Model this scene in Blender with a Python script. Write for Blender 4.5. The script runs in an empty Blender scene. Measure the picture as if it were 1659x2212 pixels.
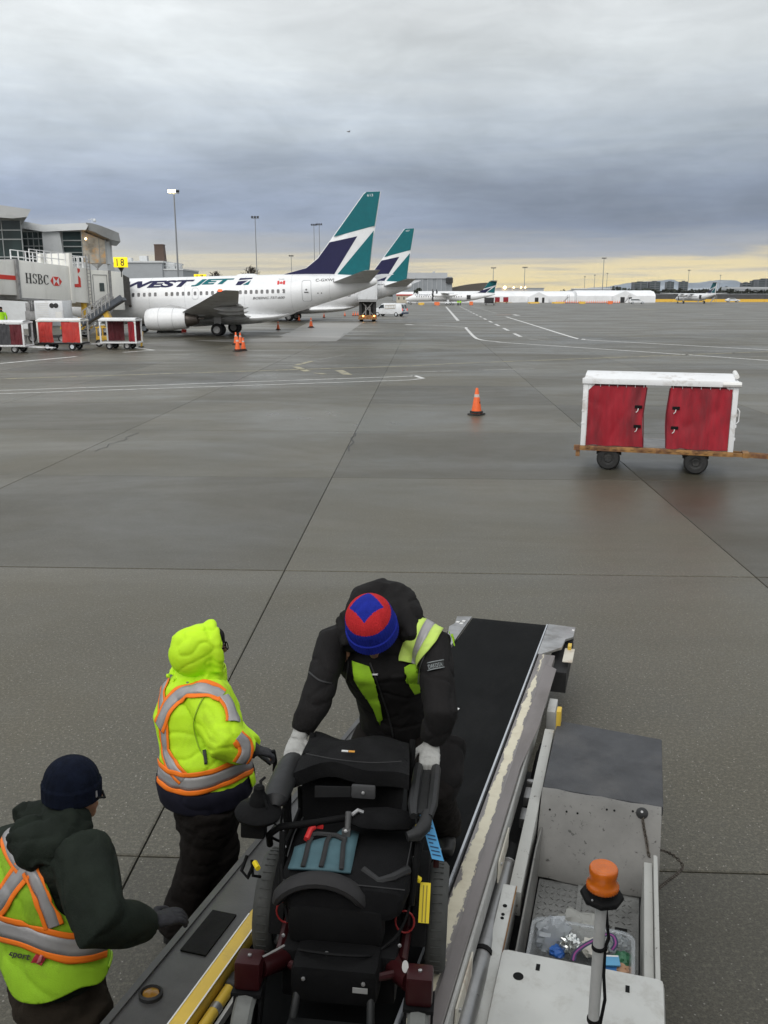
import bpy, bmesh, math, random
from mathutils import Vector, Matrix, noise
from mathutils.bvhtree import BVHTree
random.seed(7)
R = math.radians
SC = bpy.context.scene
COL = SC.collection

# ------------------------------------------------------------------ camera
CAM_H = 3.5
FPX = 1912.6
PITCH = math.atan((1106 - 636) / FPX)
CP, SP = math.cos(PITCH), math.sin(PITCH)
cam_d = bpy.data.cameras.new('camera')
cam = bpy.data.objects.new('camera', cam_d)
COL.objects.link(cam)
cam.location = (0, 0, CAM_H)
cam.rotation_euler = (R(90) - PITCH, 0, 0)
cam_d.sensor_width = 36
cam_d.lens = 36 * FPX / 2212
cam_d.clip_start = 0.05
cam_d.clip_end = 30000
SC.camera = cam

# ------------------------------------------------------------------ world
SUN_EL, SUN_AZ = 38, 200          # degrees; azimuth measured clockwise from +Y
world = bpy.data.worlds.new('World')
SC.world = world
world.use_nodes = True
wt = world.node_tree
wt.nodes.clear()


class NT:
    """tiny helper to write node trees tersely"""
    def __init__(s, tree): s.t = tree
    def n(s, typ, **kw):
        nd = s.t.nodes.new(typ)
        for k, v in kw.items():
            if k.startswith('i_'):
                key = k[2:]
                key = int(key) if key.isdigit() else key.replace('_', ' ')
                s.set(nd.inputs[key], v)
            else:
                setattr(nd, k, v)
        return nd
    def set(s, sock, v):
        if hasattr(v, 'is_linked') and hasattr(v, 'node'):
            s.t.links.new(v, sock)
        else:
            try: sock.default_value = v
            except Exception: sock.default_value = (v[0], v[1], v[2], 1) if len(v) == 3 else v[:3]
    def math(s, op, a, b=0.0, c=0.0, clamp=False):
        nd = s.t.nodes.new('ShaderNodeMath'); nd.operation = op; nd.use_clamp = clamp
        for i, v in enumerate((a, b, c)): s.set(nd.inputs[i], v)
        return nd.outputs[0]
    def mix(s, f, a, b, mode='MIX'):
        nd = s.t.nodes.new('ShaderNodeMix'); nd.data_type = 'RGBA'; nd.blend_type = mode
        s.set(nd.inputs[0], f); s.set(nd.inputs[6], a); s.set(nd.inputs[7], b)
        return nd.outputs[2]
    def ramp(s, f, stops, interp='LINEAR'):
        nd = s.t.nodes.new('ShaderNodeValToRGB'); s.set(nd.inputs[0], f)
        cr = nd.color_ramp; cr.interpolation = interp
        while len(cr.elements) < len(stops): cr.elements.new(0.5)
        for e, (p, c) in zip(cr.elements, stops):
            e.position = p
            e.color = (c, c, c, 1) if not hasattr(c, '__len__') else (c[0], c[1], c[2], 1)
        return nd.outputs[0]
    def noise(s, vec, scale, detail=4, rough=.55, dist=0.0):
        nd = s.t.nodes.new('ShaderNodeTexNoise')
        if vec is not None: s.set(nd.inputs['Vector'], vec)
        nd.inputs['Scale'].default_value = scale; nd.inputs['Detail'].default_value = detail
        nd.inputs['Roughness'].default_value = rough; nd.inputs['Distortion'].default_value = dist
        return nd.outputs[0]
    def xyz(s, x, y, z):
        nd = s.t.nodes.new('ShaderNodeCombineXYZ')
        for i, v in enumerate((x, y, z)): s.set(nd.inputs[i], v)
        return nd.outputs[0]
    def sep(s, v):
        nd = s.t.nodes.new('ShaderNodeSeparateXYZ'); s.set(nd.inputs[0], v)
        return nd.outputs


w = NT(wt)
tc = w.n('ShaderNodeTexCoord').outputs['Generated']
dx, dy, dz = w.sep(tc)
zc = w.math('MAXIMUM', dz, 0.0)
# high cloud deck: direction projected on a plane overhead; low streaks: stretched along the horizon
den = w.math('ADD', zc, 0.11)
deck = w.xyz(w.math('DIVIDE', dx, den), w.math('DIVIDE', dy, den), 0.0)
nz_deck = w.noise(w.xyz(w.math('DIVIDE', dx, w.math('ADD', zc, .22)), w.math('DIVIDE', dy, w.math('ADD', zc, .22)), 2.0), 1.9, 6, .55, .35)
nz_deck2 = w.noise(w.xyz(w.math('DIVIDE', dx, den), w.math('MULTIPLY', w.math('DIVIDE', dy, den), 1.0), 4.0), 0.62, 5, .5, .3)
low = w.xyz(w.math('MULTIPLY', dx, 2.6), w.math('MULTIPLY', dy, 2.6), w.math('MULTIPLY', dz, 34.0))
nz_low = w.noise(low, 1.6, 6, .6, .5)
low2 = w.xyz(w.math('MULTIPLY', dx, 4.0), w.math('MULTIPLY', dy, 4.0), w.math('MULTIPLY', dz, 95.0))
nz_low2 = w.noise(low2, 1.7, 5, .6, .3)
el = w.math('ADD', zc, w.math('MULTIPLY', w.math('SUBTRACT', nz_low, 0.5), 0.055))
base = w.ramp(el, [(0.0, (.82, .64, .32)), (0.014, (.98, .80, .38)), (0.033, (.80, .68, .42)), (0.046, (.36, .38, .42)),
                   (0.07, (.235, .285, .395)), (0.11, (.29, .34, .44)), (0.16, (.43, .48, .54)), (0.23, (.60, .635, .65)),
                   (0.30, (.69, .715, .72)), (0.55, (.74, .76, .77)), (1.0, (.80, .82, .83))])
# the clearing along the horizon is brightest and warmest to the right (azimuth about +20 degrees)
warmdir = w.math('ADD', w.math('MULTIPLY', dx, .42), w.math('MULTIPLY', dy, .907))
wfac = w.ramp(warmdir, [(0.74, 0.0), (0.97, 1.0)])
lowmask = w.ramp(zc, [(0.03, 1.0), (0.08, 0.0)])
paler = w.mix(w.math('MULTIPLY', w.math('SUBTRACT', 1.0, wfac), w.math('MULTIPLY', lowmask, .85)), base, (.55, .56, .55, 1))
# grey streaks inside the bright band
streak = w.ramp(nz_low2, [(0.50, 0.0), (0.64, 1.0)])
paler = w.mix(w.math('MULTIPLY', streak, w.math('MULTIPLY', lowmask, .62)), paler, (.42, .41, .40, 1))
lumvar = w.math('ADD', 0.30, w.math('ADD', w.math('MULTIPLY', nz_deck, .92), w.math('MULTIPLY', nz_deck2, .52)))
# the bank is thinner and paler towards the left, heavier to the right
leftw = w.math('ADD', 1.0, w.math('MULTIPLY', w.ramp(w.math('MULTIPLY', dx, -1.0), [(-.0, 0.0), (.42, 1.0)]), .22))
bank = w.math('MULTIPLY', w.ramp(dx, [(-.05, 0.0), (.22, 1.0)]), w.ramp(zc, [(.045, 0.0), (.075, 1.0), (.13, .55), (.20, 0.0)]))
lumvar = w.math('MULTIPLY', lumvar, w.math('SUBTRACT', 1.0, w.math('MULTIPLY', bank, .26)))
lumvar = w.math('MULTIPLY', lumvar, leftw)
nz_fine = w.noise(deck, 4.5, 7, .62, .6)
lumvar = w.math('MULTIPLY', lumvar, w.math('ADD', .86, w.math('MULTIPLY', nz_fine, .28)))
lumlow = w.math('ADD', 0.80, w.math('MULTIPLY', nz_low, .40))
lum = w.math('ADD', w.math('MULTIPLY', lumvar, w.math('SUBTRACT', 1.0, lowmask)), w.math('MULTIPLY', lumlow, lowmask))
cloud = w.mix(1.0, paler, w.xyz(lum, lum, lum), 'MULTIPLY')
cloud10 = w.mix(1.0, cloud, (10.0, 10.0, 10.0, 1), 'MULTIPLY')
sky = w.n('ShaderNodeTexSky', sky_type='NISHITA', sun_disc=False, sun_elevation=R(SUN_EL), sun_rotation=R(SUN_AZ),
          altitude=5, air_density=1.2, dust_density=2.0)
skycol = w.mix(0.94, sky.outputs[0], cloud10)
bg = w.n('ShaderNodeBackground', i_0=skycol, i_1=0.1)
wo = w.n('ShaderNodeOutputWorld', i_0=bg.outputs[0])

# ------------------------------------------------------------------ sun (overcast) and exposure
sun_d = bpy.data.lights.new('sun', 'SUN')
sun_d.energy = 1.5
sun_d.angle = R(60)
sun_d.color = (1.0, .97, .93)
sun = bpy.data.objects.new('sun', sun_d)
COL.objects.link(sun)
sd = Vector((math.sin(R(SUN_AZ)) * math.cos(R(SUN_EL)), math.cos(R(SUN_AZ)) * math.cos(R(SUN_EL)), math.sin(R(SUN_EL))))
sun.rotation_euler = sd.to_track_quat('Z', 'Y').to_euler()
sun.location = (0, 0, 60)
vs = SC.view_settings
vs.view_transform = 'Standard'
vs.look = 'None'
vs.exposure = 0.15
vs.gamma = 1
vs.use_curve_mapping = False
SC.render.engine = 'CYCLES'
SC.cycles.max_bounces = 6
SC.cycles.use_denoising = True
SC.cycles.sample_clamp_indirect = 6

# ------------------------------------------------------------------ helpers: photo ray -> place in the world
def ray(px, py):
    u = (px - 829.5) / FPX; v = (1106 - py) / FPX
    return Vector((u, CP + v * SP, -SP + v * CP))
def G(px, py, z=0.0):
    d = ray(px, py); t = (z - CAM_H) / d.z
    return Vector((d.x * t, d.y * t, z))
def T(px, py, t):
    return Vector((0, 0, CAM_H)) + ray(px, py) * t
def AY(px, py, Y):
    d = ray(px, py); return Vector((0, 0, CAM_H)) + d * (Y / d.y)

def V(*a): return Vector(a)
def lerp(a, b, t): return a + (b - a) * t


class MB:
    """mesh builder: collects shapes, then links them as ONE mesh object"""
    def __init__(s, M=None):
        s.v = []; s.f = []; s.mi = []; s.M = M; s.sm = []
    def add(s, vs, fs, mi=0, smooth=False):
        o = len(s.v)
        for p in vs:
            p = Vector(p)
            s.v.append(s.M @ p if s.M else p)
        for f in fs:
            s.f.append([i + o for i in f]); s.mi.append(mi); s.sm.append(smooth)
        return s
    def box(s, c, size, rot=None, mi=0, taper=1.0):
        hx, hy, hz = size[0] / 2, size[1] / 2, size[2] / 2
        vs = []
        for z, k in ((-hz, 1.0), (hz, taper)):
            for x, y in ((-hx, -hy), (hx, -hy), (hx, hy), (-hx, hy)):
                p = Vector((x * k, y * k, z))
                if rot is not None: p = rot @ p
                vs.append(p + Vector(c))
        return s.add(vs, [(3, 2, 1, 0), (4, 5, 6, 7), (0, 1, 5, 4), (1, 2, 6, 5), (2, 3, 7, 6), (3, 0, 4, 7)], mi)
    def bb(s, lo, hi, mi=0):
        lo, hi = Vector(lo), Vector(hi)
        return s.box((lo + hi) / 2, hi - lo, None, mi)
    def prism(s, poly, n, mi=0):
        """poly: list of 3D points (planar), extruded by vector n"""
        k = len(poly); n = Vector(n)
        vs = [Vector(p) for p in poly] + [Vector(p) + n for p in poly]
        fs = [list(range(k))[::-1], list(range(k, 2 * k))]
        for i in range(k): j = (i + 1) % k; fs.append((i, j, j + k, i + k))
        return s.add(vs, fs, mi)
    def bar(s, a, b, w, h, up=(0, 0, 1), mi=0):
        a, b, up = Vector(a), Vector(b), Vector(up)
        d = (b - a).normalized(); sd = d.cross(up)
        if sd.length < 1e-5: sd = d.cross(Vector((1, 0, 0)))
        sd.normalize(); u = sd.cross(d)
        vs = []
        for p in (a, b):
            for x, y in ((-1, -1), (1, -1), (1, 1), (-1, 1)):
                vs.append(p + sd * (x * w / 2) + u * (y * h / 2))
        return s.add(vs, [(0, 1, 2, 3)[::1], (7, 6, 5, 4), (0, 4, 5, 1), (1, 5, 6, 2), (2, 6, 7, 3), (3, 7, 4, 0)], mi)
    def loft(s, rings, mi=0, caps=True, smooth=True, closed=True):
        n = len(rings[0]); vs = [p for r in rings for p in r]; fs = []
        for i in range(len(rings) - 1):
            for j in range(n if closed else n - 1):
                k = (j + 1) % n
                fs.append((i * n + j, i * n + k, (i + 1) * n + k, (i + 1) * n + j))
        if caps and closed:
            fs.append(list(range(n))[::-1]); fs.append([(len(rings) - 1) * n + j for j in range(n)])
        return s.add(vs, fs, mi, smooth)
    def tube(s, pts, r, n=8, mi=0, caps=True, flat=1.0, up=None):
        pts = [Vector(p) for p in pts]
        if not hasattr(r, '__len__'): r = [r] * len(pts)
        rings = []; prev = Vector(up) if up else None
        for i, p in enumerate(pts):
            d = (pts[min(i + 1, len(pts) - 1)] - pts[max(i - 1, 0)])
            d = d.normalized() if d.length > 1e-9 else Vector((0, 0, 1))
            if prev is None: prev = d.orthogonal()
            a = (prev - d * prev.dot(d))
            a = a.normalized() if a.length > 1e-6 else d.orthogonal().normalized()
            b = d.cross(a); prev = a
            rings.append([p + a * (r[i] * math.cos(2 * math.pi * k / n)) + b * (r[i] * flat * math.sin(2 * math.pi * k / n)) for k in range(n)])
        return s.loft(rings, mi, caps)
    def lathe(s, prof, c=(0, 0, 0), axis=(0, 0, 1), n=16, mi=0, caps=True):
        ax = Vector(axis).normalized(); a = ax.orthogonal().normalized(); b = ax.cross(a); c = Vector(c)
        rings = [[c + ax * h + (a * math.cos(2 * math.pi * k / n) + b * math.sin(2 * math.pi * k / n)) * r for k in range(n)] for r, h in prof]
        return s.loft(rings, mi, caps)
    def sphere(s, c, r, n=12, m=8, mi=0, sc=(1, 1, 1)):
        c = Vector(c); rings = []
        for i in range(m + 1):
            th = math.pi * i / m
            rr = max(math.sin(th), 1e-3)
            rings.append([c + Vector((r * sc[0] * rr * math.cos(2 * math.pi * k / n), r * sc[1] * rr * math.sin(2 * math.pi * k / n), r * sc[2] * math.cos(th))) for k in range(n)])
        return s.loft(rings[::-1], mi)
    def mesh(s, name):
        me = bpy.data.meshes.new(name)
        me.from_pydata([tuple(p) for p in s.v], [], s.f)
        me.polygons.foreach_set('material_index', s.mi)
        me.polygons.foreach_set('use_smooth', s.sm)
        me.update()
        return me
    def build(s, name, mats, parent=None, bevel=0.0, sharp=40, world=False, wn=True):
        """world=True: the verts are world coordinates; they become local to the parent"""
        me = s.mesh(name)
        if not isinstance(mats, (list, tuple)): mats = [mats]
        for m in mats: me.materials.append(m)
        bm = bmesh.new(); bm.from_mesh(me)
        bmesh.ops.recalc_face_normals(bm, faces=bm.faces)
        if bevel > 0:
            bm.normal_update()
            ed = [e for e in bm.edges if len(e.link_faces) == 2 and e.calc_face_angle(0) > R(35)]
            try: bmesh.ops.bevel(bm, geom=ed, offset=bevel, segments=2, profile=.6, affect='EDGES', clamp_overlap=True)
            except Exception: pass
            for f in bm.faces: f.smooth = True
        if world and parent is not None:
            bm.transform(world_of(parent).inverted())
        bm.to_mesh(me); bm.free()
        me.set_sharp_from_angle(angle=R(sharp))
        return link(name, me, parent)


def world_of(o):
    m = o.matrix_basis.copy()
    while o.parent is not None: o = o.parent; m = o.matrix_basis @ m
    return m
def link(name, me, parent=None):
    o = bpy.data.objects.new(name, me)
    COL.objects.link(o)
    if parent is not None: o.parent = parent
    return o
def tag(o, label=None, cat=None, group=None, kind=None):
    if label: o['label'] = label
    if cat: o['category'] = cat
    if group: o['group'] = group
    if kind: o['kind'] = kind
    return o
def thing(name, label, cat, loc=(0, 0, 0), rz=0.0, group=None):
    o = bpy.data.objects.new(name, None)
    o.empty_display_size = .2
    COL.objects.link(o)
    o.location = loc; o.rotation_euler = (0, 0, rz)
    o.matrix_basis = Matrix.Translation(Vector(loc)) @ Matrix.Rotation(rz, 4, 'Z')
    return tag(o, label, cat, group)
def kids(o): return [c for c in ALLKIDS(o)]
def ALLKIDS(o): return [c for c in bpy.data.objects if c.parent == o]
def dup(root, loc=None, rz=None, label=None, group=None):
    def rec(o, par):
        c = o.copy(); COL.objects.link(c); c.parent = par
        for ch in ALLKIDS(o):
            rec(ch, c)
        return c
    r = rec(root, None)
    if loc is not None: r.location = loc
    if rz is not None: r.rotation_euler = (0, 0, rz)
    if label: r['label'] = label
    if group: r['group'] = group
    return r
def remap(root, table):
    """swap materials on a copied thing (object-level slots, mesh data stays shared)"""
    for c in [root] + root.children_recursive:
        for sl in c.material_slots:
            if sl.material in table:
                nm = table[sl.material]; sl.link = 'OBJECT'; sl.material = nm


def split_parts(names):
    """separate the loose pieces of a joined part into parts of their own"""
    for o in list(bpy.data.objects):
        if o.type != 'MESH' or o.name.split('.')[0] not in names or o.get('kind') == 'stuff': continue
        me = o.data; nv = len(me.vertices); par = list(range(nv))
        def find(a):
            while par[a] != a: par[a] = par[par[a]]; a = par[a]
            return a
        for e in me.edges:
            a, b = find(e.vertices[0]), find(e.vertices[1])
            if a != b: par[a] = b
        isl = {}
        for i in range(nv): isl.setdefault(find(i), []).append(i)
        if len(isl) < 2: continue
        groups = list(isl.values()); base = o.name.split('.')[0]
        for k, g_ in enumerate(groups):
            keep = set(g_); bm = bmesh.new(); bm.from_mesh(me); bm.verts.ensure_lookup_table()
            bmesh.ops.delete(bm, geom=[v for v in bm.verts if v.index not in keep], context='VERTS')
            m2 = bpy.data.meshes.new(base); bm.to_mesh(m2); bm.free()
            for m in me.materials: m2.materials.append(m)
            if k == len(groups) - 1: o.data = m2
            else:
                c = o.copy(); c.data = m2; COL.objects.link(c)
# ------------------------------------------------------------------ materials
def pmat(name, col, rough=.5, metal=0.0, var=.12, vs_=3.0, bump=0.0, bs=60.0, dirt=None, dscale=2.0, damt=.5, dlo=.5, dhi=.7,
         rvar=.1, emit=None, estr=0.0, spec=.5, coat=0.0, stretch=(1, 1, 1), fine=0.0, fs=300.0, objrand=0.0, sheen=0.0, alpha=None, trans=0.0, ior=1.45):
    m = bpy.data.materials.new(name); m.use_nodes = True
    t = m.node_tree; t.nodes.clear(); n = NT(t)
    tc = n.n('ShaderNodeTexCoord').outputs['Object']
    mp = n.n('ShaderNodeMapping', i_Vector=tc, i_Scale=stretch).outputs[0]
    nz = n.noise(mp, vs_, 5, .6)
    dark = tuple(c * (1 - var) for c in col[:3]); lite = tuple(min(c * (1 + var), 1) for c in col[:3])
    c = n.mix(n.ramp(nz, [(.3, 0), (.7, 1)]), dark + (1,), lite + (1,))
    if fine > 0:
        fz = n.noise(tc, fs, 2, .7)
        c = n.mix(n.ramp(fz, [(.35, fine), (.65, 0)]), c, (0, 0, 0, 1))
    if dirt is not None:
        dn = n.noise(mp, dscale, 8, .68, .3)
        dm = n.ramp(dn, [(dlo, 0), (dhi, damt)])
        c = n.mix(dm, c, tuple(dirt) + (1,))
    if objrand > 0:
        oi = n.n('ShaderNodeObjectInfo').outputs['Random']
        k = n.math('ADD', 1 - objrand, n.math('MULTIPLY', oi, 2 * objrand))
        c = n.mix(1.0, c, n.xyz(k, k, k), 'MULTIPLY')
    rn = n.noise(mp, vs_ * 2.3, 4, .6)
    rr = n.math('ADD', rough - rvar, n.math('MULTIPLY', rn, 2 * rvar), clamp=True)
    b = n.n('ShaderNodeBsdfPrincipled')
    n.set(b.inputs['Base Color'], c); n.set(b.inputs['Roughness'], rr)
    b.inputs['Metallic'].default_value = metal
    b.inputs['Specular IOR Level'].default_value = spec
    b.inputs['Coat Weight'].default_value = coat
    b.inputs['Sheen Weight'].default_value = sheen
    b.inputs['Transmission Weight'].default_value = trans
    b.inputs['IOR'].default_value = ior
    if alpha is not None: b.inputs['Alpha'].default_value = alpha
    if emit is not None:
        b.inputs['Emission Color'].default_value = tuple(emit) + (1,)
        b.inputs['Emission Strength'].default_value = estr
    if bump > 0:
        bz = n.noise(mp, bs, 4, .6)
        bp = n.n('ShaderNodeBump', i_Strength=bump, i_Distance=.02, i_Height=bz)
        n.set(b.inputs['Normal'], bp.outputs[0])
    n.n('ShaderNodeOutputMaterial', i_0=b.outputs[0])
    return m


MT = {}
def M(name, *a, **k):
    if name not in MT: MT[name] = pmat(name, *a, **k)
    return MT[name]

WHITE = M('white_paint', (.76, .77, .78), .42, var=.06, vs_=1.6, dirt=(.34, .29, .24), dscale=3.5, damt=.55, dlo=.52, dhi=.68)
CREAM = M('cream_paint', (.80, .795, .75), .5, var=.05, vs_=.6, dirt=(.42, .40, .36), dscale=.7, damt=.3, stretch=(1, 1, .35))
BLACK = M('black_plastic', (.007, .007, .0073), .7, var=.25, vs_=12, bump=.1, bs=150, spec=.18)
RUBBER = M('rubber', (.022, .022, .022), .75, var=.3, vs_=8, bump=.2, bs=60, dirt=(.08, .075, .07), dscale=5, damt=.6)
STEEL = M('steel', (.42, .42, .42), .42, metal=.8, var=.2, vs_=6, dirt=(.13, .11, .09), dscale=4, damt=.6)
GREYM = M('grey_metal', (.30, .30, .30), .5, metal=.3, var=.18, vs_=4, dirt=(.12, .11, .10), dscale=3, damt=.6)
DARKM = M('dark_metal', (.035, .035, .036), .6, metal=.2, var=.3, vs_=5)
ORANGE = M('cone_orange', (.85, .14, .03), .5, var=.1, vs_=6, dirt=(.25, .08, .04), dscale=6, damt=.4)
YELLOW = M('yellow_paint', (.72, .44, .05), .45, var=.12, vs_=4, dirt=(.18, .12, .05), dscale=3, damt=.6)
GLASS = M('dark_glass', (.03, .04, .045), .08, var=.2, vs_=.6, spec=.7, rvar=.03)
REDFAB = M('red_curtain', (.33, .018, .030), .6, var=.28, vs_=1.8, bump=.5, bs=9, dirt=(.13, .028, .034), dscale=2.4, damt=.75, dlo=.42, dhi=.66, stretch=(1.4, 1, .3), spec=.3)
# ------------------------------------------------------------------ ground
def ground_mat(name, base, joints=False, objrand=.0):
    m = bpy.data.materials.new(name); m.use_nodes = True
    t = m.node_tree; t.nodes.clear(); n = NT(t)
    geo = n.n('ShaderNodeNewGeometry').outputs['Position']
    big = n.noise(geo, .12, 5, .6, .4)
    mid = n.noise(geo, 1.1, 5, .65)
    agg = n.noise(geo, 95, 2, .8)
    vor = n.n('ShaderNodeTexVoronoi', i_Vector=geo, i_Scale=70.0)
    c = n.mix(n.ramp(big, [(.3, 0), (.7, 1)]), tuple(x * .80 for x in base) + (1,), tuple(x * 1.18 for x in base) + (1,))
    c = n.mix(n.ramp(mid, [(.35, .35), (.65, 0)]), c, tuple(x * .62 for x in base) + (1,))
    # exposed aggregate: light and dark grains
    # brown and grey drift from place to place
    hue = n.noise(geo, .35, 3, .5)
    c = n.mix(n.ramp(hue, [(.40, 0), (.65, .5)]), c, (base[0] * 1.05, base[1] * .95, base[2] * .76, 1))
    c = n.mix(n.ramp(agg, [(.40, .62), (.54, 0)]), c, tuple(x * .34 for x in base) + (1,))
    agg2 = n.noise(geo, 38, 3, .75)
    c = n.mix(n.ramp(agg2, [(.50, 0), (.66, .55)]), c, tuple(x * 2.0 for x in base) + (1,))
    # oil drips and dark tyre smudges
    oil = n.noise(geo, .9, 6, .7, .2)
    c = n.mix(n.ramp(oil, [(.64, 0), (.72, .6)]), c, tuple(x * .33 for x in base) + (1,))
    cell = n.sep(vor.outputs['Color'])[0]
    chip = n.math('MULTIPLY', n.ramp(cell, [(.95, 0), (.97, 1)], 'CONSTANT'), n.ramp(vor.outputs['Distance'], [(.30, 1), (.42, 0)]))
    c = n.mix(n.math('MULTIPLY', chip, .6), c, (.36, .34, .30, 1))
    # streaks of tyre rubber running across
    st = n.noise(n.n('ShaderNodeMapping', i_Vector=geo, i_Scale=(.05, .9, 1)).outputs[0], 1.0, 5, .65)
    c = n.mix(n.ramp(st, [(.55, 0), (.75, .22)]), c, tuple(x * .5 for x in base) + (1,))
    if objrand:
        oi = n.n('ShaderNodeObjectInfo').outputs['Random']
        k = n.math('ADD', 1 - objrand, n.math('MULTIPLY', oi, 2 * objrand))
        c = n.mix(1.0, c, n.xyz(k, k, k), 'MULTIPLY')
    # wetness: patches of lower roughness
    wet = n.noise(n.n('ShaderNodeMapping', i_Vector=geo, i_Scale=(.10, .22, 1)).outputs[0], 1.0, 5, .6, .6)
    rgh = n.ramp(wet, [(.36, .30), (.62, .52)])
    fine_r = n.math('MULTIPLY', n.math('SUBTRACT', mid, .5), .22)
    b = n.n('ShaderNodeBsdfPrincipled')
    n.set(b.inputs['Base Color'], c)
    n.set(b.inputs['Roughness'], n.math('ADD', rgh, fine_r, clamp=True))
    b.inputs['Specular IOR Level'].default_value = .38
    hgt = n.math('ADD', n.math('MULTIPLY', agg, 1.0), n.math('MULTIPLY', vor.outputs['Distance'], .5))
    bp = n.n('ShaderNodeBump', i_Strength=.35, i_Distance=.006, i_Height=hgt)
    n.set(b.inputs['Normal'], bp.outputs[0])
    n.n('ShaderNodeOutputMaterial', i_0=b.outputs[0])
    return m

SLAB = ground_mat('wet_concrete', (.086, .080, .060), objrand=.26)
TARMAC = ground_mat('tarmac', (.116, .109, .088))
JOINT = M('joint_sealant', (.018, .017, .016), .6, var=.3, vs_=5)

GA = R(2.6); GP = 6.05
GCOS, GSIN = math.cos(GA), math.sin(GA)
def grid_to_world(a, b): return Vector((a * GCOS + b * GSIN, -a * GSIN + b * GCOS, 0))
def world_to_grid(p): return p.x * GCOS - p.y * GSIN, p.x * GSIN + p.y * GCOS
NEAR_ROWS = 14
SLAB_TOP = GP * (NEAR_ROWS) - 1.13      # grid y where the slabs one by one end
# the sheet that reaches the horizon: a hole-free ring is not needed, it lies 30 mm under the slabs
g = MB()
g.add([(-8800, -300, -.034), (8800, -300, -.034), (8800, 12000, -.034), (-8800, 12000, -.034)], [(0, 1, 2, 3)])
ground = tag(g.build('ground', JOINT), kind='structure')
# apron sheet beyond the slabs, flush with them (its material takes over)
e0, e1 = grid_to_world(-400, SLAB_TOP + .012), grid_to_world(500, SLAB_TOP + .012)
e2, e3 = grid_to_world(900, 4000), grid_to_world(-900, 4000)
a_ = MB(); a_.prism([p + V(0, 0, -.02) for p in (e0, e1, e2, e3)], (0, 0, .02))
apron = tag(a_.build('apron', TARMAC), kind='structure')
slab_lo = MB()
GAPW = .006
h_ = GP / 2 - GAPW
vs_top = [(-h_, -h_), (h_, -h_), (h_, h_), (-h_, h_)]
k_ = h_ - .012
slab_lo.add([(x, y, -.02) for x, y in vs_top] + [(x, y, -.006) for x, y in vs_top] + [(x * k_ / h_, y * k_ / h_, 0) for x, y in vs_top],
            [(0, 1, 5, 4), (1, 2, 6, 5), (2, 3, 7, 6), (3, 0, 4, 7), (4, 5, 9, 8), (5, 6, 10, 9), (6, 7, 11, 10), (7, 4, 8, 11), (8, 9, 10, 11)])
slab_me = slab_lo.mesh('concrete_slab'); slab_me.materials.append(SLAB)
slab_far = []
for j in range(NEAR_ROWS):
    yc = -1.13 + GP * (j + .5)
    half = int((abs(yc) * .50 + 8) / GP) + 1
    for i in range(-half - 1, half + 2):
        xc = -1.80 + GP * (i + .5)
        p = grid_to_world(xc, yc)
        o = link('concrete_slab', slab_me, ground)
        o.location = (p.x, p.y, random.uniform(-.002, .002)); o.rotation_euler = (0, 0, -GA)
    slab_far.append((half, yc))
# ground left and right of the slabs
for sgn in (-1, 1):
    a_ = MB(); pl = []
    for j, (half, yc) in enumerate(slab_far):
        xe = -1.80 + GP * (-half - 1) - .012 if sgn < 0 else -1.80 + GP * (half + 2) + .012
        y0, y1 = yc - GP / 2, yc + GP / 2 - .001
        q = [grid_to_world(xe, y0), grid_to_world(xe, y1), grid_to_world(sgn * 200, y1), grid_to_world(sgn * 200, y0)]
        if sgn > 0: q = q[::-1]
        a_.add([p + V(0, 0, -.001) for p in q], [(3, 2, 1, 0)])
    o = a_.build('side_pavement', TARMAC, ground)

# ------------------------------------------------------------------ painted markings (sheets 5 mm above the slabs)
LINEW = pmat('line_white', (.62, .62, .60), .5, var=.15, vs_=2.5, dirt=(.16, .15, .14), dscale=3.5, damt=.7, dlo=.5, dhi=.66)
LINEF = pmat('line_faded', (.34, .335, .31), .5, var=.2, vs_=2.5, dirt=(.11, .105, .10), dscale=2.5, damt=.9, dlo=.44, dhi=.6)
LINEY = pmat('line_yellow', (.40, .36, .22), .5, var=.2, vs_=2.5, dirt=(.11, .105, .10), dscale=2.5, damt=.9, dlo=.44, dhi=.6)
LINEO = pmat('line_orange', (.40, .17, .10), .5, var=.2, vs_=2.5, dirt=(.11, .105, .10), dscale=1.5, damt=.7)
PATCH = pmat('pale_concrete', (.24, .232, .215), .42, var=.15, vs_=.25, dirt=(.13, .125, .115), dscale=.35, damt=.6, stretch=(.25, 1, 1), rvar=.12)
def marking(name, pts, width, mat):
    """pts on the ground; a polyline strip"""
    a_ = MB(); ln = len(pts)
    L = []; Rr = []
    for i, p in enumerate(pts):
        d = (pts[min(i + 1, ln - 1)] - pts[max(i - 1, 0)]).normalized()
        nrm = V(-d.y, d.x, 0) * width / 2
        z = V(0, 0, .006)
        L.append(p + nrm + z); Rr.append(p - nrm + z)
    a_.add(L + Rr, [(i, ln + i, ln + i + 1, i + 1) for i in range(ln - 1)])
    o = a_.build(name, mat)
    return tag(o, kind='structure')
C6 = lambda x, y: G((.7233 * x) / 1.3563, (1000 + .7233 * y) / 1.3563)
C7 = lambda x, y: G((1050 + .7233 * x) / 1.3563, (850 + .7233 * y) / 1.3563)
C2 = lambda x, y: G((350 + .5425 * x) / 1.3563, (530 + .5425 * y) / 1.3563)
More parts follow.
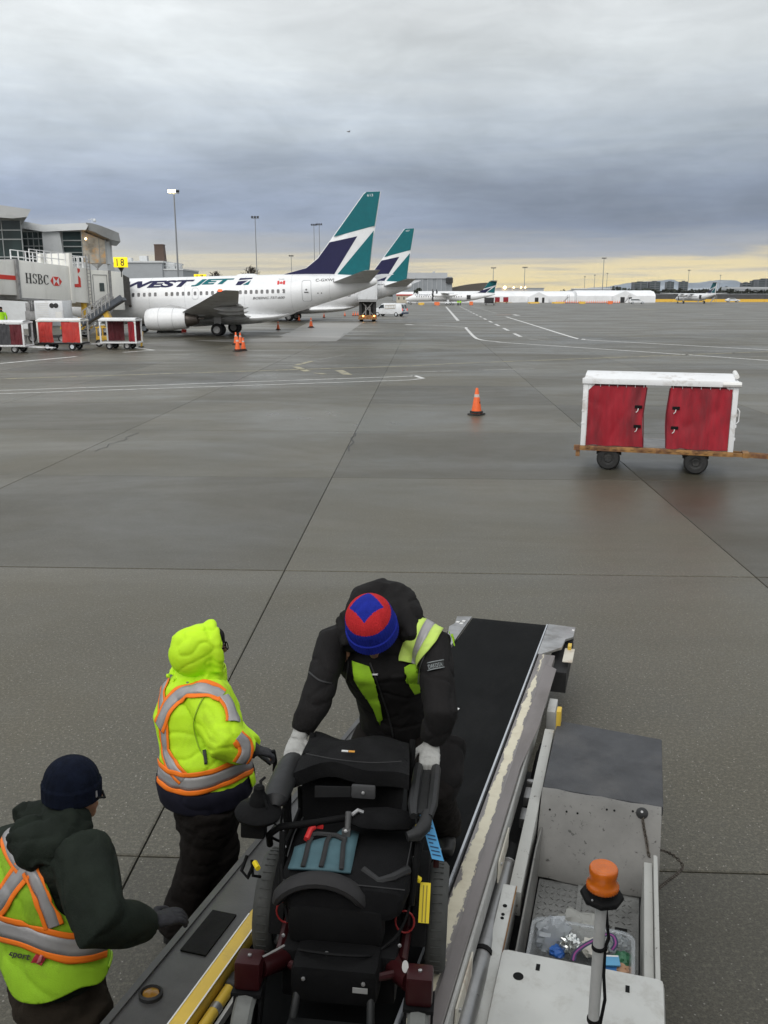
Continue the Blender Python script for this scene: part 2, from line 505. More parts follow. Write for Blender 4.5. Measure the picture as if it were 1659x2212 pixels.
def curve(pts, n=8):
    """Catmull-Rom through ground points"""
    out = []
    P_ = [pts[0]] + list(pts) + [pts[-1]]
    for i in range(1, len(P_) - 2):
        p0, p1, p2, p3 = P_[i - 1], P_[i], P_[i + 1], P_[i + 2]
        for k in range(n):
            t = k / n
            out.append(.5 * ((2 * p1) + (-p0 + p2) * t + (2 * p0 - 5 * p1 + 4 * p2 - p3) * t * t + (-p0 + 3 * p1 - 3 * p2 + p3) * t ** 3))
    out.append(pts[-1])
    return out
marking('lane_line', [C6(-300, 163), C6(0, 153), C6(1659, 100), C7(380, 298), C7(1330, 262), C7(1700, 248)], .24, LINEY)
marking('lane_line', [C6(-300, 210), C6(0, 200), C6(1659, 142), C7(228, 347)], .15, LINEW)
marking('lane_line', [C6(-300, 223), C6(0, 213), C6(1659, 157), C7(262, 358)], .15, LINEW)
marking('lane_line', [C7(226, 346.5), C7(263, 358)], .22, LINEW)
marking('lane_line', [C6(-300, 117), C6(0, 90), C6(310, 62)], .30, LINEW)
marking('lane_line', [C6(500, 45), C6(622, 36), C6(450, 12)], .32, LINEW)
marking('lane_line', [C6(300, 2), C6(560, 22)], .12, LINEF)
marking('road_line', [C7(355, 67), C7(404, 124)], .42, LINEW)
marking('road_line', [C7(404, 124), C7(250, 128), C7(60, 136)], .25, LINEF)
marking('road_line', curve([C7(200, 141), C7(300, 143), C7(425, 150), C7(437, 156), C7(470, 190), C7(500, 202), C7(560, 209), C7(640, 216), C7(1330, 262), C7(1800, 296)]), .28, LINEW)
marking('road_line', curve([C7(598, 108), C7(680, 133), C7(860, 189), C7(905, 198), C7(980, 205), C7(1659, 242), C7(1900, 255)]), .32, LINEW)
for i in range(15):
    t0 = (i / 15) ** 1.0
    a0, b0 = C7(412, 67), C7(658, 189)
    p = a0 + (b0 - a0) * (i / 14.5); q = p + (b0 - a0) * (.5 / 14.5)
    marking('dash', [p, q], .34, LINEW)
for a0, b0 in (((690, 198), (755, 206)), ((835, 212), (960, 221)), ((1065, 228), (1200, 235)), ((1335, 243), (1525, 255))):
    marking('dash', [C7(*a0), C7(*b0)], .26, LINEF)
marking('road_line', [C7(465, 67), C7(562, 95)], .35, LINEF)
marking('road_line', [C7(395, 96), C7(458, 95)], .5, LINEF)
marking('road_line', [C7(490, 110), C7(604, 107)], .4, LINEF)
marking('road_line', [C7(560, 101), C7(628, 99)], .7, LINEO)
marking('road_line', [C7(626, 99), C7(648, 103)], .9, LINEW)
marking('road_line', [C7(660, 100), C7(716, 100)], .5, LINEF)
marking('road_line', [C7(1395, 100), C7(1477, 98)], .6, LINEW)
marking('road_line', [C7(1090, 75), C7(1208, 79)], 2.2, LINEY)
marking('lane_line', [C7(180, 333), C7(410, 327)], .28, LINEF)
marking('lane_line', [C7(490, 325), C7(710, 319)], .28, LINEF)
marking('road_line', [C7(250, 139), C7(315, 139.5)], .6, LINEF)
marking('road_line', [C7(198, 139), C7(214, 141)], .9, LINEW)
marking('lane_line', [C6(1195, 102), C6(1245, 122)], .35, LINEY)
marking('lane_line', [C6(1200, 97), C6(1265, 80)], .3, LINEY)
marking('lane_line', [C6(1372, 117), C6(1410, 136)], .40, LINEY)
marking('lane_line', [C6(1280, 128), C6(1315, 134)], .3, LINEY)
marking('lane_line', [C6(1295, 74), C6(1400, 55)], .14, LINEF)
def patch(pts, mat=PATCH, z=.004, name='pale_pavement'):
    a_ = MB(); a_.add([p + V(0, 0, z) for p in pts], [list(range(len(pts)))])
    return tag(a_.build(name, mat), kind='structure')
patch([C2(400, 862), C2(870, 847), C2(1010, 768), C2(1315, 765), C2(1170, 866), C2(560, 870)])
patch([C2(860, 838), C2(905, 822), C2(1215, 818), C2(1190, 848)], pmat('paler_concrete', (.30, .29, .27), .4, var=.15, vs_=.3, stretch=(.25, 1, 1)), .008)
PATD = pmat('dark_wet_patch', (.075, .070, .062), .33, var=.2, vs_=.4, dirt=(.11, .10, .09), dscale=.6, damt=.6)

# hairline cracks and thin sealed repairs
CRK = M('crack_seal', (.022, .020, .018), .5, var=.3, vs_=6)
rc = random.Random(12)
for (x0, y0), (x1, y1), wd, mt in (((768, 936), (754, 975), .035, CRK), ((205, 975), (300, 935), .02, CRK)):
    pts = []
    for i in range(9):
        t = i / 8; p = G(lerp(x0, x1, t), lerp(y0, y1, t)); pts.append(p + V(rc.uniform(-1, 1), rc.uniform(-1, 1), 0) * .10 * math.sin(t * math.pi))
    marking('crack', pts, wd, mt)
# ------------------------------------------------------------------ aircraft
AIRW = pmat('aircraft_white', (.80, .81, .82), .28, var=.03, vs_=.5, coat=.3, dirt=(.50, .50, .49), dscale=.8, damt=.25, dlo=.5, dhi=.8)
AIRGREY = pmat('aircraft_grey', (.50, .505, .51), .42, var=.08, vs_=.8, dirt=(.16, .15, .14), dscale=1.2, damt=.5)
NAVY = pmat('livery_navy', (.016, .016, .062), .45, var=.08, spec=.25)
TEAL = pmat('livery_teal', (.004, .125, .145), .45, var=.08, spec=.25)
AIRRED = pmat('flag_red', (.62, .03, .03), .4, var=.06)
TYRE = pmat('tyre_black', (.02, .02, .02), .75, var=.3, vs_=6)
HUB = pmat('wheel_hub', (.50, .50, .50), .45, metal=.2, var=.15, vs_=8)
EXH = pmat('exhaust_metal', (.16, .14, .125), .4, metal=.7, var=.3, vs_=4)
PANE = pmat('cabin_window', (.10, .10, .105), .15, var=.5, vs_=.7, spec=.6)
DOORL = pmat('door_seam', (.30, .31, .32), .5, var=.1)
NAVRED = pmat('red_position_light', (.6, .05, .02), .3, emit=(1, .10, .03), estr=2.0)


def text_mesh(body, shear=0.0, off=0.0, cuts=6, spacing=1.0):
    """outline of a text as a flat mesh with unit width and unit height (lower left at 0,0)"""
    cu = bpy.data.curves.new('lettering', 'FONT')
    cu.body = body; cu.shear = shear; cu.offset = off; cu.resolution_u = 3; cu.space_character = spacing
    o = bpy.data.objects.new('lettering', cu); COL.objects.link(o)
    dg = bpy.context.evaluated_depsgraph_get()
    me = bpy.data.meshes.new_from_object(o.evaluated_get(dg))
    bpy.data.objects.remove(o); bpy.data.curves.remove(cu)
    bm = bmesh.new(); bm.from_mesh(me); bpy.data.meshes.remove(me)
    bmesh.ops.remove_doubles(bm, verts=bm.verts, dist=1e-5)
    xs = [v.co.x for v in bm.verts]; ys = [v.co.y for v in bm.verts]
    x0, x1, y0, y1 = min(xs), max(xs), min(ys), max(ys)
    for v in bm.verts: v.co = ((v.co.x - x0) / (x1 - x0), (v.co.y - y0) / (y1 - y0), 0)
    for k in range(1, cuts):
        bmesh.ops.bisect_plane(bm, geom=bm.verts[:] + bm.edges[:] + bm.faces[:], plane_co=(0, k / cuts, 0), plane_no=(0, 1, 0))
    bm.verts.index_update()
    vs = [v.co.copy() for v in bm.verts]; fs = [[v.index for v in f.verts] for f in bm.faces]
    bm.free()
    return vs, fs
def lettering(body, fn, mat, parent, name='lettering', shear=0.0, off=0.0, cuts=6, spacing=1.0):
    """fn(u, w) -> local point; u, w in 0..1"""
    vs, fs = text_mesh(body, shear, off, cuts, spacing)
    b = MB(); b.add([fn(v.x, v.y) for v in vs], fs)
    return b.build(name, mat, parent)


def foil(p_le, p_te, th, n=6):
    """closed airfoil ring between leading and trailing edge points (thickness along z)"""
    up = []; dn = []
    for i in range(n + 1):
        t = i / n; s_ = t * t * (3 - 2 * t) if False else t
        x = s_
        y = th * (2.6 * math.sqrt(max(x, 0)) * (1 - x) * .75 + .03 * (1 - x)) * .5
        p = p_le.lerp(p_te, x)
        up.append(p + V(0, 0, y * 1.15)); dn.append(p - V(0, 0, y * .85))
    return up + dn[1:-1][::-1]


def wheel(mb_t, mb_h, c, r, w_, axis=(0, 1, 0)):
    mb_t.lathe([(r * .55, -w_ / 2), (r * .86, -w_ / 2), (r * .97, -w_ * .34), (r, -w_ * .15), (r, w_ * .15), (r * .97, w_ * .34), (r * .86, w_ / 2), (r * .55, w_ / 2)], c, axis, 20, caps=False)
    mb_h.lathe([(r * .12, -w_ * .40), (r * .30, -w_ * .46), (r * .36, -w_ * .36), (r * .56, -w_ * .49), (r * .56, w_ * .49), (r * .36, w_ * .36), (r * .30, w_ * .46), (r * .12, w_ * .40)], c, axis, 16)


def airliner(O, rz, shift, label, title, reg, fin_no, typ, flag=True):
    root = thing('airliner', label, 'airliner', (O[0], O[1], 0), R(rz), 'jet airliners parked at the terminal')
    tilt = Matrix.Rotation(R(1.4), 4, 'Y')
    sx = lambda x: x - shift * max(0, min(1, (-x - .5) / 3.5)) if shift else x
    SEC = [(14.85, 2.62, .04, .04), (14.6, 2.64, .36, .34), (14.0, 2.74, .84, .80), (13.0, 2.93, 1.30, 1.36), (11.6, 3.06, 1.72, 1.86), (9.8, 3.10, 1.88, 2.0),
           (4, 3.10, 1.88, 2.0), (0, 3.10, 1.88, 2.0), (-2.6, 3.10, 1.88, 2.0), (-4.0, 3.17, 1.86, 1.93), (-5.5, 3.33, 1.78, 1.76), (-7.5, 3.60, 1.55, 1.48),
           (-9.5, 3.86, 1.22, 1.18), (-11.5, 4.08, .80, .83), (-12.8, 4.22, .46, .52), (-13.4, 4.28, .28, .34), (-13.62, 4.30, .16, .2)]
    SEC = [(sx(a), b, c, d) for a, b, c, d in SEC]
    def sec(x):
        for (a0, b0, c0, d0), (a1, b1, c1, d1) in zip(SEC, SEC[1:]):
            if a1 <= x <= a0:
                t = (x - a0) / (a1 - a0); return lerp(b0, b1, t), lerp(c0, c1, t), lerp(d0, d1, t)
        return SEC[-1][1:]
    def surf(x, z, out=.012):
        cz, hw, hh = sec(x)
        q = max(0.0, 1 - ((z - cz) / hh) ** 2)
        nrm = V(0, math.sqrt(q) / hw, (z - cz) / (hh * hh)); nrm.normalize()
        return tilt @ (V(x, hw * math.sqrt(q), z) + nrm * out)
    # fuselage
    xs = []
    for (a0, *_), (a1, *_) in zip(SEC, SEC[1:]):
        k = max(1, int(abs(a1 - a0) / 1.0))
        xs += [lerp(a0, a1, i / k) for i in range(k)]
    xs.append(SEC[-1][0])
    b = MB(tilt); rings = []
    for x in xs:
        cz, hw, hh = sec(x)
        rings.append([V(x, hw * math.cos(2 * math.pi * k / 40), cz + hh * math.sin(2 * math.pi * k / 40)) for k in range(40)])
    b.loft(rings)
    fus = b.build('fuselage', AIRW, root)
    b = MB(tilt)                                               # wing to body fairing
    rr = []
    for x, hw, zt, zb in ((6.4, .3, 1.45, 1.2), (5.2, 1.5, 1.85, .98), (3.0, 2.05, 2.0, .86), (-1.5, 2.1, 2.0, .84), (-3.2, 1.85, 1.9, .95), (-4.4, 1.45, 1.8, 1.14), (-5.4, .8, 1.8, 1.42), (-6.3, .2, 1.95, 1.75)):
        cz, hh = (zt + zb) / 2, (zt - zb) / 2
        rr.append([V(sx(x), hw * math.cos(2 * math.pi * k / 24), cz + hh * math.sin(2 * math.pi * k / 24)) for k in range(24)])
    b.loft(rr).build('belly_fairing', AIRW, root)
    b = MB(tilt)
    b.loft([[V(-2.1 + 1.0 * math.cos(a) * k, .35 * math.sin(a) * k, 5.06 + .17 * h) for a in [i * math.pi / 8 for i in range(16)]] for k, h in ((1, 0), (.9, .55), (.6, .9), (.1, 1.0))]).build('antenna_dome', AIRW, root)
    # fin: planar sided, tapering to the tip
    bx = -shift
    fin = [(-5.1, 5.02), (-7.45, 5.58), (-8.5, 6.40), (-12.71, 11.62), (-12.95, 11.72), (-14.12, 11.72), (-14.16, 11.60), (-12.85, 4.75), (-9.0, 4.6)]
    ft = lambda z: max(.24 - (z - 5) * .024, .06)
    b = MB(tilt)
    Lf = [V(x + bx, ft(z) * (.25 if i < 5 else (.12 if i in (5, 6, 7) else 1)), z) for i, (x, z) in enumerate(fin)]
    cen = [(-8.0, 5.3), (-9.0, 5.7), (-10.3, 7.2), (-13.0, 11.2), (-13.3, 11.3), (-13.6, 11.3), (-13.5, 10.5), (-12.2, 5.0), (-9.4, 5.0)]
    side = lambda s_: [V(p.x, s_ * p.y, p.z) for p in Lf]
    mid = lambda s_: [V(x + bx, s_ * ft(z), z) for x, z in cen]
    nF = len(fin)
    vs = side(1) + side(-1) + mid(1) + mid(-1); fs = []
    for i in range(nF):
        j = (i + 1) % nF
        fs += [(i, j, j + nF, i + nF), (i, j, 2 * nF + j, 2 * nF + i), (nF + i, nF + j, 3 * nF + j, 3 * nF + i)]
    fs += [list(range(2 * nF, 3 * nF)), list(range(3 * nF, 4 * nF))]
    b.add(vs, fs); fn_ = b.build('fin', AIRW, root)
    def finpanel(poly, mat):
        pb = MB(tilt)
        for s_ in (1, -1):
            pb.prism([V(x + bx, s_ * (ft(z) + .012), z) for x, z in poly], (0, s_ * .012, 0))
        pb.build('livery_panel', mat, fn_)
    finpanel([(-5.3, 5.04), (-7.5, 5.56), (-8.55, 6.34), (-9.62, 7.66), (-12.05, 8.09), (-9.75, 4.70), (-7.0, 4.7)], NAVY)
    finpanel([(-9.98, 8.10), (-12.70, 11.5), (-12.95, 11.70), (-14.12, 11.70), (-13.58, 8.92)], TEAL)
    finpanel([(-13.5, 8.52), (-9.98, 4.70), (-12.9, 4.72)], TEAL)
    lettering(fin_no, lambda u, w_: tilt @ V(-13.0 - u * .5 + bx, ft(11.4) + .03, 11.32 + w_ * .2), AIRW, fn_, cuts=1)
    # wings and tailplane
    for s_ in (1, -1):
        b = MB(tilt)
        st = [(1.2, 5.0, -2.1, 1.62, 1.1), (2.0, 4.35, -2.2, 1.72, .9), (5.6, 2.2, -2.55, 2.13, .56), (11.0, -.85, -3.95, 2.82, .34), (16.6, -4.0, -5.45, 3.60, .17), (17.1, -4.6, -5.55, 3.68, .05)]
        b.loft([foil(V(le, s_ * y, z), V(te, s_ * y, z - .06), th) for y, le, te, z, th in st])
        wg = b.build('wing', AIRGREY, root)
        for y, x0, x1, z in ((4.0, -.8, -3.2, 1.68), (7.2, -1.2, -3.8, 2.15), (10.0, -1.7, -4.5, 2.5)):
            fb = MB(tilt)
            fb.tube([V(lerp(x0, x1, t), s_ * y, z - .12 - .08 * math.sin(t * math.pi) + .05 * t) for t in (0, .15, .4, .7, .9, 1)], [.03, .14, .22, .22, .12, .03], 8)
            fb.build('flap_fairing', AIRGREY, wg)
        fb = MB(tilt)
        for k, (dz, dx_) in enumerate(((-.10, -.02), (-.22, -.14), (-.32, -.28))):
            fb.loft([foil(V(-1.7 + dx_, s_ * 2.1, 1.70 + dz * .7), V(-2.5 + dx_ * .8, s_ * 2.1, 1.58 + dz * .7), .12), foil(V(-2.1 + dx_, s_ * 5.5, 2.12 + dz * .7), V(-2.8 + dx_ * .8, s_ * 5.5, 2.0 + dz * .7), .10),
                     foil(V(-3.7 + dx_ * .6, s_ * 11, 2.80 + dz * .6), V(-4.15 + dx_ * .6, s_ * 11, 2.70 + dz * .6), .07)])
        fb.build('flap', AIRGREY, wg)
        if s_ == 1:
            lb = MB(tilt); lb.sphere((-4.2, s_ * 17.0, 3.68), .09, 10, 6, sc=(2, 1, 1)); lb.build('position_light', NAVRED, wg)
        b = MB(tilt)
        b.loft([foil(V(-9.6 + bx, s_ * .5, 4.22), V(-13.05 + bx, s_ * .4, 4.2), .34), foil(V(-13.2 + bx, s_ * 6.9, 5.0), V(-14.55 + bx, s_ * 6.9, 4.98), .14), foil(V(-13.6 + bx, s_ * 7.17, 5.04), V(-14.6 + bx, s_ * 7.17, 5.03), .04)])
        b.build('tailplane', AIRGREY, root)
        # engine
        ey = s_ * 4.83; b = MB(tilt)
        prof = [(5.1, .70), (5.45, .80), (5.52, .86), (5.44, .92), (5.0, 1.0), (4.2, 1.04), (3.2, 1.0), (2.4, .92), (2.05, .86), (2.07, .78), (2.4, .72)]
        def ring(x, r, z0=1.50, fl=.86):
            out = []
            for k in range(28):
                a = 2 * math.pi * k / 28; zz = math.sin(a) * r
                if zz < 0: zz *= fl
                out.append(V(x, ey + math.cos(a) * r, z0 + zz))
            return out
        b.loft([ring(x, r) for x, r in prof], caps=False)
        en = b.build('engine', AIRW, root)
        b = MB(tilt); b.lathe([(.05, 5.2), (.22, 4.95), (.69, 4.9), (.69, 4.7)], (0, ey, 1.5), (1, 0, 0), 24)
        b.lathe([(.72, 2.3), (.60, 1.7), (.42, 1.15), (.36, 1.13), (.1, 1.1), (.06, .62)], (0, ey, 1.55), (1, 0, 0), 20)
        b.build('exhaust_cone', EXH, en)
        for xr_, rr_ in ((4.3, 1.045), (3.1, 1.0)):
            sb = MB(tilt); rg = ring(xr_, rr_); sb.tube(rg + [rg[0]], .009, 4, caps=False); sb.build('cowl_seam', DOORL, en)
        b = MB(tilt)
        b.loft([[V(5.0, ey - .12, 2.42), V(5.0, ey + .12, 2.42), V(3.4, ey + .14, 2.75), V(3.4, ey - .14, 2.75)], [V(2.6, ey - .16, 1.95), V(2.6, ey + .16, 1.95), V(1.4, ey + .16, 2.3), V(1.4, ey - .16, 2.3)],
                [V(.8, ey - .1, 1.75), V(.8, ey + .1, 1.75), V(-.6, ey + .1, 2.0), V(-.6, ey - .1, 2.0)]], smooth=False)
        b.build('pylon', AIRGREY, en)
            # undercarriage
    for s_ in (1, -1):
        b = MB(); b.tube([V(0, s_ * 2.86, .53), V(0, s_ * 2.8, 1.0), V(-.1, s_ * 2.55, 2.0)], [.10, .11, .13], 10)
        b.tube([V(0, s_ * 2.86, .53), V(.4, s_ * 2.75, 1.75)], .05, 8); b.tube([V(0, s_ * 2.38, .53), V(0, s_ * 3.34, .53)], .09, 8)
        b.prism([V(.35, s_ * 3.05, 1.75), V(-.35, s_ * 3.05, 1.75), V(-.3, s_ * 3.12, 1.0), V(.3, s_ * 3.12, 1.0)], (0, s_ * .04, 0))
        gr = b.build('main_gear', AIRGREY, root)
        for dy in (-.43, .43):
            t_, h__ = MB(), MB(); wheel(t_, h__, (0, s_ * 2.86 + dy, .54), .54, .40)
            t_.build('tyre', TYRE, gr); h__.build('hub', HUB, gr)
    b = MB(); b.tube([V(11.2, 0, .35), V(11.3, 0, 1.6)], .08, 8); gr = b.build('nose_gear', AIRGREY, root)
    for dy in (-.2, .2):
        t_, h__ = MB(), MB(); wheel(t_, h__, (11.2, dy, .34), .34, .2); t_.build('tyre', TYRE, gr); h__.build('hub', HUB, gr)
    # cabin windows
    wb = MB(); wv = []
    for k in range(12):
        a = 2 * math.pi * k / 12; ca, sa = math.cos(a), math.sin(a)
        wv.append(V(.125 * math.copysign(abs(ca) ** .5, ca), 0, .175 * math.copysign(abs(sa) ** .5, sa)))
    wb.prism(wv, (0, .012, 0)); wme = wb.mesh('window'); wme.materials.append(PANE)
    wx = [8.72 - .5 * i for i in range(7)] + [8.72 - .5 * i for i in range(8, 13)] + [2.15, 1.62, 1.1, .6, .1, -.4, -.9] + [-1.4 - .475 * i for i in range(10)]
    for x in wx:
        xx = x if x > -1.3 else x - shift * .0
        wm = link('window', wme, fus); p = surf(xx, 3.64, .0)
        cz, hw, hh = sec(xx)
        wm.location = p; wm.rotation_euler = ((3.64 - cz) / hh * .95, R(1.4), -math.atan((sec(xx - .3)[1] - sec(xx + .3)[1]) / -.6) if xx < -2 else 0)
    if shift:
        for i in range(4):
            x = -6.2 - .475 * i; wm = link('window', wme, fus); wm.location = surf(x, 3.64, 0); wm.rotation_euler = (.1, R(1.4), 0)
    # skin seams
    for xs_ in (6.3, 3.1, -2.2, -6.3 - shift, -9.6 - shift):
        cz, hw, hh = sec(xs_); sb = MB()
        sb.tube([surf(xs_, cz + hh * math.sin(a), .001) for a in [R(-80 + 160 * k / 24) for k in range(25)]], .007, 4, caps=False); sb.build('skin_seam', DOORL, fus)
    # doors: raised seams
    def seam(x0, x1, z0, z1, nm, r=.018):
        pts = [(x0 + .1, z0), (x1 - .1, z0), (x1, z0 + .12), (x1, (z0 + z1) / 2), (x1, z1 - .12), (x1 - .1, z1), (x0 + .1, z1), (x0, z1 - .12), (x0, (z0 + z1) / 2), (x0, z0 + .12), (x0 + .1, z0)]
        q = []
        for (a0, c0), (a1, c1) in zip(pts, pts[1:]):
            for i in range(3): q.append(surf(lerp(a0, a1, i / 3), lerp(c0, c1, i / 3), .004))
        q.append(q[0]); sb = MB(); sb.tube(q, r, 5, caps=False)
        return sb.build(nm, DOORL, fus)
    dr = seam(-8.02 - shift, -7.25 - shift, 2.75, 4.5, 'rear_door')
    hb = MB(); hp = surf(-7.62 - shift, 3.5, .02); hb.box(hp, (.36, .05, .07)); hb.build('door_handle', DARKM, dr)
    pb = MB(); pp = surf(-7.62 - shift, 3.72, .005); pb.lathe([(.08, -.01), (.08, .015)], pp, (0, 1, .3), 10); pb.build('door_window', PANE, dr)
    seam(1.88, 2.42, 3.15, 4.1, 'overwing_exit', .012)
    vb = MB(); vb.lathe([(.13, 0), (.13, .02)], surf(8.05, 2.72, .0), (0, 1, -.2), 12); vb.build('vent', EXH, fus)
    vb = MB()
    for x, z in ((6.9, 1.9), (-8.6, 3.4), (-8.9, 3.4), (5.2, 2.2)): vb.lathe([(.05, 0), (.05, .02)], surf(x, z, 0), (0, 1, -.3), 8)
    vb.build('service_port', DARKM, fus)
    # lettering on the side
    if title:
        n0, n1 = 8.95, 2.75
        lettering('WEST', lambda u, w_: surf(lerp(8.62, 2.30, u), 4.20 + w_ * .60 + .02 * u, .015), NAVY, fus, shear=.32, off=.048, cuts=8)
        lettering('JET', lambda u, w_: surf(lerp(2.55, -1.25, u), 4.23 + w_ * .60, .015), TEAL, fus, shear=.32, off=.048, cuts=8)
        def lg(poly, mat, o_):
            lb = MB(); N = 6
            def pt(u, w_): return surf(lerp(-1.42, -2.80, u + w_ * .22), 4.24 + w_ * .60, o_)
            # polygon cut into strips so that it follows the curve of the hull
            bm = bmesh.new(); vv = [bm.verts.new((u, w_, 0)) for u, w_ in poly]; bm.faces.new(vv)
            for k in range(1, N): bmesh.ops.bisect_plane(bm, geom=bm.verts[:] + bm.edges[:] + bm.faces[:], plane_co=(0, k / N, 0), plane_no=(0, 1, 0))
            bm.verts.index_update()
            lb.add([pt(v.co.x, v.co.y) for v in bm.verts], [[v.index for v in f.verts] for f in bm.faces]); bm.free()
            lb.build('airline_mark', mat, fus)
        lg([(0, 0), (.34, 0), (.62, .62), (0.02, .55)], NAVY, .015)
        lg([(0, .70), (.80, .82), (.82, 1), (0, 1)], NAVY, .015)
        lg([(.46, 0), (.82, 0), (.82, .66)], TEAL, .015)
    lettering(reg, lambda u, w_: surf(lerp(-8.42, -10.0, u) - shift, 4.30 + w_ * .30, .012), DARKM, fus, off=.01, cuts=4)
    lettering(typ, lambda u, w_: surf(lerp(-2.95, -5.75, u) - shift * .9, 3.0 + w_ * .21, .012), DARKM, fus, shear=.3, off=.012, cuts=3)
    if flag:
        fb = MB()
        def quad(x0, x1, z0, z1, o_=.012):
            k = 3
            vs = [surf(x, lerp(z0, z1, i / k), o_) for x in (x0, x1) for i in range(k + 1)]
            fb.add(vs, [(i, i + 1, i + k + 2, i + k + 1) for i in range(k)])
        quad(-5.10, -5.27, 4.20, 4.52); quad(-5.60, -5.78, 4.20, 4.52)
        leaf = [(0, .30), (.05, .22), (.10, .24), (.09, .13), (.16, .19), (.17, .14), (.21, .14), (.18, .07), (.10, .01), (.01, .01), (.01, -.04)]
        leaf = leaf + [(-x, z) for x, z in leaf[::-1][:-1]]
        fb.add([surf(-5.435 - x * .8, 4.25 + z * .78, .014) for x, z in leaf], [list(range(len(leaf)))])
        fb.build('flag_emblem', AIRRED, fus)
        lettering('Proudly', lambda u, w_: surf(lerp(-5.2, -5.7, u), 4.60 + w_ * .09, .012), DARKM, fus, cuts=1)
    return root

airliner((-14.1, 81.2), 175, 0.0, 'white twin engined jet with teal and navy fin parked nearest, nose at the jet bridge', True, 'C-GXWJ', '613', 'BOEING 737-600')
airliner((-12.6, 126), 175, 2.9, 'white jet half hidden behind the nearer one, its smaller teal fin above the white van', False, 'C-FAWJ', '607', 'BOEING 737-700', False)


def turboprop(O, rz, label, mark):
    root = thing('turboprop_airliner', label, 'airliner', (O[0], O[1], 0), R(rz), 'turboprop aircraft on the far apron')
    b = MB(); rr = []
    for x, cz, hw in ((15.0, 1.75, .05), (14.4, 1.8, .5), (13.2, 2.0, .95), (11.5, 2.3, 1.3), (9, 2.4, 1.35), (-6, 2.4, 1.35), (-10, 2.75, 1.05), (-14, 3.25, .6), (-16.5, 3.6, .2)):
        rr.append([V(x, hw * math.cos(2 * math.pi * k / 20), cz + hw * math.sin(2 * math.pi * k / 20)) for k in range(20)])
    b.loft(rr).build('fuselage', AIRW, root)
    b = MB()
    for s_ in (1, -1):
        b.loft([foil(V(1.6, s_ * .0, 3.72), V(-1.4, s_ * .0, 3.7), .5), foil(V(1.5, s_ * 5, 3.75), V(-1.3, s_ * 5, 3.73), .45), foil(V(.6, s_ * 14.0, 4.0), V(-.7, s_ * 14.0, 4.0), .15)])
    b.build('wing', AIRW, root)
    for s_ in (1, -1):
        b = MB(); b.tube([V(4.2, s_ * 4.4, 3.2), V(3.6, s_ * 4.4, 3.15), V(1.5, s_ * 4.4, 3.1), V(-2, s_ * 4.4, 3.2), V(-4.2, s_ * 4.4, 3.5)], [.25, .5, .62, .55, .1], 12)
        en = b.build('engine', AIRW, root)
        b = MB(); b.tube([V(4.9, s_ * 4.4, 3.2), V(4.2, s_ * 4.4, 3.2)], [.05, .26], 10)
        for k in range(6):
            a = k * math.pi / 3 + .25; d = V(0, math.sin(a), math.cos(a)); c = V(4.5, s_ * 4.4, 3.2)
            b.bar(c + d * .2, c + d * 2.05, .09, .36, up=(1, .35, 0))
        b.build('propeller', DARKM, en)
        b = MB(); b.tube([V(-.4, s_ * 4.4, .5), V(-.4, s_ * 4.4, 2.8)], .12, 8)
        gr = b.build('main_gear', AIRGREY, root)
        t_, h__ = MB(), MB(); wheel(t_, h__, (-.4, s_ * 4.4, .5), .5, .6); t_.build('tyre', TYRE, gr); h__.build('hub', HUB, gr)
    b = MB(); b.tube([V(13, 0, .3), V(13, 0, 1.5)], .1, 8); gr = b.build('nose_gear', AIRGREY, root)
    t_, h__ = MB(), MB(); wheel(t_, h__, (13, 0, .32), .32, .4); t_.build('tyre', TYRE, gr); h__.build('hub', HUB, gr)
    b = MB(); b.prism([V(-9.0, -.14, 3.9), V(-12.0, -.14, 4.6), V(-14.4, -.14, 7.9), V(-17.1, -.14, 7.9), V(-16.3, -.14, 3.6)], (0, .28, 0))
    fn_ = b.build('fin', AIRW, root)
    b = MB()
    for s_ in (-1, 1):
        b.prism([V(-12.6, s_ * .15, 5.4), V(-14.4, s_ * .15, 7.85), V(-17.05, s_ * .15, 7.85), V(-16.7, s_ * .15, 6.6)], (0, s_ * .02, 0))
        b.prism([V(-16.6, s_ * .15, 6.2), V(-13.6, s_ * .15, 4.2), V(-16.3, s_ * .15, 4.0)], (0, s_ * .02, 0))
    b.build('livery_panel', TEAL, fn_)
    b = MB()
    for s_ in (-1, 1): b.prism([V(-10.5, s_ * .15, 4.1), V(-12.3, s_ * .15, 5.0), V(-15.4, s_ * .15, 5.9), V(-13.2, s_ * .15, 4.0)], (0, s_ * .025, 0))
    b.build('livery_panel', NAVY, fn_)
    b = MB()
    for s_ in (1, -1): b.loft([foil(V(-14.6, 0, 8.0), V(-17.4, 0, 8.0), .3), foil(V(-15.6, s_ * 4.6, 8.1), V(-17.3, s_ * 4.6, 8.1), .12)])
    b.build('tailplane', AIRW, root)
    wb = MB(); wb.bb((-.14, 0, -.2), (.14, .02, .2)); wme = wb.mesh('window'); wme.materials.append(PANE)
    for i in range(20):
        x = 10.6 - .82 * i
        wm = link('window', wme, root); wm.location = (x, 1.345 - max(0, (-x - 4) * .03), 2.75)
    b = MB(); b.bb((-8.2, 1.05, 1.9), (-6.9, 1.36, 3.3)); b.build('cargo_door', DARKM, root)
    lettering('WESTJET', lambda u, w_: V(lerp(11.3, 5.5, u), 1.33 - .06 * w_, 3.1 + w_ * .42), NAVY, root, shear=.3, off=.02, cuts=2)
    return root
p_ = G(958, 656); turboprop((p_.x - 1, 318), 168, 'white turboprop with six blade propellers, side on before the long white tents', 'A')
turboprop((123, 362), 99, 'white high wing turboprop seen from behind, right of the long white tents', 'B')
